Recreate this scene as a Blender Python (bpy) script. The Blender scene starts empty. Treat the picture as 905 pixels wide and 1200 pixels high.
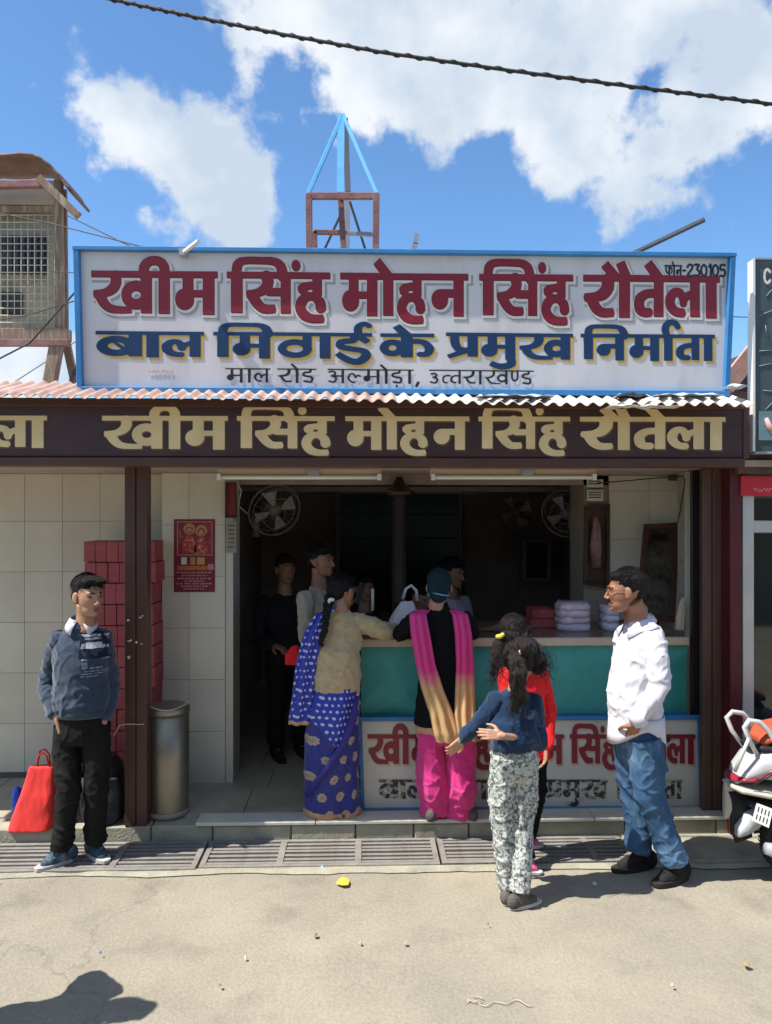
import bpy, bmesh, math, random
import numpy as np
from mathutils import Vector, Matrix, noise, Euler
random.seed(7)
S = bpy.context.scene
COL = S.collection
R = math.radians
# ------------------------------------------------------------------ camera
F = 900.0 / 1200.0
YAW = R(1.8)
CAMZ = 2.0
cam = bpy.data.objects.new('camera', bpy.data.cameras.new('camera'))
cam.data.sensor_fit = 'VERTICAL'; cam.data.sensor_height = 24; cam.data.lens = 24 * F
cam.data.clip_end = 3000; cam.data.clip_start = 0.05
cam.location = (0, 0, CAMZ); cam.rotation_euler = (R(90), 0, -YAW)
COL.objects.link(cam); S.camera = cam
S.render.resolution_x = 772; S.render.resolution_y = 1024
S.view_settings.view_transform = 'Standard'; S.view_settings.look = 'None'
S.view_settings.gamma = 1; S.view_settings.use_curve_mapping = False
S.cycles.diffuse_bounces = 7; S.cycles.max_bounces = 12
S.view_settings.exposure = 0.72
# ------------------------------------------------------------------ sun + sky
SUND = Vector((0.58, 0.18, -1.0)).normalized()       # direction the light travels
sl = bpy.data.lights.new('sun', 'SUN'); sl.energy = 5.0; sl.angle = R(0.5); sl.color = (1.0, 0.955, 0.88)
so = bpy.data.objects.new('sun', sl); so.rotation_euler = SUND.to_track_quat('-Z', 'Y').to_euler()
so.location = (0, 0, 20); COL.objects.link(so)
world = bpy.data.worlds.new('World'); S.world = world; world.use_nodes = True
def build_sky():
    nt = world.node_tree; N = nt.nodes; L = nt.links; N.clear()
    out = N.new('ShaderNodeOutputWorld'); bg = N.new('ShaderNodeBackground'); L.new(bg.outputs[0], out.inputs[0])
    bg.inputs[1].default_value = 0.09
    sky = N.new('ShaderNodeTexSky'); sky.sky_type = 'NISHITA'; sky.sun_disc = False
    sky.sun_elevation = math.asin(-SUND.z); sky.sun_rotation = math.atan2(-SUND.x, -SUND.y) % (2*math.pi)
    sky.altitude = 900; sky.air_density = 1.0; sky.dust_density = 0.6; sky.ozone_density = 2.2
    tc = N.new('ShaderNodeTexCoord')
    def math_(op, a, b=None, c=None, clamp=False):
        n = N.new('ShaderNodeMath'); n.operation = op; n.use_clamp = clamp
        for i, v in enumerate((a, b, c)):
            if v is None: continue
            if isinstance(v, (int, float)): n.inputs[i].default_value = v
            else: L.new(v, n.inputs[i])
        return n.outputs[0]
    # warp direction a little so that cloud rims are ragged
    n1 = N.new('ShaderNodeTexNoise'); n1.inputs['Scale'].default_value = 12.0; n1.inputs['Detail'].default_value = 9; n1.inputs['Roughness'].default_value = 0.56
    L.new(tc.outputs['Generated'], n1.inputs['Vector'])
    n2 = N.new('ShaderNodeTexNoise'); n2.inputs['Scale'].default_value = 2.6; n2.inputs['Detail'].default_value = 4
    L.new(tc.outputs['Generated'], n2.inputs['Vector'])
    blobs = []
    def px(u, v, r, w=1.0):
        a = (u-452.5)/900; b = (600-v)/900
        d = Vector((math.sin(YAW)+a*math.cos(YAW), math.cos(YAW)-a*math.sin(YAW), b)); l = d.length; d.normalize()
        blobs.append((d, r/900/l, w))
    for a in ((205,195,95,1),(165,160,62,.9),(262,172,50,.8),(275,250,85,1),(225,235,70,.9),
              (560,50,150,1),(420,20,135,1),(690,70,150,1.05),(810,110,130,1.05),(860,30,100,.8),(520,150,75,.85),(650,160,85,.9),(760,175,75,.8),(340,-40,130,.9),(700,-80,260,1),
              (470,45,110,1.45),(505,95,85,1.1),(430,110,60,.8),(230,150,45,.8),(170,225,60,.8),(300,215,45,.75),(590,215,34,.62),(335,228,22,.5),(25,432,80,1),(85,412,40,.8),(0,470,90,1)): px(*a)
    rr = random.Random(3)
    for k in range(26):
        az = rr.uniform(0, 6.283); el = rr.uniform(.08, 1.2)
        d = Vector((math.sin(az)*math.cos(el), math.cos(az)*math.cos(el), math.sin(el)))
        if d.y > .55 and abs(d.x) < .6: continue
        blobs.append((d, rr.uniform(.12, .34), 1.0))
    tot = None
    for d, r, w in blobs:
        vm = N.new('ShaderNodeVectorMath'); vm.operation = 'DISTANCE'; vm.inputs[1].default_value = d
        L.new(tc.outputs['Generated'], vm.inputs[0])
        q = math_('DIVIDE', vm.outputs['Value'], r); q = math_('POWER', q, 2.0)
        q = math_('MULTIPLY', q, -1.1); q = math_('EXPONENT', q); q = math_('MULTIPLY', q, w)
        tot = q if tot is None else math_('MAXIMUM', tot, q)
    nn = math_('MULTIPLY', math_('SUBTRACT', n1.outputs['Fac'], 0.5), 2.3)
    nb = math_('MULTIPLY', math_('SUBTRACT', n2.outputs['Fac'], 0.5), 0.5)
    dens = math_('ADD', math_('ADD', tot, nn), nb)
    mr = N.new('ShaderNodeMapRange'); mr.interpolation_type = 'SMOOTHSTEP'
    mr.inputs['From Min'].default_value = 0.45; mr.inputs['From Max'].default_value = 0.80
    L.new(dens, mr.inputs['Value'])
    mask = mr.outputs[0]
    n3 = N.new('ShaderNodeTexNoise'); n3.inputs['Scale'].default_value = 7.0; n3.inputs['Detail'].default_value = 8
    mp = N.new('ShaderNodeMapping'); mp.inputs['Location'].default_value = (.02, 0, .05)
    L.new(tc.outputs['Generated'], mp.inputs[0]); L.new(mp.outputs[0], n3.inputs['Vector'])
    cr = N.new('ShaderNodeValToRGB'); cr.color_ramp.elements[0].position = .40; cr.color_ramp.elements[1].position = .58
    cr.color_ramp.elements[0].color = (4.3, 5.0, 5.8, 1); cr.color_ramp.elements[1].color = (6.6, 6.8, 7.0, 1)
    L.new(n3.outputs['Fac'], cr.inputs[0])
    tint = N.new('ShaderNodeMix'); tint.data_type = 'RGBA'; tint.blend_type = 'MULTIPLY'; tint.inputs['Factor'].default_value = 1
    L.new(sky.outputs[0], tint.inputs['A']); tint.inputs['B'].default_value = (0.96, 1.27, 1.47, 1)
    mx = N.new('ShaderNodeMix'); mx.data_type = 'RGBA'
    L.new(math_('MULTIPLY', mask, .93), mx.inputs['Factor']); L.new(tint.outputs['Result'], mx.inputs['A']); L.new(cr.outputs[0], mx.inputs['B'])
    L.new(mx.outputs['Result'], bg.inputs[0])
build_sky()
# ------------------------------------------------------------------ helpers
def W(u, v, Y):
    """world point seen at photo pixel (u, v) on the plane y = Y"""
    a = (u-452.5)/900
    rx = math.sin(YAW)+a*math.cos(YAW); ry = math.cos(YAW)-a*math.sin(YAW)
    t = Y/ry
    return Vector((rx*t, Y, CAMZ-(v-600)/900*t))
def G(u, v, z=0.0):
    """ground point (height z) seen at pixel"""
    t = (CAMZ-z)*900/(v-600)
    a = (u-452.5)/900
    return Vector(((math.sin(YAW)+a*math.cos(YAW))*t, (math.cos(YAW)-a*math.sin(YAW))*t, z))
def X(u, Y): return W(u, 600, Y).x
def Z(v, Y, u=452): return W(u, v, Y).z

def mat(name, col, rough=.65, var=.12, scale=6., bump=.15, bscale=60., metal=0., spec=.5, col2=None, c2s=3., c2lo=.5, c2hi=.65, stretch=None, trans=0., sheen=0., coat=0.):
    m = bpy.data.materials.new(name); m.use_nodes = True
    nt = m.node_tree; N = nt.nodes; L = nt.links; b = N['Principled BSDF']
    b.inputs['Roughness'].default_value = rough; b.inputs['Metallic'].default_value = metal
    b.inputs['Specular IOR Level'].default_value = spec
    if sheen: b.inputs['Sheen Weight'].default_value = sheen
    if coat: b.inputs['Coat Weight'].default_value = coat
    if trans: b.inputs['Transmission Weight'].default_value = trans
    tc = N.new('ShaderNodeTexCoord'); vec = tc.outputs['Object']
    if stretch:
        mp = N.new('ShaderNodeMapping'); mp.inputs['Scale'].default_value = stretch; L.new(vec, mp.inputs[0]); vec = mp.outputs[0]
    n = N.new('ShaderNodeTexNoise'); n.inputs['Scale'].default_value = scale; n.inputs['Detail'].default_value = 6; n.inputs['Roughness'].default_value = .6
    L.new(vec, n.inputs['Vector'])
    mr = N.new('ShaderNodeMapRange'); mr.inputs['From Min'].default_value = .3; mr.inputs['From Max'].default_value = .7
    mr.inputs['To Min'].default_value = 1-var; mr.inputs['To Max'].default_value = 1+var; L.new(n.outputs['Fac'], mr.inputs['Value'])
    src = None
    c = (*col, 1)
    if col2 is not None:
        n2 = N.new('ShaderNodeTexNoise'); n2.inputs['Scale'].default_value = c2s; n2.inputs['Detail'].default_value = 7; n2.inputs['Roughness'].default_value = .65
        L.new(vec, n2.inputs['Vector'])
        m2 = N.new('ShaderNodeMapRange'); m2.inputs['From Min'].default_value = c2lo; m2.inputs['From Max'].default_value = c2hi; L.new(n2.outputs['Fac'], m2.inputs['Value'])
        mx = N.new('ShaderNodeMix'); mx.data_type = 'RGBA'; L.new(m2.outputs[0], mx.inputs['Factor'])
        mx.inputs['A'].default_value = c; mx.inputs['B'].default_value = (*col2, 1); src = mx.outputs['Result']
    hs = N.new('ShaderNodeVectorMath'); hs.operation = 'SCALE'
    if src is None: hs.inputs[0].default_value = col
    else: L.new(src, hs.inputs[0])
    L.new(mr.outputs[0], hs.inputs['Scale']); L.new(hs.outputs[0], b.inputs['Base Color'])
    if bump:
        n3 = N.new('ShaderNodeTexNoise'); n3.inputs['Scale'].default_value = bscale; n3.inputs['Detail'].default_value = 5; L.new(vec, n3.inputs['Vector'])
        bp = N.new('ShaderNodeBump'); bp.inputs['Strength'].default_value = bump; bp.inputs['Distance'].default_value = .01
        L.new(n3.outputs['Fac'], bp.inputs['Height']); L.new(bp.outputs[0], b.inputs['Normal'])
    return m
def setp(o, label=None, cat=None, group=None, kind=None):
    if label: o['label'] = label
    if cat: o['category'] = cat
    if group: o['group'] = group
    if kind: o['kind'] = kind
    return o
def empty(name, loc, label, cat, group=None):
    o = bpy.data.objects.new(name, None); COL.objects.link(o); o.location = loc; o.empty_display_size = .1
    return setp(o, label, cat, group)
def link_mesh(name, me, mats=None, parent=None, smooth=False):
    """mesh in world coordinates -> object, origin at its thing's root"""
    o = bpy.data.objects.new(name, me); COL.objects.link(o)
    if mats:
        for m in (mats if isinstance(mats, (list, tuple)) else [mats]): me.materials.append(m)
    if smooth: me.polygons.foreach_set('use_smooth', [True]*len(me.polygons))
    if parent is not None:
        o.parent = parent
        off = Vector((0, 0, 0)); p = parent
        while p is not None: off += Vector(p.location); p = p.parent
        me.transform(Matrix.Translation(-off))
    return o
def origin_to(o, p):
    o.data.transform(Matrix.Translation(-Vector(p))); o.location = p; return o
class MB:
    def __init__(s): s.bm = bmesh.new(); s.mi = 0
    def _add(s, vs, fs):
        bv = [s.bm.verts.new(v) for v in vs]
        for f in fs:
            try: fc = s.bm.faces.new([bv[i] for i in f]); fc.material_index = s.mi
            except ValueError: pass
        return s
    def box(s, a, b, rot=None, piv=None):
        x0, y0, z0 = a; x1, y1, z1 = b
        vs = [Vector(v) for v in ((x0,y0,z0),(x1,y0,z0),(x1,y1,z0),(x0,y1,z0),(x0,y0,z1),(x1,y0,z1),(x1,y1,z1),(x0,y1,z1))]
        if rot is not None:
            pv = Vector(piv) if piv else (vs[0]+vs[6])/2
            vs = [rot @ (v-pv)+pv for v in vs]
        return s._add(vs, [(0,3,2,1),(4,5,6,7),(0,1,5,4),(1,2,6,5),(2,3,7,6),(3,0,4,7)])
    def quad(s, *p): return s._add([Vector(q) for q in p], [tuple(range(len(p)))])
    def bar(s, p, q, w, t, up=(0,0,1)):
        p = Vector(p); q = Vector(q); d = (q-p).normalized(); up = Vector(up)
        if abs(d.dot(up)) > .97: up = Vector((0,1,0))
        sx = d.cross(up).normalized(); sz = sx.cross(d).normalized()
        vs = [e + sx*a*w/2 + sz*b*t/2 for e in (p, q) for a, b in ((-1,-1),(1,-1),(1,1),(-1,1))]
        return s._add(vs, [(0,1,2,3),(7,6,5,4),(0,4,5,1),(1,5,6,2),(2,6,7,3),(3,7,4,0)])
    def tube(s, pts, r, seg=8, caps=True):
        pts = [Vector(p) for p in pts]; rs = r if isinstance(r, (list, tuple)) else [r]*len(pts)
        rings = []; up = None
        for i, p in enumerate(pts):
            d = (pts[min(i+1, len(pts)-1)]-pts[max(i-1, 0)]).normalized()
            if up is None: up = Vector((0,0,1)) if abs(d.z) < .9 else Vector((0,1,0))
            a = d.cross(up)
            if a.length < 1e-4: a = d.cross(Vector((1,0,0)))
            a.normalize(); b = a.cross(d).normalized(); up = b
            ri = rs[i]; ra, rb = ri if isinstance(ri, (tuple, list)) else (ri, ri)
            rings.append([s.bm.verts.new(p + a*ra*math.cos(t) + b*rb*math.sin(t)) for t in [k*2*math.pi/seg for k in range(seg)]])
        for i in range(len(rings)-1):
            for k in range(seg):
                f = s.bm.faces.new((rings[i][k], rings[i][(k+1)%seg], rings[i+1][(k+1)%seg], rings[i+1][k])); f.material_index = s.mi; f.smooth = True
        if caps:
            f = s.bm.faces.new(rings[0][::-1]); f.material_index = s.mi
            f = s.bm.faces.new(rings[-1]); f.material_index = s.mi
        return s
    def loft(s, secs, seg=24, n=2.0):
        """horizontal ring stack: (cx, cy, z, rx, ry[, rot])"""
        rings = []
        for c in secs:
            cx, cy, z, rx, ry = c[:5]; ro = c[5] if len(c) > 5 else 0
            ring = []
            for k in range(seg):
                t = k*2*math.pi/seg; ct, st = math.cos(t), math.sin(t)
                x = rx*math.copysign(abs(ct)**(2/n), ct); y = ry*math.copysign(abs(st)**(2/n), st)
                ring.append(s.bm.verts.new((cx+x*math.cos(ro)-y*math.sin(ro), cy+x*math.sin(ro)+y*math.cos(ro), z)))
            rings.append(ring)
        for i in range(len(rings)-1):
            for k in range(seg):
                f = s.bm.faces.new((rings[i][k], rings[i+1][k], rings[i+1][(k+1)%seg], rings[i][(k+1)%seg])); f.material_index = s.mi; f.smooth = True
        s.bm.faces.new(rings[0]); s.bm.faces.new(rings[-1][::-1])
        return s
    def ell(s, c, r, rot=None, seg=16, ring=10):
        c = Vector(c); r = (r, r, r) if isinstance(r, (int, float)) else r
        M = (Matrix.Translation(c) @ (rot.to_4x4() if rot is not None else Matrix.Identity(4)) @ Matrix.Diagonal((*r, 1)))
        n0 = len(s.bm.faces)
        bmesh.ops.create_uvsphere(s.bm, u_segments=seg, v_segments=ring, radius=1, matrix=M)
        s.bm.faces.ensure_lookup_table()
        for f in s.bm.faces[n0:]: f.material_index = s.mi; f.smooth = True
        return s
    def cap(s, p, rp, q, rq, seg=12):
        p = Vector(p); q = Vector(q); d = q-p; l = d.length
        if l < 1e-6: return s.ell(p, rp)
        d /= l; pts = []; rs = []
        for a in (-.98, -.8, -.45): pts.append(p+d*rp*a); rs.append(rp*math.sqrt(1-a*a))
        pts.append(p); rs.append(rp); pts.append(q); rs.append(rq)
        for a in (.45, .8, .98): pts.append(q+d*rq*a); rs.append(rq*math.sqrt(1-a*a))
        return s.tube(pts, rs, seg)
    def mesh(s, name='m'):
        bmesh.ops.recalc_face_normals(s.bm, faces=s.bm.faces[:])
        me = bpy.data.meshes.new(name); s.bm.to_mesh(me); s.bm.free(); return me
    def obj(s, name, mats, parent=None, smooth=False, bevel=0):
        if bevel:
            bmesh.ops.bevel(s.bm, geom=[e for e in s.bm.edges if not e.is_boundary], offset=bevel, segments=1, affect='EDGES')
        return link_mesh(name, s.mesh(name), mats, parent, smooth)
def P(o):   # world location of a thing's root
    return Vector(o.location)
def remesh(mb, voxel, smooth=3, fac=.5):
    me = mb.mesh('tmp'); o = bpy.data.objects.new('tmp', me); COL.objects.link(o)
    m = o.modifiers.new('r', 'REMESH'); m.mode = 'VOXEL'; m.voxel_size = voxel; m.use_smooth_shade = True
    if smooth:
        m = o.modifiers.new('s', 'SMOOTH'); m.iterations = smooth; m.factor = fac
    dg = bpy.context.evaluated_depsgraph_get()
    out = bpy.data.meshes.new_from_object(o.evaluated_get(dg)); bpy.data.objects.remove(o); bpy.data.meshes.remove(me)
    out.polygons.foreach_set('use_smooth', [True]*len(out.polygons))
    return out
def joinm(meshes, name='j'):
    bm = bmesh.new()
    for i, m in enumerate(meshes):
        bm.from_mesh(m); bpy.data.meshes.remove(m)
    me = bpy.data.meshes.new(name); bm.to_mesh(me); bm.free()
    me.polygons.foreach_set('use_smooth', [True]*len(me.polygons)); return me
def displace(me, fn):
    n = len(me.vertices); co = np.empty(n*3, dtype=np.float32); me.vertices.foreach_get('co', co); co = co.reshape(-1, 3)
    no = np.empty(n*3, dtype=np.float32); me.vertex_normals.foreach_get('vector', no); no = no.reshape(-1, 3)
    d = np.array([fn(c) for c in co.tolist()], dtype=np.float32)
    co += no*d[:, None]; me.vertices.foreach_set('co', co.ravel()); me.update(); return me
def nz(x, y, z): return noise.noise((x, y, z))
def ridge(x, y, z): return 1-2*abs(noise.noise((x, y, z)))
def facemat(me, fn):
    for p in me.polygons: p.material_index = fn(p.center)
# ------------------------------------------------------------------ lettering (painted strokes)
# glyph strokes live in a space where the headline is y=0, the baseline y=45.5 and one stem is about 13 wide
GL = {}
def gdef(k, ox, oy, s, strokes, adv, stem, ys=1.0):
    out = []
    for st in strokes:
        if st[0] == 'o':   # ellipse ball
            _, x, y, rx, ry = st; out.append(('o', (x-ox)/s, (y-oy)/s/ys, rx/s, ry/s/ys))
        else:
            pts, w, cut = st; w = w if isinstance(w, (list, tuple)) else [w]*len(pts)
            out.append((cut, [((x-ox)/s, (y-oy)/s/ys) for x, y in pts], [q/s for q in w]))
    GL[k] = (out, (adv-ox)/s, (stem-ox)/s)
def ring(cx, cy, rx, ry, w, a0=0, a1=360, n=14):
    return ([(cx+rx*math.cos(R(a0+(a1-a0)*i/n)), cy+ry*math.sin(R(a0+(a1-a0)*i/n))) for i in range(n+1)], w, 0)
def V(x, w, b, t=172): return ([(x, t), (x, b)], w, 3)
gdef('kha', 30, 172, 5.656, [([(188,172),(193,225),(172,270),(120,300),(45,308)],[68,70,64,50,44],3), ([(85,312),(112,365),(150,400),(210,412),(297,412)],[70,62,52,42,36],3),
     ring(328,312,66,62,64), V(396,72,430)], 455, 396)
gdef('ma', 575, 172, 5.656, [([(674,172),(674,300)],[70,70],1), ('o',651,338,62,68), ([(650,300),(812,300)],[42,42],3), V(812,76,437)], 872, 812)
gdef('ii', 455, 172, 5.656, [V(515,74,433), ([(381,180),(381,128),(408,92),(450,80),(492,92),(516,128),(516,180)],[64,66,58,54,58,66,66],0)], 575, 515)
gdef('aa', 455, 172, 5.656, [V(515,74,433)], 575, 515)
gdef('i', 30, 188, 6.464, [V(107,90,475,188), ([(105,190),(112,118),(160,80),(300,78),(400,84),(452,122),(468,192)],[74,74,50,48,54,74,84],0)], 170, 107)
gdef('sa', 170, 188, 6.464, [([(335,188),(352,238),(330,290),(270,325),(183,335)],[88,86,78,56,50],3), ([(228,345),(268,405),(320,446),(408,446)],[80,76,64,56],3), ([(360,318),(490,318)],[56,56],0), V(491,76,478,188)], 560, 491)
gdef('ha', 560, 188, 6.464, [([(738,188),(738,262)],[72,72],1), ([(738,262),(650,270),(628,290)],[56,52,84],0),
     ([(766,445),(760,395),(715,352),(660,352),(618,388),(606,440),(640,494),(705,520),(787,518)],[80,78,56,60,76,78,74,58,54],3)], 840, 738)
gdef('na', 575, 165, 5.3235, [('o',650,308,57,60), ([(650,270),(782,270)],[46,46],3), V(782,70,412,165)], 850, 782)
gdef('ra', 20, 172, 5.028, [([(168,172),(170,225),(140,268),(90,285),(28,288)],[76,74,66,48,42],3), ([(72,298),(98,350),(140,378),(205,376)],[66,60,50,44],3)], 220, 175)
gdef('ta', 310, 172, 5.028, [([(468,262),(395,264),(350,300),(352,352),(380,374),(418,374)],[46,46,58,60,50,46],3), V(468,58,397)], 515, 468)
gdef('la', 515, 172, 5.028, [([(625,376),(575,370),(543,335),(540,290),(565,256),(600,258),(618,295),(620,325)],[46,48,56,56,48,46,44,42],3), ([(618,320),(642,278),(692,262)],[34,40,44],0), V(692,58,397)], 740, 692)
gdef('ba', 45, 118, 6.033, [ring(178,212,92,50,72), ([(160,180),(240,240)],[26,26],0), V(302,86,285,118)], 350, 302, .62)
gdef('tha', 340, 110, 4.64, [([(536,110),(536,158)],[50,50],1), ring(466,190,74,36,48)], 590, 540, .62)
gdef('ee', 660, 110, 4.64, [([(785,110),(770,142),(705,150),(700,176),(770,190),(835,200),(845,228),(805,258),(745,250),(680,214)],[56,48,46,46,44,46,56,56,50,40],3),
     ([(858,150),(810,118),(800,72),(835,50),(872,66)],[44,46,46,40,36],3)], 880, 790, .62)
gdef('ka', 58, 95, 3.62, [V(175,52,190,95), ring(112,150,38,24,38), ([(190,122),(245,124),(275,150),(262,176),(225,176)],[32,34,40,36,32],3)], 296, 175, .62)
gdef('pra', 335, 95, 3.62, [([(378,95),(380,135),(405,160),(462,160)],[42,44,38,32],1), V(466,50,188,95), ([(450,160),(345,190)],[32,28],3)], 500, 466, .62)
gdef('pa', 335, 95, 3.62, [([(378,95),(380,135),(405,160),(462,160)],[42,44,38,32],1), V(466,50,188,95)], 500, 466, .62)
gdef('pha', 335, 95, 3.62, [([(378,95),(380,135),(405,160),(462,160)],[42,44,38,32],1), V(466,50,188,95), ([(470,125),(520,115),(540,145),(520,172)],[32,34,34,30],3)], 560, 466, .62)
def D(k, strokes, adv, stem): gdef(k, 0, 0, 1/45.5, [((p, w, c)) for p, w, c in strokes], adv, stem)
D('da', [([(.5,0),(.5,.2),(.2,.25),(.12,.42),(.3,.52),(.55,.56),(.62,.75),(.5,.93),(.12,.86)],.24,3)], .85, .5)
D('dda', [([(.5,0),(.5,.2),(.2,.25),(.12,.42),(.3,.52),(.55,.56),(.62,.75),(.5,.93),(.12,.86)],.24,3), ([(.36,1.13),(.36,1.2)],.2,0)], .85, .5)
D('a', [([(.06,.22),(.25,.14),(.42,.22),(.4,.4),(.22,.48),(.42,.54),(.48,.74),(.32,.93),(.05,.84)],.22,3), ([(.4,.48),(.86,.48)],.2,0), ([(.86,0),(.86,1)],.26,3)], 1.08, .86)
D('u', [([(.1,.3),(.32,.24),(.48,.34),(.42,.48),(.26,.52),(.46,.58),(.52,.76),(.36,.93),(.06,.84)],.22,3)], .75, .4)
D('lh', [([(.5,.93),(.28,.9),(.12,.7),(.14,.42),(.3,.3),(.44,.4),(.5,.62)],.2,3), ([(.48,.6),(.62,.42),(.8,.5)],.2,3)], .85, .6)
D('th', [([(.62,.4),(.3,.4),(.14,.6),(.2,.88),(.42,.9)],.2,3)], .5, .4)
D('nh', [([(.14,0),(.14,.55),(.3,.72),(.48,.55),(.48,0)],.22,3)], .68, .5)
DG = {'2':[[(.08,.25),(.25,.03),(.5,.1),(.52,.35),(.08,.96),(.58,.96)]], '3':[[(.08,.05),(.5,.05),(.3,.4),(.55,.6),(.45,.93),(.08,.92)]],
 '0':[[(.3,.03),(.08,.25),(.08,.75),(.3,.97),(.52,.75),(.52,.25),(.3,.03)]], '1':[[(.12,.18),(.28,.03),(.28,1)]], '5':[[(.52,.04),(.14,.04),(.12,.42),(.4,.42),(.55,.65),(.42,.95),(.08,.93)]],
 '-':[[(.08,.5),(.4,.5)]], ',':[[(.2,.95),(.08,1.2)]], 'C':[[(.55,.2),(.32,.03),(.1,.25),(.1,.75),(.32,.97),(.55,.8)]], 'R2':[[(0,0),(0,1)]]}
for k, v in DG.items(): D(k, [(p, .2, 0) for p in v], {'1':.42,'-':.48,',':.3}.get(k, .66), .3)

def compose(seq, wf=1.0, head=True):
    """-> strokes, width. seq: glyph keys and marks e: au: o: anusvara n: repha r: u-sign U"""
    out = []; x = 0; stem = 0; hs = None
    def add(k, ox):
        for st in GL[k][0]:
            if st[0] == 'o': out.append(('o', st[1]+ox, st[2], st[3]*min(1, wf*1.5 if wf < 1 else 1), st[4]*min(1, wf*1.5 if wf < 1 else 1)))
            else: out.append((st[0], [(a+ox, b) for a, b in st[1]], [w*wf for w in st[2]]))
    for k in seq:
        if k == 'e': out.append((3, [(stem-13, -17.5), (stem+1, 1)], [11*wf, 11.5*wf]))
        elif k == 'au':
            out.append((3, [(stem-24, -16), (stem-9, 1)], [10.5*wf, 10.5*wf])); out.append((3, [(stem-5, -18), (stem+3, 1)], [11*wf, 11.5*wf]))
        elif k == 'o': out.append((3, [(stem-15, -17.5), (stem+1, 1)], [11*wf, 11.5*wf]))
        elif k == 'n': out.append(('o', stem+12.5, -11.5, 5.2, 6))
        elif k == 'r': out.append((3, [(stem, 3), (stem-5, -13), (stem+1, -25), (stem+11, -24), (stem+16, -14)], [10*wf, 11*wf, 11*wf, 10*wf, 8*wf]))
        elif k == 'U': out.append((3, [(stem, 42), (stem+1, 55), (stem-12, 60), (stem-27, 54)], [12*wf, 12*wf, 11*wf, 9*wf]))
        else:
            if k == 'iW':   # short-i over a wider letter
                add('i', x); stem = x+GL['i'][2]; x += GL['i'][1]; continue
            add(k, x); stem = x+GL[k][2]; x += GL[k][1]
    if head: out.append((3, [(0, .2), (x, .2)], [6.6*max(wf, .62)]*2))
    return out, x
def sdf(strokes, xs, ys):
    D_ = np.full((len(ys), len(xs)), 1e3)
    for st in strokes:
        if st[0] == 'o':
            _, cx, cy, rx, ry = st
            q = np.sqrt(((xs[None, :]-cx)/rx)**2+((ys[:, None]-cy)/ry)**2); D_ = np.minimum(D_, (q-1)*min(rx, ry)); continue
        cut, pts, ws = st
        if len(pts) > 2:      # smooth the polyline
            P_ = [pts[0]]+pts+[pts[-1]]; W_ = [ws[0]]+ws+[ws[-1]]; np_, nw = [], []
            for i in range(1, len(P_)-2):
                for t in (0, .34, .67):
                    h = lambda a, b, c, d: .5*((2*b)+(-a+c)*t+(2*a-5*b+4*c-d)*t*t+(-a+3*b-3*c+d)*t**3)
                    np_.append((h(P_[i-1][0],P_[i][0],P_[i+1][0],P_[i+2][0]), h(P_[i-1][1],P_[i][1],P_[i+1][1],P_[i+2][1]))); nw.append(W_[i]*(1-t)+W_[i+1]*t)
            np_.append(pts[-1]); nw.append(ws[-1]); pts, ws = np_, nw
        n = len(pts)-1
        for i in range(n):
            (x0, y0), (x1, y1) = pts[i], pts[i+1]; m = max(ws[i], ws[i+1])/2+6
            ix = np.where((xs > min(x0, x1)-m) & (xs < max(x0, x1)+m))[0]; iy = np.where((ys > min(y0, y1)-m) & (ys < max(y0, y1)+m))[0]
            if not len(ix) or not len(iy): continue
            sx = slice(ix[0], ix[-1]+1); sy = slice(iy[0], iy[-1]+1)
            px = xs[None, sx]-x0; py = ys[sy, None]-y0; dx, dy = x1-x0, y1-y0; l = math.hypot(dx, dy)
            if l < 1e-5: continue
            t = (px*dx+py*dy)/l/l; tc = np.clip(t, 0, 1)
            d = np.hypot(px-tc*dx, py-tc*dy)-(ws[i]*(1-tc)+ws[i+1]*tc)/2
            if i == 0 and cut & 1: d = np.maximum(np.abs(px*dy-py*dx)/l-(ws[i]*(1-tc)+ws[i+1]*tc)/2, -t*l) if n == 1 and not cut & 2 else np.maximum(np.where(t < 0, np.abs(px*dy-py*dx)/l-ws[0]/2, d), -t*l)
            if i == n-1 and cut & 2: d = np.maximum(np.where(t > 1, np.abs(px*dy-py*dx)/l-ws[-1]/2, d), (t-1)*l)
            D_[sy, sx] = np.minimum(D_[sy, sx], d)
    return D_
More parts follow.
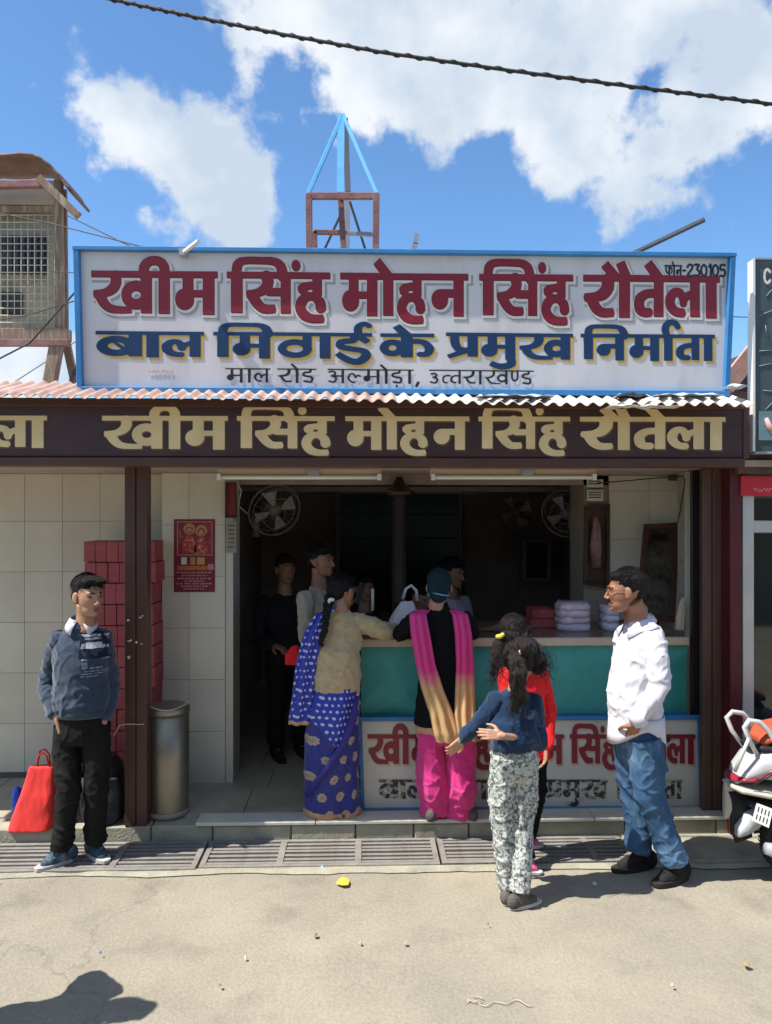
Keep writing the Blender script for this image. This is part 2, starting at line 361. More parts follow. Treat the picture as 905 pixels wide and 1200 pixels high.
def iso_mesh(D_, xs, ys, mapf):
    ny, nx = D_.shape; ins = D_ < 0; V_ = {}; vs = []; fs = []
    def vert(key, x, y):
        if key not in V_: V_[key] = len(vs); vs.append(mapf(x, y))
        return V_[key]
    full = ins[:-1, :-1] & ins[1:, :-1] & ins[:-1, 1:] & ins[1:, 1:]; any_ = ins[:-1, :-1] | ins[1:, :-1] | ins[:-1, 1:] | ins[1:, 1:]
    for j in range(ny-1):
        row = full[j]; i = 0
        while i < nx-1:
            if row[i]:
                k = i
                while k < nx-1 and row[k] and k-i < 12: k += 1
                fs.append([vert((i, j, 0), xs[i], ys[j]), vert((k, j, 0), xs[k], ys[j]), vert((k, j+1, 0), xs[k], ys[j+1]), vert((i, j+1, 0), xs[i], ys[j+1])]); i = k
            else: i += 1
    for j, i in zip(*np.where(any_ & ~full)):
        for tri in (((i, j), (i+1, j), (i+1, j+1)), ((i, j), (i+1, j+1), (i, j+1))):
            poly = []
            for q in range(3):
                a, b = tri[q], tri[(q+1) % 3]; da, db = D_[a[1], a[0]], D_[b[1], b[0]]
                if da < 0: poly.append(vert((a[0], a[1], 0), xs[a[0]], ys[a[1]]))
                if (da < 0) != (db < 0):
                    t = da/(da-db); k = (min(a, b), max(a, b))
                    poly.append(vert(k, xs[a[0]]+(xs[b[0]]-xs[a[0]])*t, ys[a[1]]+(ys[b[1]]-ys[a[1]])*t))
            if len(poly) >= 3: fs.append(poly)
    return vs, fs
def paint(seq, a, b, v0, v1, layers, mapf, parent, wf=1.0, step=.8, head=True, label=None):
    """paint a word between columns a..b (pixels), headline v0, baseline v1.  layers: (grow, dx, dy, lift, material)"""
    st, wid = compose(seq, wf, head); kx = (b-a)/wid; ky = (v1-v0)/45.5
    xs = np.arange(-12, wid+14, step); ys = np.arange(-34, 68, step); D0 = sdf(st, xs, ys)
    first = None
    for grow, dx, dy, lift, m in layers:
        vs, fs = iso_mesh(D0-grow, xs, ys, lambda x, y: mapf(a+x*kx+dx, v0+y*ky+dy, lift))
        me = bpy.data.meshes.new('lettering'); me.from_pydata(vs, [], fs)
        o = link_mesh('lettering', me, m, parent)
        first = o
    return first
# ------------------------------------------------------------------ materials
M = {}
M['road'] = mat('road', (.292,.260,.198), .92, .10, 1.3, .38, 70, col2=(.245,.220,.170), c2s=.9, c2lo=.42, c2hi=.62)
M['concrete'] = mat('concrete', (.33,.31,.235), .9, .14, 5, .4, 60, col2=(.20,.185,.14), c2s=4, c2lo=.5, c2hi=.72)
M['concrete_dark'] = mat('dark_concrete', (.12,.11,.09), .95, .2, 6, .4, 60)
M['iron'] = mat('grate_iron', (.215,.20,.18), .75, .22, 9, .35, 120, col2=(.19,.15,.115), c2s=14, c2lo=.5, c2hi=.7)
M['tile'] = mat('wall_tile', (.65,.605,.49), .34, .05, 2.5, .03, 30, col2=(.56,.51,.41), c2s=1.6, c2lo=.45, c2hi=.8)
M['tile_b'] = mat('wall_tile_b', (.61,.565,.46), .36, .05, 2.5, .03, 30, col2=(.54,.49,.39), c2s=1.6, c2lo=.45, c2hi=.8)
M['grout'] = mat('grout', (.33,.30,.24), .95, .2, 20)
M['ftile'] = mat('floor_tile', (.36,.33,.25), .45, .12, 4, .06, 40, col2=(.26,.24,.18), c2s=3, c2lo=.5, c2hi=.75)
M['brown'] = mat('brown_paint', (.075,.031,.021), .42, .16, 4, .10, 20, col2=(.085,.045,.032), c2s=5, c2lo=.55, c2hi=.8)
M['fascia'] = mat('fascia_paint', (.050,.020,.017), .45, .14, 3, .10, 14, col2=(.075,.034,.028), c2s=2.2, c2lo=.5, c2hi=.8, stretch=(1,1,3))
M['gold'] = mat('gold_paint', (.74,.56,.28), .5, .10, 5, .08, 60, col2=(.62,.46,.23), c2s=9, c2lo=.55, c2hi=.8)
M['gold_shade'] = mat('gold_shadow_paint', (.12,.062,.03), .6, .1)
M['board'] = mat('sign_white', (.63,.605,.61), .5, .05, 2, .05, 12, col2=(.46,.44,.45), c2s=2.2, c2lo=.50, c2hi=.82, stretch=(1.6,1,.6))
M['board_old'] = mat('sign_white_old', (.62,.60,.52), .6, .07, 3, .1, 30, col2=(.33,.30,.22), c2s=5, c2lo=.6, c2hi=.82)
M['blue'] = mat('blue_paint', (.03,.18,.42), .5, .12, 6, .1, 40, col2=(.10,.24,.40), c2s=8, c2lo=.58, c2hi=.75)
M['red'] = mat('red_paint', (.235,.013,.027), .45, .07, 8, .05, 50)
M['red_dark'] = mat('red_shadow_paint', (.12,.008,.018), .5, .07, 8)
M['navy'] = mat('navy_paint', (.007,.035,.108), .45, .1, 8, .05, 50)
M['yellow'] = mat('ochre_paint', (.62,.42,.10), .5, .1, 8)
M['halo'] = mat('halo_paint', (.68,.64,.58), .5, .06, 8)
M['grey_sh'] = mat('grey_shade_paint', (.33,.32,.33), .6, .08, 8)
M['black'] = mat('black_paint', (.016,.017,.022), .45, .1)
M['worn_black'] = mat('worn_black_paint', (.035,.035,.045), .6, .1, 8, col2=(.50,.46,.33), c2s=26, c2lo=.5, c2hi=.56)
M['roof'] = mat('painted_sheet', (.42,.26,.21), .65, .18, 4, .2, 60, col2=(.55,.42,.36), c2s=7, c2lo=.45, c2hi=.7)
M['roof_torn'] = mat('faded_sheet', (.62,.56,.50), .75, .2, 9, .3, 60, col2=(.25,.19,.16), c2s=16, c2lo=.56, c2hi=.68)
M['foil'] = mat('crumpled_foil', (.42,.46,.50), .45, .3, 20, .5, 60)
M['rust'] = mat('rusty_steel', (.22,.10,.095), .8, .25, 10, .3, 80, col2=(.30,.19,.17), c2s=6, c2lo=.45, c2hi=.7)
M['skyblue'] = mat('sky_blue_paint', (.07,.32,.62), .5, .12, 8, .1, 50, col2=(.20,.30,.42), c2s=7, c2lo=.62, c2hi=.75)
M['greyst'] = mat('grey_steel', (.30,.30,.34), .5, .12, 8, .1, 50)
M['steel'] = mat('stainless', (.30,.275,.215), .46, .10, 3, .08, 40, metal=.85, col2=(.38,.34,.26), c2s=4, c2lo=.5, c2hi=.75)
M['fanp'] = mat('shade_toned_fan_plastic', (.15,.14,.13), .5, .15)  # white fan plastic, its colour darkened to carry the shade of the interior
M['cable'] = mat('black_cable', (.02,.02,.022), .6, .2, 30, .4, 200)
M['alu'] = mat('aluminium', (.55,.55,.53), .4, .08, 5, .05, 50, metal=.35)
M['whitep'] = mat('white_plastic', (.70,.69,.64), .35, .05, 6, .03, 60)
M['cream'] = mat('cream_laminate', (.55,.43,.31), .4, .08, 5, .05, 60)
M['counter_top'] = mat('counter_top', (.17,.12,.085), .22, .2, 5, .03, 60)
M['teal'] = mat('teal_cloth', (.035,.29,.26), .5, .10, 2.5, .06, 20, col2=(.05,.34,.31), c2s=2.6, c2lo=.42, c2hi=.68)
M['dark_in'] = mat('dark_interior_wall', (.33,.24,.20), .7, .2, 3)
M['dark_wood'] = mat('dark_wood', (.05,.022,.014), .4, .25, 3, .1, 40, stretch=(6,6,1))
M['dark_glass'] = mat('dark_glass', (.018,.020,.026), .2, .1, 3, 0)
M['mullion'] = mat('grey_mullion', (.30,.27,.26), .5, .1)
M['cardb'] = mat('red_card', (.40,.075,.078), .6, .10, 6, .1, 60, col2=(.26,.02,.032), c2s=7)
M['cardb2'] = mat('red_card_b', (.35,.058,.064), .6, .10, 6, .1, 60)
M['redbag'] = mat('red_nonwoven', (.72,.022,.016), .62, .06, 6, .2, 160, sheen=.2)
M['bluebag'] = mat('blue_plastic', (.01,.07,.50), .35, .2, 8, .2, 20)
M['blackbag'] = mat('black_nylon', (.016,.016,.018), .6, .2, 12, .4, 120)
M['whitebag'] = mat('white_polythene', (.62,.58,.62), .3, .10, 12, .3, 30)
M['pinkbag'] = mat('printed_pink_bag', (.62,.50,.56), .35, .2, 18, .3, 30)
M['skin'] = mat('skin', (.37,.195,.115), .5, .08, 12, .08, 150)
M['skin_d'] = mat('skin_dark', (.28,.128,.075), .5, .08, 12, .08, 150)
M['skin_l'] = mat('skin_light', (.42,.225,.14), .5, .07, 12, .06, 150)
M['hair'] = mat('black_hair', (.006,.005,.005), .42, .4, 30, .9, 60, spec=.25, stretch=(6,6,1.2))
M['hair_b'] = mat('brown_black_hair', (.016,.010,.008), .38, .5, 30, .9, 60, spec=.35, stretch=(6,6,1))
M['lips'] = mat('lips', (.22,.07,.05), .5, .05)
M['eye'] = mat('eye_white', (.34,.31,.28), .6, .02, 5, 0)
M['iris'] = mat('iris', (.012,.008,.006), .5, .02, 5, 0)
M['glassclear'] = mat('pane_glass', (.012,.016,.016), .04, .05, 3, 0, spec=.8)
M['pic_glass'] = mat('picture_print', (.10,.085,.06), .25, .5, 5, 0, col2=(.025,.02,.02), c2s=7, c2lo=.45, c2hi=.6)
M['maroon'] = mat('maroon_print', (.20,.012,.025), .4, .1)
M['crimson'] = mat('crimson_print', (.40,.03,.04), .4, .25, 30, col2=(.55,.30,.14), c2s=40, c2lo=.5, c2hi=.6)
M['pinkprint'] = mat('pink_print', (.48,.22,.24), .5, .2, 40)
M['cardboard'] = mat('weathered_board', (.52,.44,.31), .85, .15, 6, .2, 60, col2=(.24,.19,.13), c2s=4)
M['wood_post'] = mat('weathered_post', (.25,.165,.115), .85, .2, 6, .3, 60, stretch=(8,8,1), col2=(.40,.33,.25), c2s=4)
M['wire'] = mat('galvanised_wire', (.60,.56,.44), .55, .1)
M['maroonpillar'] = mat('maroon_pillar', (.085,.009,.013), .45, .2, 5, .1, 30)
M['signdark'] = mat('slate_panel', (.055,.075,.075), .35, .2, 2.2, .05, 30, col2=(.10,.13,.12), c2s=3)
M['opp'] = mat('plaster_ochre', (.30,.24,.17), .9, .12, 2)
M['opp2'] = mat('plaster_green', (.17,.22,.19), .9, .12, 2)
M['paper'] = mat('paper', (.62,.60,.54), .7, .1)
M['yellow_litter'] = mat('yellow_wrapper', (.75,.58,.06), .4, .1)
M['leaf'] = mat('dry_leaf', (.30,.20,.10), .8, .2)
M['string'] = mat('jute_string', (.50,.44,.32), .8, .2)

# ------------------------------------------------------------------ ground
YG0, YG1 = 4.30, 4.655          # drain channel front and back edge
def st(o): o['kind'] = 'structure'; return o
zz = 1500
g = MB()
# front sheet finely divided near the shop for a slightly uneven edge
g.quad((-zz,-zz,0),(zz,-zz,0),(zz,-6,0),(-zz,-6,0)); g.quad((-zz,-6,0),(-9,-6,0),(-9,YG0,0),(-zz,YG0,0)); g.quad((9,-6,0),(zz,-6,0),(zz,YG0,0),(9,YG0,0))
nx, ny = 150, 86
vs = []
for j in range(ny+1):
    for i in range(nx+1):
        x = -9+18*i/nx; y = -6+(YG0+6)*j/ny
        e = min(1, (x+9)/1, (9-x)/1, (y+6)/1, (YG0-y)/.25); e = max(0, e)
        vs.append((x, y, e*(.012*nz(x*.7, y*.7, 1)+.003*nz(x*5, y*5, 2))))
g._add(vs, [(j*(nx+1)+i, j*(nx+1)+i+1, (j+1)*(nx+1)+i+1, (j+1)*(nx+1)+i) for j in range(ny) for i in range(nx)])
g.quad((-zz,YG1,0),(zz,YG1,0),(zz,zz,0),(-zz,zz,0))
road = st(g.obj('road', M['road']))
def road_mat():
    m = M['road']; nt = m.node_tree; N = nt.nodes; L = nt.links; b = N['Principled BSDF']
    src = b.inputs['Base Color'].links[0].from_socket
    tc = N.new('ShaderNodeTexCoord')
    # speckle of exposed grit
    v = N.new('ShaderNodeTexNoise'); v.inputs['Scale'].default_value = 55; v.inputs['Detail'].default_value = 4; v.inputs['Roughness'].default_value=.75; L.new(tc.outputs['Object'], v.inputs['Vector'])
    r = N.new('ShaderNodeMapRange'); r.inputs['From Min'].default_value = .28; r.inputs['From Max'].default_value = .72; r.inputs['To Min'].default_value = .82; r.inputs['To Max'].default_value = 1.16; L.new(v.outputs['Fac'], r.inputs['Value'])
    # damp stains
    s = N.new('ShaderNodeTexNoise'); s.inputs['Scale'].default_value = 3.2; s.inputs['Detail'].default_value = 7; L.new(tc.outputs['Object'], s.inputs['Vector'])
    r2 = N.new('ShaderNodeMapRange'); r2.inputs['From Min'].default_value = .56; r2.inputs['From Max'].default_value = .74; r2.inputs['To Min'].default_value = 1; r2.inputs['To Max'].default_value = .74; L.new(s.outputs['Fac'], r2.inputs['Value'])
    # cracks
    w = N.new('ShaderNodeTexVoronoi'); w.feature = 'DISTANCE_TO_EDGE'; w.inputs['Scale'].default_value = .32
    nn = N.new('ShaderNodeTexNoise'); nn.inputs['Scale'].default_value = 3; nn.inputs['Detail'].default_value = 6; L.new(tc.outputs['Object'], nn.inputs['Vector'])
    va = N.new('ShaderNodeVectorMath'); va.operation = 'ADD'; L.new(tc.outputs['Object'], va.inputs[0]); L.new(nn.outputs['Color'], va.inputs[1]); L.new(va.outputs[0], w.inputs['Vector'])
    r3 = N.new('ShaderNodeMapRange'); r3.inputs['From Min'].default_value = .0; r3.inputs['From Max'].default_value = .006; r3.inputs['To Min'].default_value = .80; r3.inputs['To Max'].default_value = 1; L.new(w.outputs['Distance'], r3.inputs['Value'])
    def mul(a, bb):
        n = N.new('ShaderNodeMath'); n.operation = 'MULTIPLY'; L.new(a, n.inputs[0]); L.new(bb, n.inputs[1]); return n.outputs[0]
    k = mul(mul(r.outputs[0], r2.outputs[0]), r3.outputs[0])
    sc = N.new('ShaderNodeVectorMath'); sc.operation = 'SCALE'; L.new(src, sc.inputs[0]); L.new(k, sc.inputs['Scale']); L.new(sc.outputs[0], b.inputs['Base Color'])
road_mat()
# broken lip along the drain
lip = MB()
pts = []
for i in range(141):
    x = -4.6+i*.066; pts.append((x, YG0-.03-.035*(.5+nz(x*2.2, 0, 5))-.02*abs(nz(x*9, 3, 1)), YG0))
vs = []; fs = []
for i, (x, a, b) in enumerate(pts): vs += [(x, a, .006), (x, a+.02, .022+.008*nz(x*6, 1, 1)), (x, b, .018)]
for i in range(140):
    for k in (0, 1): fs.append((i*3+k, i*3+3+k, i*3+4+k, i*3+1+k))
lip._add(vs, fs); st(lip.obj('concrete_edge', M['concrete']))
# drain channel
dch = MB(); dch.quad((-12,YG0,-.3),(8,YG0,-.3),(8,YG1,-.3),(-12,YG1,-.3)); dch.quad((-12,YG0,-.3),(-12,YG0,.0),(8,YG0,.0),(8,YG0,-.3)); dch.quad((-12,YG1,-.3),(8,YG1,-.3),(8,YG1,0),(-12,YG1,0))
st(dch.obj('drain_channel', M['concrete_dark']))
# front step: blocks side by side
step = empty('step', (0, 4.66, 0), 'x', 'x'); del step['label']; del step['category']; step['kind'] = 'structure'
ZF = .12
xs_ = [-5.2]
random.seed(4)
while xs_[-1] < 2.35: xs_.append(min(2.36, xs_[-1]+random.uniform(.30, .62)))
for a, b in zip(xs_, xs_[1:]):
    d = random.uniform(-.006, .006)
    MB().box((a+.003, YG1+.005+d, -.1), (b-.003, 4.80, ZF-.012+d*.6)).obj('stone', M['concrete'], step, bevel=.008)
# nosing slab + shop floor tiles
fl = empty('floor', (0, 4.75, ZF), 'x', 'x'); del fl['label']; del fl['category']; fl['kind'] = 'structure'
MB().box((-5.2,4.79,-.05),(2.4,9.0,ZF-.012)).obj('bed', M['grout'], fl)
x = -1.62
k = 0
nos = mat('marble_nosing', (.56,.54,.46), .35, .08, 4, .05, 40)
for a, b in ((-1.0,-.28),(-.277,.62),(.623,1.42),(1.423,2.34)):
    MB().box((a,4.645,ZF-.010),(b,4.80,ZF+.012)).obj('nosing', nos, fl, bevel=.005)
for j in range(6):
    for i in range(11):
        x0 = -4.4+i*.61+(.1 if j % 2 else 0); y0 = 4.802+j*.42
        if x0 > 2.0: continue
        MB().box((x0+.002,y0+.002,ZF-.02),(x0+.606,y0+.416,ZF+.0015*random.random())).obj('tile', M['ftile'], fl)
# ------------------------------------------------------------------ drain grates
def grate(x0, x1, y0, y1, label, crosses, z=.02):
    r = empty('drain_grate', ((x0+x1)/2, y0, 0), label, 'drain grate', 'iron drain grates along the shop step')
    fw = .03
    f = MB(); f.box((x0,y0,z-.04),(x1,y0+fw,z+.004)); f.box((x0,y1-fw,z-.04),(x1,y1,z+.004)); f.box((x0,y0+fw,z-.04),(x0+fw,y1-fw,z+.0038)); f.box((x1-fw,y0+fw,z-.04),(x1,y1-fw,z+.0038))
    f.obj('frame', M['iron'], r)
    n = 6; gap = (y1-y0-2*fw)/n
    base = None
    for i in range(n):
        yy = y0+fw+gap*(i+.5)
        if base is None:
            base = MB().box((x0+fw,yy-.0125,z-.035),(x1-fw,yy+.0125,z)).obj('bar', M['iron'], r)
        else:
            o = base.copy(); COL.objects.link(o); o.parent = r; o.location = (0, gap*i, random.uniform(-.003,.002)); o.rotation_euler = (0, random.uniform(-.002,.002), 0)
    for c in crosses: MB().box((c-.018,y0+fw,z-.03),(c+.018,y1-fw,z+.003)).obj('crossbar', M['iron'], r)
def xg(u): return W(u, 600, 4.5).x
grate(xg(-330), xg(-55), 4.285, 4.645, 'long iron drain grate at the far left end of the step', [xg(-190)])
grate(xg(-53), xg(238), 4.275, 4.64, 'iron drain grate under the shoes of the man in the blue sweater', [xg(142)], .024)
grate(xg(241), xg(512), 4.30, 4.65, 'iron drain grate in front of the doorway and woman in the sari', [xg(331), xg(420)])
grate(xg(515), xg(735), 4.315, 4.65, 'iron drain grate behind the two girls', [xg(601), xg(690)], .018)
MB().box((xg(737),YG0-.01,-.1),(2.6,YG1,.028)).obj('drain_cover_slab', M['concrete'], None, bevel=.01)['kind'] = 'structure'
# ------------------------------------------------------------------ tiled walls
def tiled(name, label, x0, x1, y, z0, z1, tw, th, offx=0, offz=0, thick=.12, side=False, cat='wall'):
    r = empty(name, ((x0+x1)/2, y, z0), label, cat)
    MB().box((x0,y+.008,z0),(x1,y+thick,z1)).obj('backing', M['grout'], r)
    xs = [x0]; x = x0+offx if offx else x0+tw
    while x < x1-.02: xs.append(x); x += tw
    xs.append(x1); zs = [z0]; z = z0+offz if offz else z0+th
    while z < z1-.02: zs.append(z); z += th
    zs.append(z1)
    for a, b in zip(xs, xs[1:]):
        for c, d in zip(zs, zs[1:]):
            o = random.uniform(0, .0012)
            MB().box((a+.0014,y-o,c+.0014),(b-.0014,y+.0078,d-.0014)).obj('tile', M['tile'] if random.random() < .55 else M['tile_b'], r)
    return r
YL, YC = 5.52, 5.36
ZC = 2.27
tiled('tiled_wall', 'cream tiled wall behind the stack of red boxes at left', X(-260,YL), X(192,YL), YL, Z(904,YL,100), ZC, .265, .358, offx=.115, offz=.345)
MB().box((X(-260,YL),YL-.012,ZF),(X(192,YL),YL+.1,Z(904,YL,100))).obj('skirting', mat('skirting', (.10,.095,.09), .5), None)['kind'] = 'structure'
tiled('tiled_column', 'narrow cream tiled column that carries the red poster', X(190,YC), X(264,YC), YC, ZF, ZC, .262, .358, offx=.185, offz=.36, thick=.30, cat='column')
MB().box((X(264,YC)+.001,YC+.01,ZF),(X(273,YC),YC+.30,ZC)).obj('column_return', M['tile_b'], None)['kind'] = 'structure'
# right wall behind the counter
YR = 5.62
tiled('tiled_wall', 'cream tiled wall at right behind the leaning picture', X(714,YR), X(806,YR), YR, 1.2, ZC, .36, .358, offx=.30, offz=.24)
tiled('tiled_wall', 'narrow strip of cream tiles at the right end of the counter', X(803,5.05), X(813,5.05), 5.05, .70, ZC, .36, .358, offz=.3)
MB().box((X(684,YR+.03),YR+.03,1.0),(X(714,YR),YR+.4,ZC)).obj('brown_column', mat('column_paint', (.34,.27,.21), .6), None)
setp(bpy.data.objects['brown_column'], 'dim brown column holding a framed picture', 'column')
# room shell (dark)
rm = MB(); xa, xb, yb = X(262,YC)+.02, 2.25, 8.6
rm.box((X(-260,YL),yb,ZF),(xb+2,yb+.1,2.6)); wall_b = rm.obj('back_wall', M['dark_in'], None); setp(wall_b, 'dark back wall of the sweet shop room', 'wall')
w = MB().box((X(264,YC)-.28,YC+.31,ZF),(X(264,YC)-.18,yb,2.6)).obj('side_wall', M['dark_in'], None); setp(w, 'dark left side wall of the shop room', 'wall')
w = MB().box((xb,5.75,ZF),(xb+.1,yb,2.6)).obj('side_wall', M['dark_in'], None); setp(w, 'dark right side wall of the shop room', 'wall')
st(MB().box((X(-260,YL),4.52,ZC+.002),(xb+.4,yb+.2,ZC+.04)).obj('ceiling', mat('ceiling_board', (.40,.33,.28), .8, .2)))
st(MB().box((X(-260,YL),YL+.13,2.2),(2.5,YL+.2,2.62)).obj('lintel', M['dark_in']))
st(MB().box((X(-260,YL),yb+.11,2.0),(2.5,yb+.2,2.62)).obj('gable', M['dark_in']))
# back glazing: dark panes in grey frames
YW = 8.5
def pane(u0, u1, v0, v1, label):
    r = empty('dark_window', W((u0+u1)/2, v1, YW), label, 'window')
    a = W(u0, v1, YW); b = W(u1, v0, YW)
    MB().box((a.x+.03,YW,a.z),(b.x-.03,YW+.02,b.z)).obj('pane', M['dark_glass'], r)
    f = MB(); f.box((a.x,YW-.03,a.z),(a.x+.035,YW+.03,b.z)); f.box((b.x-.035,YW-.03,a.z),(b.x,YW+.03,b.z)); f.box((a.x+.035,YW-.028,b.z-.04),(b.x-.035,YW+.03,b.z)); f.obj('frame', M['mullion'], r)
    for k in range(1, 6):
        zz_ = b.z+(a.z-b.z)*k/6
        MB().box((a.x+.035,YW-.02,zz_-.008),(b.x-.035,YW-.001,zz_+.008)).obj('slat', mat('slat%d' % k, (.02,.02,.024), .5), r)
pane(394, 463, 575, 742, 'dark slatted window at the back, left of the pale mullion'); pane(472, 541, 575, 742, 'dark slatted window at the back, right of the pale mullion')
setp(MB().box((X(463,YW)+.001,YW-.04,1.0),(X(472,YW)-.001,YW+.03,2.25)).obj('mullion_post', mat('pale_mullion', (.60,.56,.55), .5), None), 'pale upright post between the two dark back windows', 'post')
st(MB().box((X(262,6.4),6.4,2.17),(2.25,6.44,2.21)).obj('ceiling_beam', mat('beam', (.16,.13,.12), .6)))
w = empty('wall_cabinet', W(628, 690, 8.3), 'dim grey cabinet on the back wall behind the right fan', 'cabinet')
MB().box((X(612,8.3),8.3,Z(682,8.3)),(X(646,8.3),8.49,Z(632,8.3))).obj('body', M['mullion'], w); MB().box((X(617,8.3),8.29,Z(678,8.3)),(X(641,8.3),8.30,Z(636,8.3))).obj('door', M['dark_glass'], w)
# ------------------------------------------------------------------ pillars and jambs
def pillar(u0, u1, Y, z0, z1, label, m, depth=.10, groove=True):
    a, b = X(u0, Y), X(u1, Y); r = empty('steel_pillar', ((a+b)/2, Y, z0), label, 'pillar')
    c = (a+b)/2
    MB().box((a,Y,z0),(c-.004,Y+depth,z1)).obj('channel', m, r, bevel=.003); MB().box((c+.004,Y+.002,z0),(b,Y+depth,z1)).obj('channel', m, r, bevel=.003)
    MB().box((c-.004,Y+.012,z0),(c+.004,Y+depth-.01,z1)).obj('seam', M['black'], r)
    return r
pl = pillar(146, 172, 4.66, ZF-.01, 2.27, 'dark brown steel pillar in front of the red boxes', M['brown'])
random.seed(11)
for k in range(9):   # flaked paint spots
    u = random.choice((150,153,160,163,166))+random.uniform(-2,2); v = random.choice((753,757,770,724))+random.uniform(-3,3); p = W(u, v, 4.656)
    MB().ell(p, (.006+.006*random.random(), .002, .004+.004*random.random()), seg=8, ring=4).obj('paint_chip', M['paper'], pl)
pillar(824, 846, 4.74, ZF, 2.27, 'brown steel jamb at the right end of the counter', mat('brown_jamb', (.10,.055,.040), .45, .2, 4, .1, 30, stretch=(4,4,1)), .05)
def post(name, u0, u1, Y, z0, z1, label, m, dep=.1):
    o = MB().box((X(u0,Y),Y,z0),(X(u1,Y),Y+dep,z1)).obj(name, m, None, bevel=.003); origin_to(o, ((X(u0,Y)+X(u1,Y))/2, Y, z0)); return setp(o, label, 'post')
post('shutter_channel', 811, 823, 4.92, ZF, 2.27, 'dark shutter channel beside the brown jamb', mat('dark_channel', (.03,.022,.025), .4), .03)
post('wooden_post', 847, 857, 4.80, .03, 2.27, 'narrow dark post between the jamb and the maroon pillar', M['dark_wood'], .05)
post('maroon_pillar', 856, 869, 4.62, .03, 2.32, 'glossy maroon pillar of the neighbouring shop', M['maroonpillar'], .3)
# ------------------------------------------------------------------ fascia with gold letters
YF = 4.40
def xfas(u): return X(u, YF)
zf0, zf1 = Z(547,YF), Z(474,YF)
fas = empty('fascia_board', (X(435,YF), YF, zf0), 'long dark brown fascia board with gold painted shop name', 'fascia')
MB().box((X(-300,YF),YF,zf0+.055),(X(871,YF),YF+.10,zf1+.03)).obj('panel', M['fascia'], fas, bevel=.004)
MB().box((X(-300,YF),YF-.018,zf0),(X(872,YF),YF+.12,zf0+.052)).obj('rail', M['brown'], fas, bevel=.006)
MB().box((X(-300,YF),YF-.012,zf1-.02),(X(871,YF),YF-.001,zf1+.028)).obj('rail', M['brown'], fas, bevel=.003)
MB().box((X(871,YF),YF-.004,zf0+.053),(X(878,YF),YF+.11,zf1)).obj('end_cap', M['brown'], fas)
def mapF(u, v, l): p = W(u, v+(u-452)*.002, YF-l); return p
HIND_KHIM = ['kha','ii','ma']; HIND_SINGH = ['iW','sa','n','ha']; HIND_MOHAN = ['ma','aa','o','ha','na']; HIND_RAUTELA = ['ra','aa','au','ta','e','la','aa']
GLAY = [(.2, 1.6, 2.0, .002, M['gold_shade']), (.3, 0, 0, .004, M['gold'])]
for seq, a, b in ((HIND_KHIM,120,267),(HIND_SINGH,278,392),(HIND_MOHAN,405,550),(HIND_SINGH,561,668),(HIND_RAUTELA,680,850)):
    paint(seq, a, b, 490.5, 524.5+1.5, GLAY, mapF, fas)
paint(HIND_RAUTELA, -115, 55, 490.5, 525, GLAY, mapF, fas)
# ------------------------------------------------------------------ corrugated roof sheet
def corrug(u0, u1, label, m, y0=4.20, slope=.32, length=.62, pitch=.074, amp=.011, seed=0, zoff=0, ragged=0):
    x0, x1 = X(u0, y0), X(u1, y0); n = int((x1-x0)/pitch*8); vs = []; fs = []; ny = 8
    zb = 2.632+zoff
    for j in range(ny+1):
        t = j/ny
        for i in range(n+1):
            x = x0+(x1-x0)*i/n
            rg = ragged*(nz(x*7, seed, 0)+.6*nz(x*19, seed, 4)) if j == 0 else 0
            y = y0+rg+length*t; z = zb+slope*length*t+amp*math.sin(2*math.pi*x/pitch)+.008*nz(x*1.5, t*2, seed)-(x+2.2)*.010
            if ragged: z += .02*ragged*10*nz(x*5, t*4, seed+3)*(1-t)
            vs.append((x, y, z))
    k = len(vs); vs += [(x, y, z-.004) for x, y, z in vs]
    for j in range(ny):
        for i in range(n):
            a = j*(n+1)+i; q = (a, a+1, a+n+2, a+n+1); fs.append(q); fs.append(tuple(reversed([c+k for c in q])))
    for i in range(n): fs.append((i, i+k, i+1+k, i+1))
    me = bpy.data.meshes.new('c'); me.from_pydata(vs, [], fs); o = link_mesh('roof_sheet', me, m, None, True); origin_to(o, ((x0+x1)/2, y0, zb)); setp(o, label, 'roof sheet', 'corrugated roof sheets'); return o
corrug(-160, 130, 'pink corrugated roof sheet at the far left under the cabin', M['roof'], seed=1, length=.46)
corrug(126, 470, 'pink corrugated roof sheet under the left half of the sign', M['roof'], seed=2, zoff=.003, length=.46)
corrug(466, 760, 'faded corrugated roof sheet under the right half of the sign', M['roof_torn'], seed=3, zoff=-.001, ragged=.014, length=.46)
corrug(735, 884, 'ragged pale corrugated sheet at the right end of the roof', M['roof_torn'], y0=4.17, seed=4, zoff=.004, ragged=.022, length=.46)
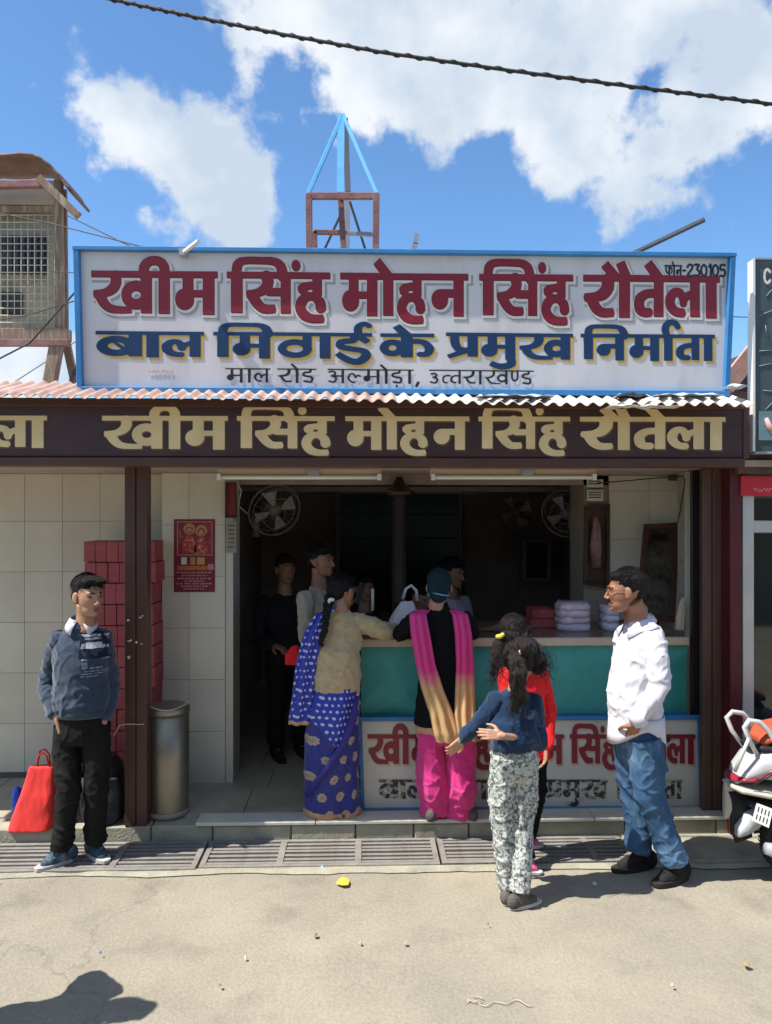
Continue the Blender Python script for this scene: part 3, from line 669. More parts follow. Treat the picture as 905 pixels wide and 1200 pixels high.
# torn liner bits on the roof edge
random.seed(21)
for u0, u1, v, m, lab in ((560,650,464,M['foil'],'crumpled grey foil strip under the sign edge'),(725,762,465,M['black'],'torn black rag lying on the roof edge under the sign'),(770,850,463,M['foil'],'loose pale foil scraps on the roof beside the sign corner'),(857,880,452,M['foil'],'bent metal flashing between the sign and the slate board'),(715,800,476,M['roof_torn'],'broken pale sheet strip hanging over the fascia')):
    mb = MB(); n = 26; vs = []; fs = []
    Yb = 4.24 if m is not M['roof_torn'] else 4.16
    for j in range(6):
        for i in range(n+1):
            t = i/n; p = W(u0+(u1-u0)*t, v, Yb); env = math.sin(math.pi*min(1, max(0, t)))**.5
            vs.append((p.x, p.y+j*.022+.02*nz(p.x*20, j, 2), p.z+env*(.018*nz(p.x*16, j*.9, 7)+(.028 if m is M['black'] else .012)*math.sin(j/5*math.pi))+.004))
    for j in range(5):
        for i in range(n): a = j*(n+1)+i; fs.append((a, a+1, a+n+2, a+n+1))
    mb._add(vs, fs); o = mb.obj('roof_scrap', m, None); md = o.modifiers.new('t', 'SOLIDIFY'); md.thickness = .003; setp(o, lab, 'scrap'); 
# ------------------------------------------------------------------ big sign
def YS(z): return 4.44-(z-2.70)*.075
def Ws(u, v, lift=0):
    Y = 4.42
    for _ in range(4): Y = YS(W(u, v, Y).z)-lift
    return W(u, v, Y)
c0 = Ws(95, 457); c1 = Ws(850, 462); c2 = Ws(857, 300); c3 = Ws(91, 292)
sign = empty('shop_sign', (c0+c1)/2, 'large white signboard with red and blue Hindi lettering and blue frame above the shop', 'sign')
def plate(pts, th, mats, name, parent, dy=.03):
    mb = MB(); f = [Vector(p) for p in pts]; b = [p+Vector((0, dy, 0)) for p in f]
    mb._add(f+b, [(0,1,2,3),(7,6,5,4),(0,4,5,1),(1,5,6,2),(2,6,7,3),(3,7,4,0)]); return mb.obj(name, mats, parent)
# slightly buckled sheet
def BK(x, z): return .006+.007*nz(x*1.3, z*2.0, 3)+.0035*nz(x*3, z*1.2, 9)
vs = []; fs = []; nn_ = 140; mm_ = 34
for j in range(mm_+1):
    for i in range(nn_+1):
        s_, t_ = i/nn_, j/mm_; p = (c0*(1-s_)+c1*s_)*(1-t_)+(c3*(1-s_)+c2*s_)*t_
        vs.append(p+Vector((0, BK(p.x, p.z), 0)))
for j in range(mm_):
    for i in range(nn_): a = j*(nn_+1)+i; fs.append((a, a+1, a+nn_+2, a+nn_+1))
me = bpy.data.meshes.new('panel'); me.from_pydata(vs, [], fs); link_mesh('panel', me, M['board'], sign, True)
plate([c0+Vector((0,.03,0)), c1+Vector((0,.03,0)), c2+Vector((0,.03,0)), c3+Vector((0,.03,0))], .02, M['greyst'], 'backing', sign)
def edge(p, q, n=M['blue'], w=.032, name='frame_rail'):
    MB().bar(p+Vector((0,-.004,0)), q+Vector((0,-.004,0)), .05, w, (0,0,1) if abs((q-p).z) < .3 else (1,0,0)).obj(name, n, sign, bevel=.003)
edge(c0+Vector((-.016,0,.0)), c1+Vector((.016,0,.0))); edge(c3+Vector((-.020,0,.0)), c2+Vector((.020,0,0)), w=.024); edge(c0+Vector((0,.001,.017)), c3+Vector((0,.001,-.013))); edge(c1+Vector((0,.001,.017)), c2+Vector((0,.001,-.013)))
def mapS(u, v, l):
    p = Ws(u, v+(u-107)*.0085, 0); return Vector((p.x, p.y+BK(p.x, p.z)-.0012-l*.45, p.z))
RLAY = [(3.1, 3.2, 4.2, .000, M['grey_sh']), (2.6, 1.0, 1.8, .0015, M['halo']), (.3, .2, 1.2, .003, M['red_dark']), (.3, 0, 0, .0045, M['red'])]
for seq, a, b in ((HIND_KHIM,107,255),(HIND_SINGH,266,387),(HIND_MOHAN,399,549),(HIND_SINGH,562,672),(HIND_RAUTELA,684,844)):
    paint(seq, a, b, 320, 365, RLAY, mapS, sign)
BLAY = [(.3, 3.0, 3.0, .0015, M['yellow']), (.2, 0, 0, .0045, M['navy'])]
for seq, a, b in ((['ba','aa','la'],112,239),(['iW','ma','tha','aa','ee'],250,436),(['ka','e'],446,509),(['pra','ma','U','kha'],523,672),(['iW','na','ma','aa','r','ta','aa'],681,838)):
    paint(seq, a, b, 389.5 if a < 500 else 388, 417.5 if a < 500 else 416.5, BLAY, mapS, sign)
SLAY = [(0, 0, 0, .0045, M['black'])]
for seq, a, b in ((['ma','aa','la'],264,317),(['ra','aa','o','da'],325,371),(['a','lh','ma','aa','o','dda','aa'],384,485),(['u','th','ta','ra','aa','kha','nh','da'],503,626)):
    paint(seq, a, b, 430.5, 446.5, SLAY, mapS, sign, wf=.55, step=1.0)
paint([','], 487, 492, 431, 446, SLAY, mapS, sign, wf=1, head=False)
paint(['pha','aa','o','na'], 779, 800, 305.5, 318, SLAY, mapS, sign, wf=.95, step=1.2)
paint(['-'], 800, 804.5, 305, 317, SLAY, mapS, sign, wf=1, head=False)
paint(['2','3','0','1','0','5'], 805, 852, 303.5, 317.5, SLAY, mapS, sign, wf=.9, head=False, step=1.2)
# small faded red scrawl under the first blue word
for k in range(5):
    pp = [mapS(172+k*6+i*1.2, 434+2.2*math.sin(i*2.1+k), .005) for i in range(6)]
    MB().tube(pp, .0012, 4).obj('scrawl', mat('pale_red%d' % k, (.55,.32,.30), .6), sign)
# lamp arm on top of the sign
a = Ws(218, 299); la = empty('sign_lamp', a, 'short white lamp holder fixed to the top rail of the sign', 'lamp')
MB().bar(a+Vector((0,-.05,0)), Ws(238, 291)+Vector((0,-.12,0)), .022, .018).obj('tube', M['whitep'], la, bevel=.003); MB().box(a+Vector((-.025,-.06,-.018)), a+Vector((.01,.0,.02))).obj('bracket', M['greyst'], la)
o = MB().bar(W(484,297,4.55), W(487,285,4.55), .028, .02).bar(W(487,286,4.55), W(489,274,4.55), .028, .02).obj('bent_strut', M['greyst'], None); setp(o, 'short bent steel stub sticking up behind the sign', 'strut')
o = MB().bar(W(738,299,4.60), W(826,257,4.35), .034, .022).obj('slanting_strut', mat('dark_strut', (.05,.07,.09), .5), None, bevel=.003); setp(o, 'dark steel arm slanting up above the right half of the sign', 'arm')
# ------------------------------------------------------------------ tower frame behind the sign
YT = 5.6
tw = empty('tower_frame', W(402, 300, YT), 'rusty open steel frame with blue pointed top standing behind the sign', 'steel frame')
def tb(p, q, w, m, name, Ya=YT, Yb=YT): MB().bar(W(*p, Ya), W(*q, Yb), w, w*.8, (0,1,0)).obj(name, M[m], tw, bevel=.003)
ap = (402, 135)
for (u, yy) in ((361, YT), (442, YT)): tb(ap, (u, 228), .030, 'skyblue', 'rafter', YT+.25, yy)
MB().bar(W(400,134,YT+.25), W(399,226,YT+.02), .052, .02, (0,1,0)).obj('rafter', M['skyblue'], tw); MB().bar(W(404.5,138,YT+.27), W(408,226,YT+.5), .045, .02, (0,1,0)).obj('rafter', M['greyst'], tw)
tb((360,230),(443,230), .045, 'rust', 'rail'); tb((362,228),(363,330), .048, 'rust', 'post'); tb((441,228),(440,330), .048, 'rust', 'post')
tb((399,226),(405,335), .042, 'rust', 'post', YT+.05, YT+.05); MB().bar(W(407,226,YT+.5), W(406,335,YT+.5), .05, .03, (0,1,0)).obj('post', M['greyst'], tw)
tb((368,272),(405,273), .034, 'rust', 'rail', YT+.12, YT+.12); tb((405,273),(438,275), .030, 'greyst', 'rail', YT+.12, YT+.12); tb((369,271),(370,330), .034, 'rust', 'post', YT+.12, YT+.12)
tb((410,236),(434,310), .018, 'cable', 'brace', YT+.3, YT+.3); tb((400,250),(374,306), .018, 'cable', 'brace', YT+.3, YT+.3)
# ------------------------------------------------------------------ left rooftop cabin
YB = 5.9
cb = empty('rooftop_cabin', W(40, 455, YB), 'small mesh sided wooden cabin on stilts with a curved sheet roof', 'cabin')
def cbb(p, q, w, m, name, Ya=YB, Yb=YB, t=None): MB().bar(W(*p, Ya), W(*q, Yb), w, t or w, (0,1,0)).obj(name, M[m], cb, bevel=.003)
# back board and dark shuttered openings
a = W(-60, 398, YB+.12); b = W(64, 246, YB+.12)
MB().box((a.x,a.y,a.z),(b.x,a.y+.02,b.z)).obj('board', M['cardboard'], cb)
MB().box((a.x,a.y-.01,W(0,277,YB).z),(b.x,a.y,b.z)).obj('board', mat('grey_board', (.42,.38,.31), .8, .2), cb)
def opening(u0, u1, v0, v1):
    p = W(u0, v1, YB+.10); q = W(u1, v0, YB+.10)
    o = MB().box((p.x,p.y,p.z),(q.x,p.y+.012,q.z)).obj('shutter', mat('dark_shutter', (.03,.028,.035), .5), cb)
    n = max(2, int((u1-u0)/7))
    for k in range(n):
        x = p.x+(q.x-p.x)*(k+.5)/n
        MB().box((x-.012,p.y-.012,p.z+.01),(x+.012,p.y-.001,q.z-.01)).obj('slat', mat('shutter_slat', (.06,.055,.06), .5), o)
opening(-50, 54, 276, 320); opening(-50, 26, 342, 368)
gm = MB()
for k in range(17):
    u = -62+k*7.9; gm.tube([W(u,396,YB), W(u,250,YB)], .0042, 5)
for k in range(18):
    v = 252+k*8.4; gm.tube([W(-64,v,YB-.006), W(66,v,YB-.006)], .0042, 5)
gm.obj('wire_mesh', M['wire'], cb)['kind'] = 'stuff'
cbb((69,212),(71,405), .055, 'wood_post', 'post'); cbb((76,222),(78,405), .032, 'wood_post', 'post', YB+.2, YB+.2); cbb((-62,212),(-62,405), .075, 'wood_post', 'post')
cbb((-70,393),(82,393), .09, 'wood_post', 'beam'); cbb((-70,402),(82,402), .05, 'rust', 'beam', YB-.03, YB-.03)
cbb((-70,246),(70,246), .05, 'wood_post', 'beam')
cbb((68,398),(57,458), .085, 'wood_post', 'leg'); cbb((77,398),(90,458), .055, 'wood_post', 'leg', YB+.2, YB+.2); cbb((-50,398),(-42,458), .08, 'wood_post', 'leg'); cbb((80,455),(97,418), .03, 'dark_wood', 'brace')
# curved roof: arched sheets
prof = [(-75,214,0),(0,207,0),(60,206,0),(74,214,0),(88,228,0),(101,247,0)]
vs = []; fs = []
for i in range(len(prof)*4-3):
    t = i/4; k = min(int(t), len(prof)-2); f = t-k
    u = prof[k][0]*(1-f)+prof[k+1][0]*f; v = prof[k][1]*(1-f)+prof[k+1][1]*f
    for j in range(7):
        y = YB-.22+j*.065; p = W(u, v, YB+.12); vs.append((p.x, y, p.z+.006*math.sin(i*2)))
n = len(prof)*4-3
for i in range(n-1):
    for j in range(6): fs.append((i*7+j, i*7+j+1, i*7+j+8, i*7+j+7))
me = bpy.data.meshes.new('r'); me.from_pydata(vs, [], fs); o = link_mesh('roof', me, mat('brown_sheet', (.17,.10,.075), .8, .25, 8, .3, 60), cb, True); md = o.modifiers.new('s', 'SOLIDIFY'); md.thickness = .02
p = W(-70, 240, YB); q = W(66, 213, YB); MB().box((p.x,YB-.02,p.z),(q.x,YB+.0,q.z)).obj('fascia_panel', mat('beige_ply', (.42,.34,.26), .8, .12), cb)
cbb((46,209),(92,253), .055, 'wood_post', 'rafter', YB-.24, YB-.24); cbb((-75,218),(50,216), .05, 'rust', 'rafter', YB-.2, YB-.2)
o = MB().ell((0,0,0),1).bm.free()
# far tree tops + right hand roof
YD = 7.0
rr_ = empty('neighbour_roof', W(872, 455, 5.4), 'small dark gable roof with pinkish edge behind the slate board', 'roof')
a, b, c_ = W(851,455,5.4), W(884,409,5.4), W(905,440,5.4)
MB()._add([a, b, b+Vector((1.2,0,0)), a+Vector((1.6,0,-.3)), a+Vector((0,.6,0)), b+Vector((0,.6,0)), b+Vector((1.2,.6,0)), a+Vector((1.6,.6,-.3))], [(0,3,2,1),(4,5,6,7),(0,1,5,4),(1,2,6,5),(2,3,7,6),(3,0,4,7)]).obj('gable', M['dark_wood'], rr_)
MB().bar(a+Vector((-.03,-.05,0)), b+Vector((.02,-.05,.03)), .12, .045, (0,1,0)).obj('bargeboard', mat('pink_barge', (.45,.26,.20), .8, .2), rr_)
# ------------------------------------------------------------------ wires
def wire(pts, r, name, label, m=M['cable'], seg=6): 
    ps = []
    for i in range(len(pts)-1):
        for t in np.linspace(0, 1, 9)[:-1]: ps.append(pts[i].lerp(pts[i+1], float(t)))
    ps.append(pts[-1])
    o = MB().tube(ps, r, seg).obj(name, m, None, True); return setp(o, label, 'cable')
pts = [W(-80,-52,3.9), W(130,-1,3.85), W(215,17,3.83), W(330,40,3.82), W(452,62,3.8), W(600,83,3.8), W(760,104,3.8), W(905,122,3.8), W(1050,138,3.8)]
main = wire(pts, .0085, 'overhead_cable', 'thick black twisted cable crossing the sky above the shop')
# second strand twisted round it
ps = []; acc = 0
for i in range(len(pts)-1):
    for t in np.linspace(0, 1, 40)[:-1]:
        p = pts[i].lerp(pts[i+1], float(t)); k = (i*39+t*39)*.9; ps.append(p+Vector((0, math.cos(k)*.010, math.sin(k)*.010)))
MB().tube(ps, .0050, 5).obj('strand', M['cable'], main, True)
thin = M['cable']
wire([W(78,252,5.5), W(160,292,4.6)], .004, 'thin_cable', 'thin wire from the cabin roof corner down to the sign corner')
wire([W(-20,246,5.4), W(60,262,5.3), W(170,290,4.6)], .004, 'thin_cable', 'thin wire crossing the cabin mesh towards the sign')
wire([W(60,318,5.4), W(95,320,4.5)], .003, 'thin_cable', 'short level wire between the cabin post and the sign edge')
wire([W(-30,436,5.2), W(0,420,5.2), W(35,402,5.1), W(62,372,5.0), W(92,338,4.6)], .006, 'thin_cable', 'drooping black wire rising across the cabin leg to the sign')
wire([W(-20,378,5.2), W(30,370,5.2), W(93,351,4.6)], .004, 'thin_cable', 'thin wire across the lower part of the cabin mesh')
wire([W(15,449,6.8), W(60,420,6.8), W(95,396,6.8)], .004, 'thin_cable', 'thin wire rising beside the cabin legs near the roof')
wire([W(-20,400,6.5), W(70,403,6.5)], .004, 'thin_cable', 'thin level wire seen just below the cabin floor')
wire([W(850,371,6.5), W(890,372,6.5)], .004, 'thin_cable', 'thin level wire in the gap between sign and slate board')
# ------------------------------------------------------------------ neighbour board (right)
YN = 4.42
nb = empty('slate_signboard', W(900, 530, YN), 'slate grey signboard with white edge strip at the right edge', 'sign')
a = W(884, 529, YN); b = W(1010, 306, YN)
MB().box((a.x,YN,a.z),(b.x,YN+.05,b.z)).obj('panel', M['signdark'], nb)
MB().box((a.x-.014,YN-.012,a.z),(a.x,YN+.05,b.z)).obj('edge_strip', M['whitep'], nb); MB().box((a.x,YN-.010,a.z-.014),(b.x,YN+.05,a.z-.001)).obj('edge_strip', M['greyst'], nb); MB().box((a.x,YN-.010,b.z+.001),(b.x,YN+.05,b.z+.012)).obj('edge_strip', M['greyst'], nb)
def mapN(u, v, l): return W(u, v, YN-.004-l)
paint(['C'], 895, 904, 315, 332, [(0, 0, 0, .002, M['paper'])], mapN, nb, wf=1.0, head=False)
p = W(889, 516, YN); q = W(960, 482, YN); MB().box((p.x,YN-.006,p.z),(q.x,YN-.0015,q.z)).obj('panel_inset', mat('blue_grey_print', (.13,.22,.26), .5, .2), nb)
MB().tube([W(898,490,YN-.012), W(902,500,YN-.012), W(908,508,YN-.012)], [.012,.018,.02], 6).obj('print', mat('pink_print_b', (.6,.35,.33), .6), nb)
for k in range(7):
    rs = random.Random(k); MB().tube([W(886+rs.random()*14,340+k*22+rs.random()*10,YN-.003), W(896+rs.random()*20,336+k*22+rs.random()*14,YN-.003)], .0025, 4).obj('scratch', mat('scratch%d' % k, (.22,.26,.24), .7), nb)
# neighbour shop front
YS2 = 4.66
ns = empty('glass_shopfront', W(905, 1000, YS2), 'aluminium framed glass shopfront of the neighbour at the right edge', 'shopfront')
def nbox(u0, u1, v0, v1, y0, y1, m, name, bev=.003):
    p = W(u0, v1, YS2); q = W(u1, v0, YS2); return MB().box((p.x,y0,p.z),(q.x,y1,q.z)).obj(name, m, ns, bevel=bev)
nbox(868, 881, 557, 985, YS2-.03, YS2+.05, M['alu'], 'frame_post'); nbox(881.5, 1100, 610, 624, YS2-.02, YS2+.04, M['alu'], 'transom')
nbox(881.5, 1100, 625, 985, YS2, YS2+.006, M['glassclear'], 'pane', 0); nbox(881.5, 1100, 584, 609.5, YS2, YS2+.006, M['glassclear'], 'pane', 0); 
nbox(868, 1100, 985, 1010, YS2-.05, YS2+.3, M['concrete'], 'threshold')
MB().box((X(868,YS2),YS2+1.2,0),(X(1100,YS2),YS2+1.3,2.6)).obj('rear_wall', M['dark_in'], ns)
st(MB().box((X(856,YS2),YS2-.1,Z(556,YS2,870)),(X(1100,YS2),YS2+1.4,Z(530,YS2,870))).obj('lintel', mat('brown_lintel', (.10,.055,.045), .7, .3, 6)))
rs = empty('red_shop_strip', W(890, 581, YS2), 'red strip sign above the neighbouring glass door', 'sign')
p = W(869, 581, YS2-.06); q = W(1100, 558, YS2-.06); MB().box((p.x,YS2-.06,p.z),(q.x,YS2-.035,q.z)).obj('panel', mat('bright_red', (.55,.02,.03), .4, .1), rs, bevel=.003)
for k in range(5):
    for q_ in range(3): MB().ell(W(884+k*5+q_*1.6,574+((k*3+q_*2)%4)-1.5,YS2-.062), (.0035,.001,.003+.002*((k+q_)%2)), seg=8, ring=4).obj('print', M['paper'], rs)
st(MB().box((2.34,4.66,-.05),(6,9,.03)).obj('pavement', M['concrete']))
# far street side behind the camera (seen only mirrored in glass, shades the street)
def opposite(x0, x1, h, m, label, y=-5.2):
    r = empty('street_house', ((x0+x1)/2, y, 0), label, 'building', 'houses across the street')
    MB().box((x0,y-3,0),(x1,y,h)).obj('wall', m, r)
    nwin = int((x1-x0)/1.6)
    for k in range(nwin):
        for z0 in (1.0, 3.7):
            if z0+1.3 > h: continue
            xx = x0+.5+k*1.6
            f = MB().box((xx,y-.02,z0),(xx+.9,y+.04,z0+1.3)).obj('window', M['dark_wood'], r); MB().box((xx+.08,y+.041,z0+.08),(xx+.82,y+.05,z0+1.22)).obj('pane', M['dark_glass'], f)
    MB().box((x0-.1,y-3.1,h),(x1+.1,y+.4,h+.12)).obj('roof', M['rust'], r)
opposite(-9, -2.2, 3.4, M['opp'], 'low ochre house across the street, left'); opposite(-2.1, 4.2, 5.2, M['opp2'], 'tall green house across the street, middle'); opposite(4.3, 12, 3.6, M['opp'], 'low ochre house across the street, right')
# ------------------------------------------------------------------ counter
YK = 4.90
zk = Z(751,YK)
kx0, kx1 = X(423,YK), X(806,YK)
ct = empty('sweet_counter', ((kx0+kx1)/2, YK, ZF), 'shop counter with teal front and cream edged top', 'counter')
tp = MB()
vs=[]; fs=[]; n=110   # slightly wavy teal sheet
for j in range(25):
    for i in range(n+1):
        x = kx0+(kx1-kx0)*i/n; t = j/24; z = .68+(zk-.02-.68)*t; vs.append((x, YK+.020+.008*nz(x*3+z*2, z*2, 2)-.012*max(0, ridge(x*2.6-z*2.6, z*1.2, 5))**4-.006*max(0, ridge(x*5+z*3, z*2, 8))**3, z))
for j in range(24):
    for i in range(n): a=j*(n+1)+i; fs.append((a,a+1,a+n+2,a+n+1))
tp._add(vs, fs); tp.obj('front_panel', M['teal'], ct, True)
MB().box((kx0,YK+.03,ZF),(kx1,YK+.10,zk-.02)).obj('carcass', M['dark_wood'], ct); MB().box((kx0,YK+.101,ZF),(kx0+.03,YK+.70,zk-.02)).obj('side_panel', M['teal'], ct)
MB().box((kx0-.01,YK-.03,zk-.035),(kx1,YK+.0,zk+.018)).obj('edge_strip', M['cream'], ct, bevel=.006)
MB().box((kx0-.01,YK+.001,zk-.018),(kx1,YK+.75,zk+.016)).obj('counter_top', M['counter_top'], ct, bevel=.003)
MB().box((kx0+.06,YK+.002,.665),(kx1,YK+.028,.70)).obj('ledge', M['blue'], ct)
# lower sign
YP = 4.86
ls = empty('counter_sign', W(622, 948, YP), 'low white sign with worn black second line standing against the counter', 'sign')
def lp(u, v): return W(u, v, YP)
a, b, c_, d_ = lp(425,949), lp(822,946), lp(819,840), lp(422,842)
plate([a, b, c_, d_], 0, M['board_old'], 'panel', ls, .02)
for p, q in ((a,b),(d_,c_)): MB().bar(p+Vector((-.02,-.006,0)), q+Vector((.02,-.006,0)), .03, .026, (0,0,1)).obj('frame_rail', M['blue'], ls, bevel=.003)
for p, q in ((a,d_),(b,c_)): MB().bar(p+Vector((0,-.005,.014)), q+Vector((0,-.005,-.014)), .03, .026, (1,0,0)).obj('frame_rail', M['blue'], ls, bevel=.003)
def mapP(u, v, l): return W(u, v, YP-.002-l)
LLAY = [(1.2, 1.6, 1.8, .001, mat('pink_shadow', (.55,.42,.36), .6)), (.3, 0, 0, .003, M['red'])]
LL2 = [(0, 0, 0, .003, M['worn_black'])]
k = (815-431)/(844-107)
for seq, a_, b_ in ((HIND_KHIM,107,255),(HIND_SINGH,266,387),(HIND_MOHAN,399,549),(HIND_SINGH,562,672),(HIND_RAUTELA,684,844)):
    paint(seq, 431+(a_-107)*k, 431+(b_-107)*k, 863, 895, LLAY, mapP, ls, step=1.0)
for seq, a_, b_ in ((['ba','aa','la'],444,498),(['iW','ma','tha','aa','ee'],508,592),(['ka','e'],598,628),(['pra','ma','U','kha'],640,712),(['iW','na','ma','aa','r','ta','aa'],722,800)):
    paint(seq, a_, b_, 915, 936, LL2, mapP, ls, step=1.0)
# ------------------------------------------------------------------ tube lights
def tube_light(u0, u1, label):
    Y = 4.62; r = empty('tube_light', W((u0+u1)/2, 556, Y), label, 'tube light', 'fluorescent battens under the fascia')
    p = W(u0, 558, Y); q = W(u1, 558, Y)
    MB().box((p.x,Y,p.z),(q.x,Y+.05,p.z+.045)).obj('housing', M['cream'], r, bevel=.004)
    MB().tube([p+Vector((.02,-.012,-.008)), q+Vector((-.02,-.012,-.008))], .013, 10).obj('tube', mat('frosted_tube', (.75,.74,.66), .25, .03), r, True)
    for e in (p+Vector((.0,-.03,-.025)), q+Vector((-.025,-.03,-.025))): MB().box(e, e+Vector((.025,.03,.04))).obj('end_cap', M['whitep'], r, bevel=.003)
    MB().box((X(u0+(u1-u0)*.55,Y),Y-.02,p.z+.0),(X(u0+(u1-u0)*.62,Y),Y-.002,p.z+.04)).obj('starter', M['greyst'], r)
tube_light(255, 447, 'beige tube light batten hanging over the doorway at left'); tube_light(505, 698, 'beige tube light batten hanging over the counter at right')
cc = empty('ceiling_fan_hub', W(468, 575, 5.6), 'dark ceiling fan hub between the two tube lights', 'fan')
MB().loft([(0,0,-.05,.03,.03),(0,0,-.04,.09,.09),(0,0,.0,.10,.10),(0,0,.04,.05,.05),(0,0,.10,.02,.02)], 16).obj('hub', M['dark_wood'], None).parent = cc
for k_ in range(3):
    a_ = k_*2.094+.3; o = MB().bar((.09*math.cos(a_),.09*math.sin(a_),-.01),(.60*math.cos(a_),.60*math.sin(a_),-.02),.13,.006).obj('blade', M['dark_wood'], None); o.parent = cc
# ------------------------------------------------------------------ wall fans
def wall_fan(u, v, Y, label, flip=1):
    r = empty('wall_fan', W(u, v, Y), label, 'fan', 'wall fans in the shop')
    bm_ = Matrix.Rotation(R(28)*flip, 3, 'Z') @ Matrix.Rotation(R(22), 3, 'X')
    def tr(p): return bm_ @ Vector(p)
    wm = MB()
    for rad, y in ((.20,0),(.185,-.045),(.185,.045),(.12,-.075),(.05,-.085)):
        wm.tube([tr((rad*math.cos(t), y, rad*math.sin(t))) for t in [i*2*math.pi/28 for i in range(29)]], .0028 if rad < .19 else .006, 5, False)
    for i in range(20):
        t = i*2*math.pi/20; wm.tube([tr((.05*math.cos(t),-.085,.05*math.sin(t))), tr((.12*math.cos(t),-.075,.12*math.sin(t))), tr((.185*math.cos(t),-.045,.185*math.sin(t))), tr((.20*math.cos(t),0,.20*math.sin(t))), tr((.185*math.cos(t),.045,.185*math.sin(t)))], .0016, 4, False)
    o = wm.obj('cage', M['fanp'], None, True); o.parent = r
    for i in range(4):
        t = i*math.pi/2+.4; pts = [(.02*math.cos(t),-.01,.02*math.sin(t)), (.16*math.cos(t-.3),-.02,.16*math.sin(t-.3)), (.17*math.cos(t+.35),.02,.17*math.sin(t+.35))]
        b_ = MB(); b_._add([tr(p) for p in pts], [(0,1,2)]); o = b_.obj('blade', M['mullion'], None); o.parent = r; o.modifiers.new('s','SOLIDIFY').thickness = .003
    mb = MB().tube([tr((0,-.03,0)), tr((0,.04,0)), tr((0,.13,0)), tr((0,.16,0))], [.04,.055,.055,.03], 14); o = mb.obj('motor', M['fanp'], None, True); o.parent = r
    o = MB().tube([tr((0,.10,-.02)), Vector((-.10*flip,.16,-.06)), Vector((-.16*flip,.2,-.06)), Vector((-.17*flip,.22,-.20))], [.022,.022,.03,.03], 10).obj('arm', M['fanp'], None, True); o.parent = r
wall_fan(322, 598, 5.75, 'white wall fan high on the left side of the doorway', 1); wall_fan(664, 602, 6.1, 'white wall fan high beside the framed picture', -1); wall_fan(605, 600, 7.4, 'dim wall fan at the back of the room', -1)
o = MB().tube([W(275,560,5.4), W(283,575,5.4), W(279,592,5.45), W(290,602,5.6)], .004, 5).obj('fan_wire', M['paper'], None, True); setp(o, 'loose pale wire hanging to the left wall fan', 'wire')
o = MB().tube([W(700,566,4.8), W(740,563,4.8), W(770,560,4.85), W(800,558,4.9), W(803,562,5.0), W(797,600,5.1), W(794,612,5.1)], .004, 5).obj('picture_wire', M['cable'], None, True); setp(o, 'thin dark wire holding the leaning picture frame', 'wire')
# ------------------------------------------------------------------ pictures and posters
def picture(q4, fw, label, name='framed_picture', fm=None, pm=None, dy=.03):
    r = empty(name, (q4[0]+q4[1])/2, label, 'picture'); c = sum(q4, Vector())/4
    plate([p.lerp(c, .04) for p in q4], 0, pm or M['pic_glass'], 'print', r, .015)
    for i in range(4):
        p, q = q4[i], q4[(i+1) % 4]; d = (q-p).normalized()*fw*.5
        MB().bar((p-d if i % 2 == 0 else p+d)+Vector((0,-.004,0)), (q+d if i % 2 == 0 else q-d)+Vector((0,-.004,0)), .03, fw, (0,0,1) if abs((q-p).normalized().z) < .5 else (1,0,0)).obj('frame_rail', fm or M['dark_wood'], r, bevel=.003)
    return r
f = picture([W(686,683,5.58), W(712,687,5.62), W(712,593,5.62), W(687,595,5.58)], .028, 'tall framed picture hanging on the dim brown column', pm=mat('dark_brown_print', (.09,.045,.035), .3, .3, 12))
MB().tube([W(699,665,5.55), W(698,640,5.55), W(699,618,5.55), W(698,606,5.55)], [.03,.045,.03,.016], 8).obj('figure_print', mat('faded_figure', (.26,.13,.11), .5, .4, 20), f)
f = picture([W(748,722,5.25), W(788,726,5.25), W(793,615,5.5), W(757,617,5.5)], .035, 'brown framed picture leaning against the right tiled wall', fm=mat('brown_frame', (.10,.035,.02), .4, .2))
pr = empty('wall_notice', W(698, 580, 5.6), 'small white notice pasted above the framed picture', 'notice')
for v0, v1 in ((562,571),(574,587)):
    p = W(688,v1,5.6); q = W(707,v0,5.6); MB().box((p.x,5.6,p.z),(q.x,5.604,q.z)).obj('sheet', M['paper'], pr)
for v in (564,567,577,580,583): MB().bar(W(690,v,5.597), W(704+(v%3),v,5.597), .004, .006).obj('print', M['black'], pr)
pn = empty('wall_notice', W(268, 660, 5.35), 'pale paper notice on the dim return of the tiled column', 'notice')
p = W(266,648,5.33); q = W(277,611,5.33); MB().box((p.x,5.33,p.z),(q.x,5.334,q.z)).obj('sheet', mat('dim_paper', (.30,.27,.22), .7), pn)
for v in range(616, 646, 5): MB().bar(W(268,v,5.327), W(275,v,5.327), .004, .005).obj('print', M['black'], pn)
pi = picture([W(265,606,5.34), W(277,606,5.34), W(276,566,5.34), W(266,566,5.34)], .012, 'small dark calendar picture at the top of the column edge', pm=M['maroon'])
# poster
po = empty('poster', W(228, 694, YC-.01), 'dark red festival poster with two figures taped to the tiled column', 'poster')
def pbox(u0, u1, v0, v1, m, lift, name='print'):
    p = W(u0, v1, YC-.006-lift); q = W(u1, v0, YC-.006-lift); return MB().box((p.x,p.y,p.z),(q.x,p.y+.0009,q.z)).obj(name, m, po)
pbox(204,252,608.5,694,M['maroon'],0,'sheet')
pbox(207.5,249,611,651,M['pinkprint'],.001); pbox(208.5,248,612,650,mat('poster_red', (.24,.02,.035), .4, .3, 12, col2=(.34,.10,.06), c2s=25, c2lo=.55, c2hi=.65),.002)
def disc(u, v, r, m, lift):
    c = W(u, v, YC-.006-lift); pts = [c+Vector((r*math.cos(t)*1.0, 0, r*math.sin(t))) for t in [i*2*math.pi/20 for i in range(20)]]
    MB()._add(pts, [tuple(range(20))]).obj('print', m, po)
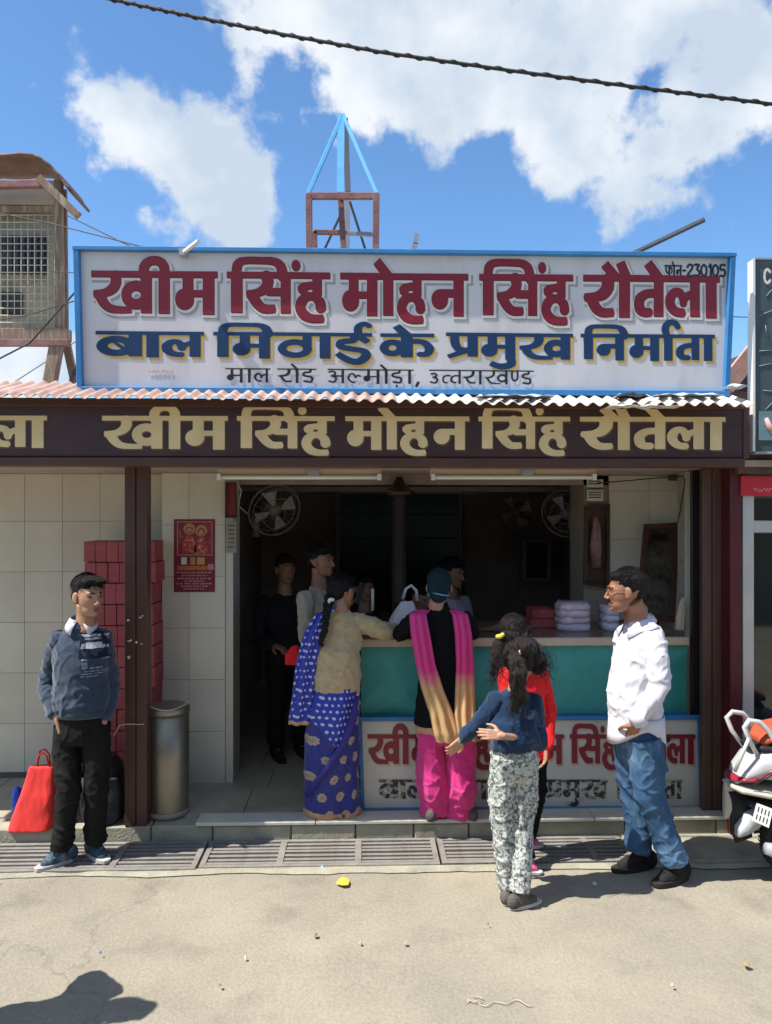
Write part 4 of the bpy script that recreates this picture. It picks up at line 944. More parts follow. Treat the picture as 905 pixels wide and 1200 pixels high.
halo = mat('print_gold', (.42,.24,.10), .4, .3, 40); flesh = mat('print_flesh', (.45,.22,.16), .4, .2, 30)
for u, v in ((222,620),(236,622)):
    disc(u, v, .040, halo, .003); disc(u, v+1, .026, M['crimson'], .0035); disc(u, v+1.5, .016, flesh, .004)
    c = W(u, v+18, YC-.0095); MB()._add([c+Vector(q) for q in ((-.05,0,-.055),(.05,0,-.055),(.045,0,.0),(.022,0,.06),(-.022,0,.06),(-.045,0,0))], [(0,1,2,3,4,5)]).obj('print', M['crimson'], po)
for u0, u1, m in ((212.5,219,M['paper']),(223,229,halo),(231,240,mat('print_ochre', (.50,.30,.08), .4, .2, 30))): pbox(u0,u1,653,661.5,m,.003)
pbox(208,246,663,668,mat('print_orange', (.50,.12,.03), .4, .3, 40),.003); 
for v, a_, b_, m in ((671,207,249,'a'),(674.5,213,245,'b'),(678,208,248,'b'),(681,216,240,'b'),(684,207,249,'b'),(687,212,244,'b'),(690,215,240,'b')):
    n_ = 9
    for i in range(n_):
        u0 = a_+(b_-a_)*i/n_; pbox(u0, u0+(b_-a_)/n_*random.uniform(.5,.9), v-.8, v+.7, M['pinkprint'], .003)
pbox(244,250.5,661,668,M['pinkprint'],.0032)
# ------------------------------------------------------------------ stack of red sweet boxes
random.seed(5)
YX = 5.12
bw, bh, bd = .0765, .137, .26
lib = [MB().box((0,0,0),(bw-.003,bd,bh-.003)).obj('sweet_box', m, None, bevel=.003) for m in (M['cardb'], M['cardb2'])]
strip = [MB().box((0,-.0012,bh*.66),(bw-.003,0,bh*.69)).obj('tape', mat('tape%d' % i, (.42,.10,.10), .5), None) for i in range(2)]
first = [True, True]
ORD = ['first','second','third','fourth','fifth','sixth','seventh','eighth','ninth','tenth','eleventh']
x0 = X(97,YX)
for row in range(11):
    z = ZF+.16+(row)*(bh+.002); off = random.uniform(-.012,.012); nb_ = 6
    for c_i in range(nb_):
        k_ = random.randint(0, 1); src = lib[k_]
        if first[k_]: o = src; first[k_] = False; s_ = strip[k_]
        else: o = src.copy(); COL.objects.link(o); s_ = strip[k_].copy(); COL.objects.link(s_)
        s_.parent = o; s_.name = 'tape'
        o.location = (x0+off+c_i*bw+(.008 if c_i >= 5 else 0), YX+random.uniform(-.006,.006)+(.012 if c_i > 4 else 0), z+random.uniform(0,.001)); o.rotation_euler = (0, random.uniform(-.012,.012) if c_i > 4 else 0, random.uniform(-.02,.02))
        setp(o, 'red sweet box, %s from left in the %s row from top' % (ORD[c_i], ORD[10-row]), 'box', 'red sweet boxes in the tall stack')
o = MB().box((x0-.02,YX-.01,ZF),(x0+.48,YX+bd+.02,ZF+.155)).obj('plinth', M['dark_in'], None); setp(o, 'dark low plinth under the stack of red boxes', 'plinth')
# ------------------------------------------------------------------ steel bin
bc = W(197, 960, 4.86); bx, by = X(197,4.86), 4.86
rb = abs(X(222,4.86)-X(173,4.86))/2*1.0
bn = empty('steel_bin', (bx, by, ZF), 'tall round stainless steel bin tied to the brown pillar', 'bin')
zt = Z(826, 4.86)
def faceted(r_, z0, z1, n=20):
    return [(0,0,z0-ZF,r_,r_),(0,0,z1-ZF,r_,r_)]
o = MB().loft([(0,0,0,rb*.97,rb*.97),(0,0,.02,rb*.99,rb*.99),(0,0,(zt-ZF)*.5,rb,rb),(0,0,zt-ZF-.03,rb*.995,rb*.995)], 14).obj('body', M['steel'], None); o.parent = bn
o = MB().loft([(0,0,zt-ZF-.035,rb*1.03,rb*1.03),(0,0,zt-ZF,rb*1.03,rb*1.03),(0,0,zt-ZF+.012,rb*.9,rb*.9),(0,0,zt-ZF+.014,rb*.3,rb*.3)], 20).obj('lid', M['steel'], None); o.parent = bn
o = MB().loft([(0,0,-.004,rb*1.04,rb*1.04),(0,0,.03,rb*1.02,rb*1.02)], 20).obj('base_ring', mat('bin_base', (.25,.23,.18), .7), None); o.parent = bn
st_ = []
for i in range(20):
    t = math.pi+i*math.pi*1.15/19; st_.append((bx+(rb+.004)*math.cos(t), by+(rb+.004)*math.sin(t), .80+.012*math.sin(i*.5)))
o = MB().tube([W(134,862,4.645), W(140,850,4.645), W(150,848.5,4.645), W(168,849,4.65)]+st_+[st_[-1]+Vector((0.0,0,0)) if False else Vector(st_[-1])+Vector((.0,0,-.03))], .0024, 5).obj('string', M['paper'], None, True); setp(o, 'white string tying the steel bin to the brown pillar', 'string')
# ------------------------------------------------------------------ bags
def soft(mb, vox, sm, amp, fr, seed=0):
    me = remesh(mb, vox, sm); displace(me, lambda c: amp*nz(c[0]*fr, c[1]*fr, c[2]*fr+seed)+amp*.5*ridge(c[0]*fr*2.3, c[1]*fr*2, c[2]*fr*.8+seed)); return me
Yb_ = 4.72
rbag = empty('red_bag', (X(45,Yb_), Yb_, ZF), 'bright red cloth carrier bag standing on the step at left', 'bag')
def secs(u0b, u1b, u0t, u1t, v1, v0, Y, dep, n=6):
    out = []
    for i in range(n+1):
        t = i/n; a_ = X(u0b+(u0t-u0b)*t, Y); b_ = X(u1b+(u1t-u1b)*t, Y); zt_ = Z(v1+(v0-v1)*t, Y)
        out.append(((a_+b_)/2, Y+dep*.5*0, zt_, (b_-a_)/2, dep*(1-.72*t)))
    return out
mb = MB().loft(secs(14,66,36,64,963,893,Yb_,.09), 32, 5.0)
link_mesh('bag_body', soft(mb, .006, 2, .006, 9, 4), M['redbag'], rbag)
MB().tube([W(43,896,Yb_-.02), W(45,886,Yb_-.02), W(50,882,Yb_-.02), W(55,886,Yb_-.02), W(57,896,Yb_-.02)], .006, 6).obj('handle', M['redbag'], rbag, True)
MB().tube([W(44,896,Yb_+.02), W(47,880,Yb_+.02), W(53,878,Yb_+.02), W(58,884,Yb_+.02), W(59,896,Yb_+.02)], .006, 6).obj('handle', M['redbag'], rbag, True)
o = link_mesh('blue_packet', soft(MB().ell((X(20,4.85),4.86,Z(935,4.86)+.01),(.035,.04,.085)), .006, 2, .010, 14), M['bluebag'], None); setp(o, 'small blue plastic packet behind the red bag', 'packet')
bk = empty('black_backpack', (X(112,4.80), 4.80, ZF), 'black backpack standing on the step behind the standing man', 'backpack')
mb = MB().loft([(X(112,4.8),4.83,Z(v,4.8),w_,d__) for v, w_, d__ in ((963,.14,.09),(950,.17,.11),(920,.165,.11),(895,.15,.10),(885,.11,.07))], 32, 3)
link_mesh('pack_body', soft(mb, .007, 2, .010, 11, 8), M['blackbag'], bk)
mb = MB().loft([(X(118,4.7),4.71,Z(v,4.7),w_,.05) for v, w_ in ((960,.09),(950,.12),(925,.12),(910,.09))], 24, 3); link_mesh('front_pocket', soft(mb, .007, 2, .006, 16, 9), M['blackbag'], bk)
MB().tube([W(100,905,4.68), W(97,930,4.67), W(99,958,4.68)], [(.016,.006)]*3, 8).obj('strap', M['blackbag'], bk, True); MB().tube([W(106,886,4.8), W(110,878,4.79), W(118,886,4.8)], .007, 6).obj('handle', M['blackbag'], bk, True)
# ------------------------------------------------------------------ goods on the counter
ztop = zk+.017
def bundle(u0, u1, v0, Y, label, m, n=5, name='bag_bundle'):
    r = empty(name, (X((u0+u1)/2,Y), Y, ztop), label, 'bag bundle'); a_, b_ = X(u0,Y), X(u1,Y); h = Z(v0,Y)-ztop
    for k_ in range(n):
        z0 = ztop+h*k_/n; z1 = ztop+h*(k_+1)/n; mb = MB().loft([((a_+b_)/2+random.uniform(-.004,.004),Y+.08,z0,(b_-a_)/2*.96,.09),((a_+b_)/2,Y+.08,(z0+z1)/2,(b_-a_)/2,.10),((a_+b_)/2,Y+.08,z1,(b_-a_)/2*.93*(1-.12*(k_==n-1)),.085)], 20, 4)
        me = mb.mesh(); displace(me, lambda c: .012*nz(c[0]*22+k_, c[1]*22, c[2]*40)+.006*ridge(c[0]*40, c[1]*30, c[2]*50)); link_mesh('folded_bag', me, m, r, True)
bundle(656, 694, 708, 5.15, 'stack of white printed polythene bags on the counter', M['pinkbag'], 4); bundle(709, 727, 712, 5.15, 'small pile of white bags behind the man in white', M['whitebag'], 3)
for i, (u0, u1, v0, v1, lab) in enumerate(((622,655,726,735,'red sweet box lying flat on the counter, lower one'),(624,650,716,725,'red sweet box lying on top of the other on the counter'))):
    Y = 5.3; z0 = ztop if i == 0 else ztop+.065; o = MB().box((X(u0,Y),Y,z0),(X(u1,Y),Y+.2,z0+.06)).obj('counter_box', M['cardb'], None, bevel=.004); MB().box((X(u0,Y)+.01,Y+.01,z0+.0605),(X(u1,Y)-.01,Y+.19,z0+.064)).obj('lid', M['cardb2'], o); setp(o, lab, 'box')
for i, (u, v, lab) in enumerate(((600,0,'loose papers in a fan shape on the counter behind the girls'),(575,0,'crumpled wrapping sheet on the counter beside the woman in black'))):
    Y = 5.1; mb = MB(); 
    for k_ in range(4):
        x = X(u,Y)+k_*.03; a_ = k_*.4; c, s__ = math.cos(a_), math.sin(a_); z = ztop+.003+k_*.004
        mb._add([(x+(-.09*c-.06*s__), Y+.1+(-.09*s__+.06*c), z),(x+(.09*c-.06*s__), Y+.1+(.09*s__+.06*c), z+.012),(x+(.09*c+.06*s__), Y+.1+(.09*s__-.06*c), z+.004),(x+(-.09*c+.06*s__), Y+.1+(-.09*s__-.06*c), z)], [(0,1,2,3)])
    o = mb.obj('paper_sheets', mat('kraft%d' % i, (.20,.16,.11), .7), None); setp(o, lab, 'papers')
# white carrier bag between the two women
wb = empty('white_carrier_bag', (X(474,5.05), 5.05, ztop), 'white polythene carrier bag standing on the counter between the two women', 'bag')
cx_ = X(474,5.05)
mb = MB().loft([(cx_,5.08,ztop,.085,.06),(cx_,5.08,ztop+.07,.10,.07),(cx_+.01,5.08,ztop+.15,.07,.045),(cx_+.02,5.08,ztop+.21,.035,.02)], 24, 2.6); link_mesh('bag_body', soft(mb, .006, 1, .010, 13, 2), M['whitebag'], wb)
MB().tube([W(472,702,5.05), W(476,690,5.04), W(482,686,5.04), W(488,692,5.05), W(489,704,5.06)], [(.010,.003)]*5, 8).obj('handle', M['whitebag'], wb, True)
cd = MB().tube([W(437,716,5.2), W(437,690,5.2)], .010, 10).obj('white_candle', M['paper'], None); origin_to(cd, W(437,716,5.2)); setp(cd, 'slim pale candle held up beside the woman with the phone', 'candle')
# small wooden thing beside leaning picture
o = link_mesh('wooden_carving', remesh(MB().tube([W(796,738,5.0), W(797,722,5.0), W(799,708,5.02), W(801,700,5.02)], [.03,.028,.02,.008], 10), .005, 2), M['cream'], None); setp(o, 'small tan wooden piece beside the leaning picture', 'carving')
# ------------------------------------------------------------------ litter
def litter(u, v, label, m, r=.03, name='litter', seed=1):
    r = r*(1 if r > .03 else .68)
    p = G(u, v); rnd = random.Random(seed); n = 7; vs = [(p.x+math.cos(i*6.283/n)*r*rnd.uniform(.6,1.2), p.y+math.sin(i*6.283/n)*r*1.3*rnd.uniform(.6,1.2), .012+rnd.uniform(.0,.014)) for i in range(n)]+[(p.x, p.y, .03)]
    o = MB()._add(vs, [(i, (i+1) % n, n) for i in range(n)]).obj(name, m, None); o.modifiers.new('s','SOLIDIFY').thickness = .002; setp(o, label, 'litter')
litter(403,1037,'crumpled yellow wrapper on the road in front of the drain',M['yellow_litter'],.042,'yellow_wrapper',3)
litter(423,1110,'tiny pale pebble on the road below the yellow wrapper',M['paper'],.012,'pebble',4); litter(370,1101,'small dark leaf on the road near the middle',M['leaf'],.016,'dry_leaf',5)
litter(875,1135,'small brown leaf scrap on the road at lower right',M['leaf'],.024,'dry_leaf',6); litter(476,1110,'tiny pinkish paper scrap on the road',mat('pink_scrap',(.55,.35,.30),.8),.014,'paper_scrap',7)
litter(288,1127,'tiny pale paper scrap on the road at left',M['paper'],.012,'paper_scrap',8); litter(378,1020,'small pale blue scrap at the drain edge',mat('blue_scrap',(.25,.42,.62),.6),.022,'plastic_scrap',9)
litter(118,1122,'tiny blue scrap above the shadow on the road',mat('blue_scrap2',(.08,.12,.45),.6),.008,'plastic_scrap',10); litter(788,1160,'tiny pale chip on the road at lower right',M['paper'],.010,'pebble',11); litter(697,1040,'small white paper scrap inside the shadow of the girls',M['paper'],.018,'paper_scrap',12)
litter(258,1160,'tiny brown leaf bit on the road at lower left',M['leaf'],.013,'dry_leaf',13); litter(572,1088,'tiny dark chip on the road below the girl',M['leaf'],.010,'pebble',14)
p = G(585,1178); pts = [Vector((p.x-.13+.26*i/60, p.y+.014*math.sin(i*.30)+.008*math.sin(i*.17+1), .010+.002*math.sin(i*.4))) for i in range(61)]
o = MB().tube(pts, .0018, 5).tube([pts[4]+Vector((.03*math.cos(k*.5)+.02,.018*math.sin(k*.5),.002)) for k in range(12)], .0018, 5).obj('jute_string', M['string'], None, True); setp(o, 'tangled piece of straw coloured string on the road', 'string')
# pebbles and dust along the drain: uncountable
gr = MB(); rg = random.Random(9)
for k_ in range(2200):
    x = rg.uniform(-2.6, 2.9); y = YG0-.05-abs(rg.gauss(0, .22)) if rg.random() < .6 else rg.uniform(2.6, 4.2); r_ = rg.uniform(.001, .003) if rg.random() < .97 else rg.uniform(.003,.006)
    z = .012*nz(x*.7, y*.7, 1)+.003*nz(x*5, y*5, 2)
    a_ = rg.random()*6; vs = [(x+r_*math.cos(a_+q), y+r_*math.sin(a_+q), z) for q in (0, 1.6, 3.1, 4.7)]+[(x, y, z+r_*.8)]
    gr._add(vs, [(0,1,4),(1,2,4),(2,3,4),(3,0,4)])
gr.obj('grit', M['concrete'], None)['kind'] = 'stuff'
# ------------------------------------------------------------------ people
def V3(*a): return Vector(a)
def headmat(c, yaw, pitch, s, roll=0):
    """head space: face looks along -Y, up +Z, metres for an adult; yaw>0 turns the face to picture right"""
    return Matrix.Translation(c) @ Matrix.Rotation(yaw, 4, 'Z') @ Matrix.Rotation(roll, 4, 'Y') @ Matrix.Rotation(pitch, 4, 'X') @ Matrix.Scale(s, 4)
def tf(mb, Mx): bmesh.ops.transform(mb.bm, matrix=Mx, verts=mb.bm.verts[:]); return mb
def head_mesh(Mx, s, neck_to, female=False, neck_r=.052):
    m = MB()
    m.ell((0,.018,.035),(.074,.093,.083)); m.ell((0,-.018,-.004),(.067,.073,.088)); m.ell((0,-.030,-.060),(.053,.055,.050)); m.ell((0,-.060,-.086),(.026,.026,.022))
    b0 = remesh(m, .005, 10, .5)
    m = MB(); m.bm.from_mesh(b0); bpy.data.meshes.remove(b0)
    m.cap((0,-.082,.014),.0075,(0,-.104,-.026),.0100); m.ell((-.0105,-.094,-.031),(.0080,.009,.007)); m.ell((.0105,-.094,-.031),(.0080,.009,.007))
    m.cap((-.038,-.070,.029),.0085,(-.012,-.083,.026),.0085); m.cap((.038,-.070,.029),.0085,(.012,-.083,.026),.0085)
    m.cap((-.014,-.083,-.057),.0065,(.014,-.083,-.057),.0065); m.cap((-.011,-.081,-.067),.0070,(.011,-.081,-.067),.0070); m.ell((0,-.077,-.090),(.016,.010,.012))
    for e in (-1, 1):
        m.ell((e*.078,.010,-.004),(.008,.019,.031), Matrix.Rotation(-.25*e, 3, 'Z')); m.ell((e*.074,.0,-.022),(.007,.009,.012))
    me_h = remesh(m, .0034, 5, .5)
    def sc(c):
        d = 0
        for e in (-1, 1):
            q = ((c[0]-e*.031)/.017)**2+((c[2]-.006)/.011)**2
            if c[1] < -.03: d -= .0050*math.exp(-q)
            q = ((c[0]-e*.079)/.004)**2+((c[1]-.006)/.010)**2+((c[2]-.0)/.016)**2; d -= .004*math.exp(-q)
        q = (c[0]/.022)**2+((c[2]+.063)/.0022)**2
        if c[1] < -.07: d -= .0022*math.exp(-q)
        return d
    displace(me_h, sc)
    me_h.transform(Mx)
    n = MB(); a = Mx @ V3(0,.028,-.045); n.tube([a, a.lerp(neck_to, .5), neck_to], [neck_r*s*.98, neck_r*s*.95, neck_r*s*1.15], 20)
    n.cap(neck_to, neck_r*s*1.1, neck_to+V3(0,0,-.03), neck_r*s*1.25)
    return [me_h, remesh(n, .006, 2)]
def face_bits(Mx, parent, skin_name='skin', brow=1.0, moustache=False, eyes=True):
    for e in (-1, 1):
        m = MB().ell((e*.0305,-.0668,.005),(.0125,.0110,.0058)); o = tf(m, Mx).obj('eye', M['eye'], parent, True)
        m = MB().ell((e*.031,-.0750,.005),(.0050,.0036,.0050)); tf(m, Mx).obj('iris', M['iris'], o, True)
        m = MB().tube([(e*.012,-.0865,.026),(e*.028,-.0820,.032),(e*.047,-.0660,.026)], [(.0032*brow,.0032*brow),(.0036*brow,.0038*brow),(.0018,.0020)], 8); tf(m, Mx).obj('eyebrow', M['hair'], parent, True)
        m = MB().tube([(e*.018,-.0775,.0095),(e*.031,-.0785,.0120),(e*.044,-.0700,.0085)], .0018, 6); tf(m, Mx).obj('eyelashes', M['hair'], parent, True)
    m = MB().cap((-.013,-.0862,-.0582),.0046,(.013,-.0862,-.0582),.0046).cap((-.010,-.0850,-.0675),.0056,(.010,-.0850,-.0675),.0056); tf(m, Mx).obj('lips', M['lips'], parent, True)
    if moustache:
        m = MB().tube([(-.027,-.076,-.054),(-.012,-.088,-.047),(0,-.091,-.045),(.012,-.088,-.047),(.027,-.076,-.054)], [.002,.006,.005,.006,.002], 8); tf(m, Mx).obj('moustache', M['hair'], parent, True)
def hair_mesh(Mx, parent, style, m='hair', label=None, seed=0):
    h = MB()
    if style == 'short':
        h.ell((0,.026,.052),(.079,.095,.078)); h.ell((0,-.030,.092),(.062,.050,.032)); h.ell((0,.075,-.005),(.060,.045,.055)); h.ell((.02,-.056,.090),(.045,.030,.020)); h.ell((-.03,-.045,.092),(.035,.03,.020))
        cut = lambda c: (c[2] < .052 and c[1] < -.028) or (c[2] < .020 and c[1] < .0) or (c[2] < -.018 and c[1] < .03) or (c[2] < -.045) or (abs(c[0]) > .062 and c[2] < .012 and c[1] < .024)
    elif style == 'side':      # thinner, receding
        h.ell((0,.028,.048),(.078,.094,.076)); h.ell((0,.070,.005),(.058,.042,.050)); h.ell((0,-.030,.084),(.056,.046,.030))
        cut = lambda c: (c[2] < .060 and c[1] < -.035) or (c[2] < .022 and c[1] < .0) or (c[2] < -.010 and c[1] < .03) or (c[2] < -.040) or (abs(c[0]) > .062 and c[2] < .014 and c[1] < .024)
    else:                      # tied back, female
        h.ell((0,.024,.046),(.080,.098,.079)); h.ell((0,.070,.0),(.066,.056,.068)); h.ell((0,-.034,.080),(.060,.048,.034))
        cut = lambda c: (c[2] < .058 and c[1] < -.040 and abs(c[0]) < .066) or (c[2] < -.028 and c[1] < .012) or (c[2] < .01 and c[1] < -.02) or (c[2] < -.085)
    me = remesh(h, .0036, 1)
    displace(me, lambda c: .0026*nz(c[0]*60+seed, c[1]*18, c[2]*18)+.0022*ridge(c[0]*95, c[1]*22, c[2]*26+seed)+.002*nz(c[0]*14, c[1]*14, c[2]*14+seed))
    bm = bmesh.new(); bm.from_mesh(me); bmesh.ops.delete(bm, geom=[v for v in bm.verts if cut(v.co+V3(nz(v.co.x*60, v.co.y*60, v.co.z*60)*.006, nz(v.co.y*70, 3, v.co.z*60)*.005, nz(v.co.x*70, v.co.y*70, 4)*.008))], context='VERTS'); bm.to_mesh(me); bm.free()
    # short stray strands
    rs = random.Random(seed+5); sb = MB()
    n_ = 620
    for k in range(n_):
        t = rs.uniform(0, 6.283); f = rs.uniform(.05, 1.45); d = V3(math.sin(t)*math.sin(f), -math.cos(t)*math.sin(f), math.cos(f))
        p = V3(0,.026,.048)+V3(d.x*.080, d.y*.096, d.z*.080)
        if cut(p): continue
        tng = V3(-math.sin(t)*.3+rs.uniform(-.4,.4), -.4+rs.uniform(-.5,.4), rs.uniform(-.6,.1)); tng -= d*tng.dot(d)*.9
        q = p+tng.normalized()*rs.uniform(.014,.034)+d*rs.uniform(.001,.008)
        sb.tube([p-d*.002, p.lerp(q, .5)+d*.002, q], [.0012,.0010,.0004], 3, False)
    me2 = sb.mesh(); me = joinm([me, me2]); me.transform(Mx)
    o = link_mesh('hair', me, M[m], parent, True)
    if label: o['label'] = label
    return o
def hand_mesh(wrist, direc, palm_n, s=1.0, curl=.5, thumb=1, spread=.05):
    """palm and five bent fingers; direc = knuckle direction, palm_n = out of the palm"""
    d = direc.normalized(); n = (palm_n-d*palm_n.dot(d)).normalized(); side = d.cross(n)*thumb
    m = MB()
    for k in (-1, -.35, .35, 1): m.cap(wrist+side*k*.014*s, .0135*s, wrist+d*.082*s+side*k*.025*s, .0115*s)
    m.cap(wrist-d*.015*s, .021*s, wrist+d*.01*s, .022*s)
    for i, (k, l, r) in enumerate(((1,.068,.0086),(.33,.078,.0090),(-.33,.072,.0086),(-1,.056,.0076))):
        b = wrist+d*(.084-.004*abs(k))*s+side*k*.0265*s; dd = (d+side*k*spread).normalized(); a = curl*(.5+.12*i)
        p = b
        for j, f in enumerate((.45,.31,.24)):
            ang = a*(j+1)*.85; q = p+(dd*math.cos(ang)+n*math.sin(ang))*l*f*s; m.cap(p, r*s*(1-.08*j), q, r*s*(.92-.08*j), 8); p = q
    b = wrist+d*.022*s+side*.022*s; p1 = b+(d*.55+side*.75+n*.25).normalized()*.040*s; p2 = p1+(d*.85+side*.3+n*.4).normalized()*.032*s; p3 = p2+(d*.95+side*.05+n*.45).normalized()*.024*s
    m.cap(b, .015*s, p1, .0115*s, 8); m.cap(p1, .0108*s, p2, .0095*s, 8); m.cap(p2, .0092*s, p3, .0075*s, 8)
    return remesh(m, .0034, 2, .4)
def limb(m, pts, rs):
    for i in range(len(pts)-1): m.cap(pts[i], rs[i], pts[i+1], rs[i+1], 14)
def body_mesh(J, s, r=1.0, legs=True):
    m = MB(); sh = (J['shL']+J['shR'])/2; hp = J['hip']; ax = (J['shR']-J['shL']).normalized(); rot = math.atan2(ax.y, ax.x)
    w = (J['shR']-J['shL']).length/2
    secs_ = []
    for t, a, b in ((-.04,.11,.07),(.05,.12,.08),(.35,.115,.085),(.7,.125,.085),(.90,w/s*.62,.060),(1.02,.055,.045)):
        c = hp.lerp(sh, t); secs_.append((c.x, c.y, c.z, a*s*r, b*s*r, rot))
    m.loft(secs_, 20); 
    for a in 'LR':
        limb(m, [J['sh'+a].lerp(sh,.18)+V3(0,0,-.035), J['el'+a], J['wr'+a]], [.036*s*r,.030*s*r,.022*s*r])
        if legs: 
            hh = hp+ax*(.085*s if a == 'R' else -.085*s)+V3(0,0,-.03*s); limb(m, [hh, J['kn'+a], J['an'+a]], [.058*s*r,.040*s*r,.030*s*r]); f = J['toe'+a]-J['an'+a]; limb(m, [J['an'+a], J['an'+a]+f*.45+V3(0,0,.01)], [.030*s,.020*s])
    return remesh(m, .009, 2)
def person(name_label, cat_, root, J, s, skin, yaw, pitch=0, roll=0, hs=1.0, group=None, hands=(), face=True, mous=False, brow=1, neck_r=.052, headc=None, legs=True, r=1.0):
    r_ = empty('person', root, name_label, cat_, group)
    Mx = headmat(J['head'], yaw, pitch, s*hs, roll)
    parts = [body_mesh(J, s, r, legs)]+head_mesh(Mx, s*hs, J['neck'], neck_r=neck_r)
    for a, d, n, curl, th in hands: parts.append(hand_mesh(J['wr'+a], d, n, s, curl, th))
    me = joinm(parts); link_mesh('body', me, M[skin], r_, True)
    if face: face_bits(Mx, r_, moustache=mous, brow=brow)
    return r_, Mx
def hash_(s_): return (sum(ord(q) for q in s_) % 17)*1.7
def garment(name, mb, m, parent, vox=.0075, sm=3, fold=None, fm=None, label=None, fac=.5):
    mbs = mb if isinstance(mb, list) else [mb]
    me = joinm([remesh(q, vox, sm, fac) for q in mbs])
    sd_ = hash_(name)
    displace(me, lambda c: (.78*fold(c) if fold else 0)+.0075*max(0, ridge(c[0]*7+c[2]*5+sd_, c[1]*6, c[2]*5-c[0]*6))**5+.0050*max(0, ridge(c[0]*13-c[2]*6+sd_, c[1]*11, c[2]*9+c[0]*7))**6-.0030)
    if fm: facemat(me, fm)
    o = link_mesh(name, me, m, parent, True)
    if label: o['label'] = label
    return o
def shoe(an, toe, s, parent, mt, sole_m, hgt=.085, w=.044, name='shoe'):
    d = V3(toe.x-an.x, toe.y-an.y, 0); L = d.length; d.normalize(); sd = V3(-d.y, d.x, 0); g = min(an.z, toe.z)
    z0 = toe.z; m = MB()
    heel = an-d*.05*s; heel.z = z0
    m.loft([(0,0,0,1,1),(0,0,1,1,1)], 8) if False else None
    m.ell(heel+V3(0,0,.045*s),(.038*s,.046*s,.05*s), Matrix.Rotation(math.atan2(d.y, d.x)-R(90), 3, 'Z'))
    m.cap(heel+V3(0,0,.040*s)+d*.01, .038*s, heel.lerp(toe, .62)+V3(0,0,.034*s), .040*s); m.cap(heel.lerp(toe, .6)+V3(0,0,.032*s), .040*s, toe+V3(0,0,.027*s)-d*.03*s, .030*s)
    m.cap(an+V3(0,0,-.005), .043*s, heel.lerp(toe, .42)+V3(0,0,.055*s), .034*s)
    me = remesh(m, .005, 2)
    for v in me.vertices:
        if v.co.z < z0+.014*s: v.co.z = z0+.014*s
    displace(me, lambda c: .0018*ridge(c[0]*40, c[1]*40, c[2]*60)); o = link_mesh(name, me, M[mt] if isinstance(mt, str) else mt, parent, True)
    so_ = MB(); n = 18; ring_ = []
    for k in range(n):
        t = k*2*math.pi/n; a = math.cos(t); b = math.sin(t); c = heel.lerp(toe, .5); hl = (toe-heel).length/2+.040*s
        wd = .040*s*(1.08 if a > 0 else .95)*math.copysign(abs(b)**.75, b); ring_.append(c+d*a*hl*.97+sd*wd)
    top = [V3(p.x, p.y, z0+.024*s) for p in ring_]; bot = [V3(p.x, p.y, z0+.001) for p in ring_]
    so_._add(top+bot, [tuple(range(n))]+[tuple(range(2*n-1, n-1, -1))]+[(k, (k+1) % n, n+(k+1) % n, n+k) for k in range(n)])
    so_.obj('sole', sole_m, o, bevel=.003)
    # laces
    for k in range(3):
        p = heel.lerp(toe, .46+.09*k)+V3(0,0,(.088-.012*k)*s); MB().tube([p-sd*.022*s+V3(0,0,-.006), p, p+sd*.022*s+V3(0,0,-.006)], .0028, 5).obj('lace', sole_m, o, True)
    return o
def patch(src, name, pred, off, m, parent, label=None):
    """a print or border that follows the cloth: faces of src (world-space test) lifted by off"""
    bm = bmesh.new(); bm.from_mesh(src.data); o0 = V3(0,0,0); p = parent
    while p is not None: o0 += Vector(p.location); p = p.parent
    bm.normal_update()
    dele = [f for f in bm.faces if not pred(f.calc_center_median()+o0, f.normal)]
    nrm = {v.index: v.normal.copy() for v in bm.verts}
    for v in bm.verts: v.co += v.normal*off
    bmesh.ops.delete(bm, geom=dele, context='FACES')
    me = bpy.data.meshes.new(name); bm.to_mesh(me); bm.free()
    me.materials.clear(); me.materials.append(m)
    for q in me.polygons: q.material_index = 0
    me.polygons.foreach_set('use_smooth', [True]*len(me.polygons))
    o = bpy.data.objects.new(name, me); COL.objects.link(o); o.parent = parent
    if label: o['label'] = label
    return o
def objmat(name, build):
    m = bpy.data.materials.new(name); m.use_nodes = True; nt = m.node_tree; b = nt.nodes['Principled BSDF']; build(nt, nt.nodes, nt.links, b); return m
# cloth materials
C = {}
_mat = mat
def mat(*a, **k):
    k.setdefault('spec', .18); return _mat(*a, **k)
C['sweater'] = mat('blue_grey_knit', (.030,.047,.078), .85, .12, 14, .35, 260, sheen=.3)
C['shirtwhite'] = mat('white_cotton', (.60,.58,.63), .8, .04, 10, .12, 200)
C['trouser'] = mat('charcoal_cloth', (.011,.010,.0095), .85, .2, 10, .25, 200)
C['denim'] = mat('faded_denim', (.045,.10,.19), .85, .25, 7, .3, 300, col2=(.17,.30,.44), c2s=5, c2lo=.50, c2hi=.72, stretch=(1,1,.55))
C['blacktop'] = mat('black_cotton', (.006,.006,.007), .9, .2, 10, .3, 200)
C['pink'] = mat('pink_satin', (.62,.035,.22), .55, .10, 6, .2, 120, sheen=.2)
C['cardigan'] = mat('beige_knit', (.50,.39,.22), .92, .10, 20, .6, 240, col2=(.42,.32,.18), c2s=30, sheen=.3)
C['navytop'] = mat('navy_jersey', (.008,.026,.066), .88, .15, 10, .25, 220, sheen=.2)
C['redtop'] = mat('scarlet_jersey', (.68,.018,.022), .7, .12, 8, .2, 120, col2=(.75,.10,.09), c2s=22, c2lo=.62, c2hi=.7)
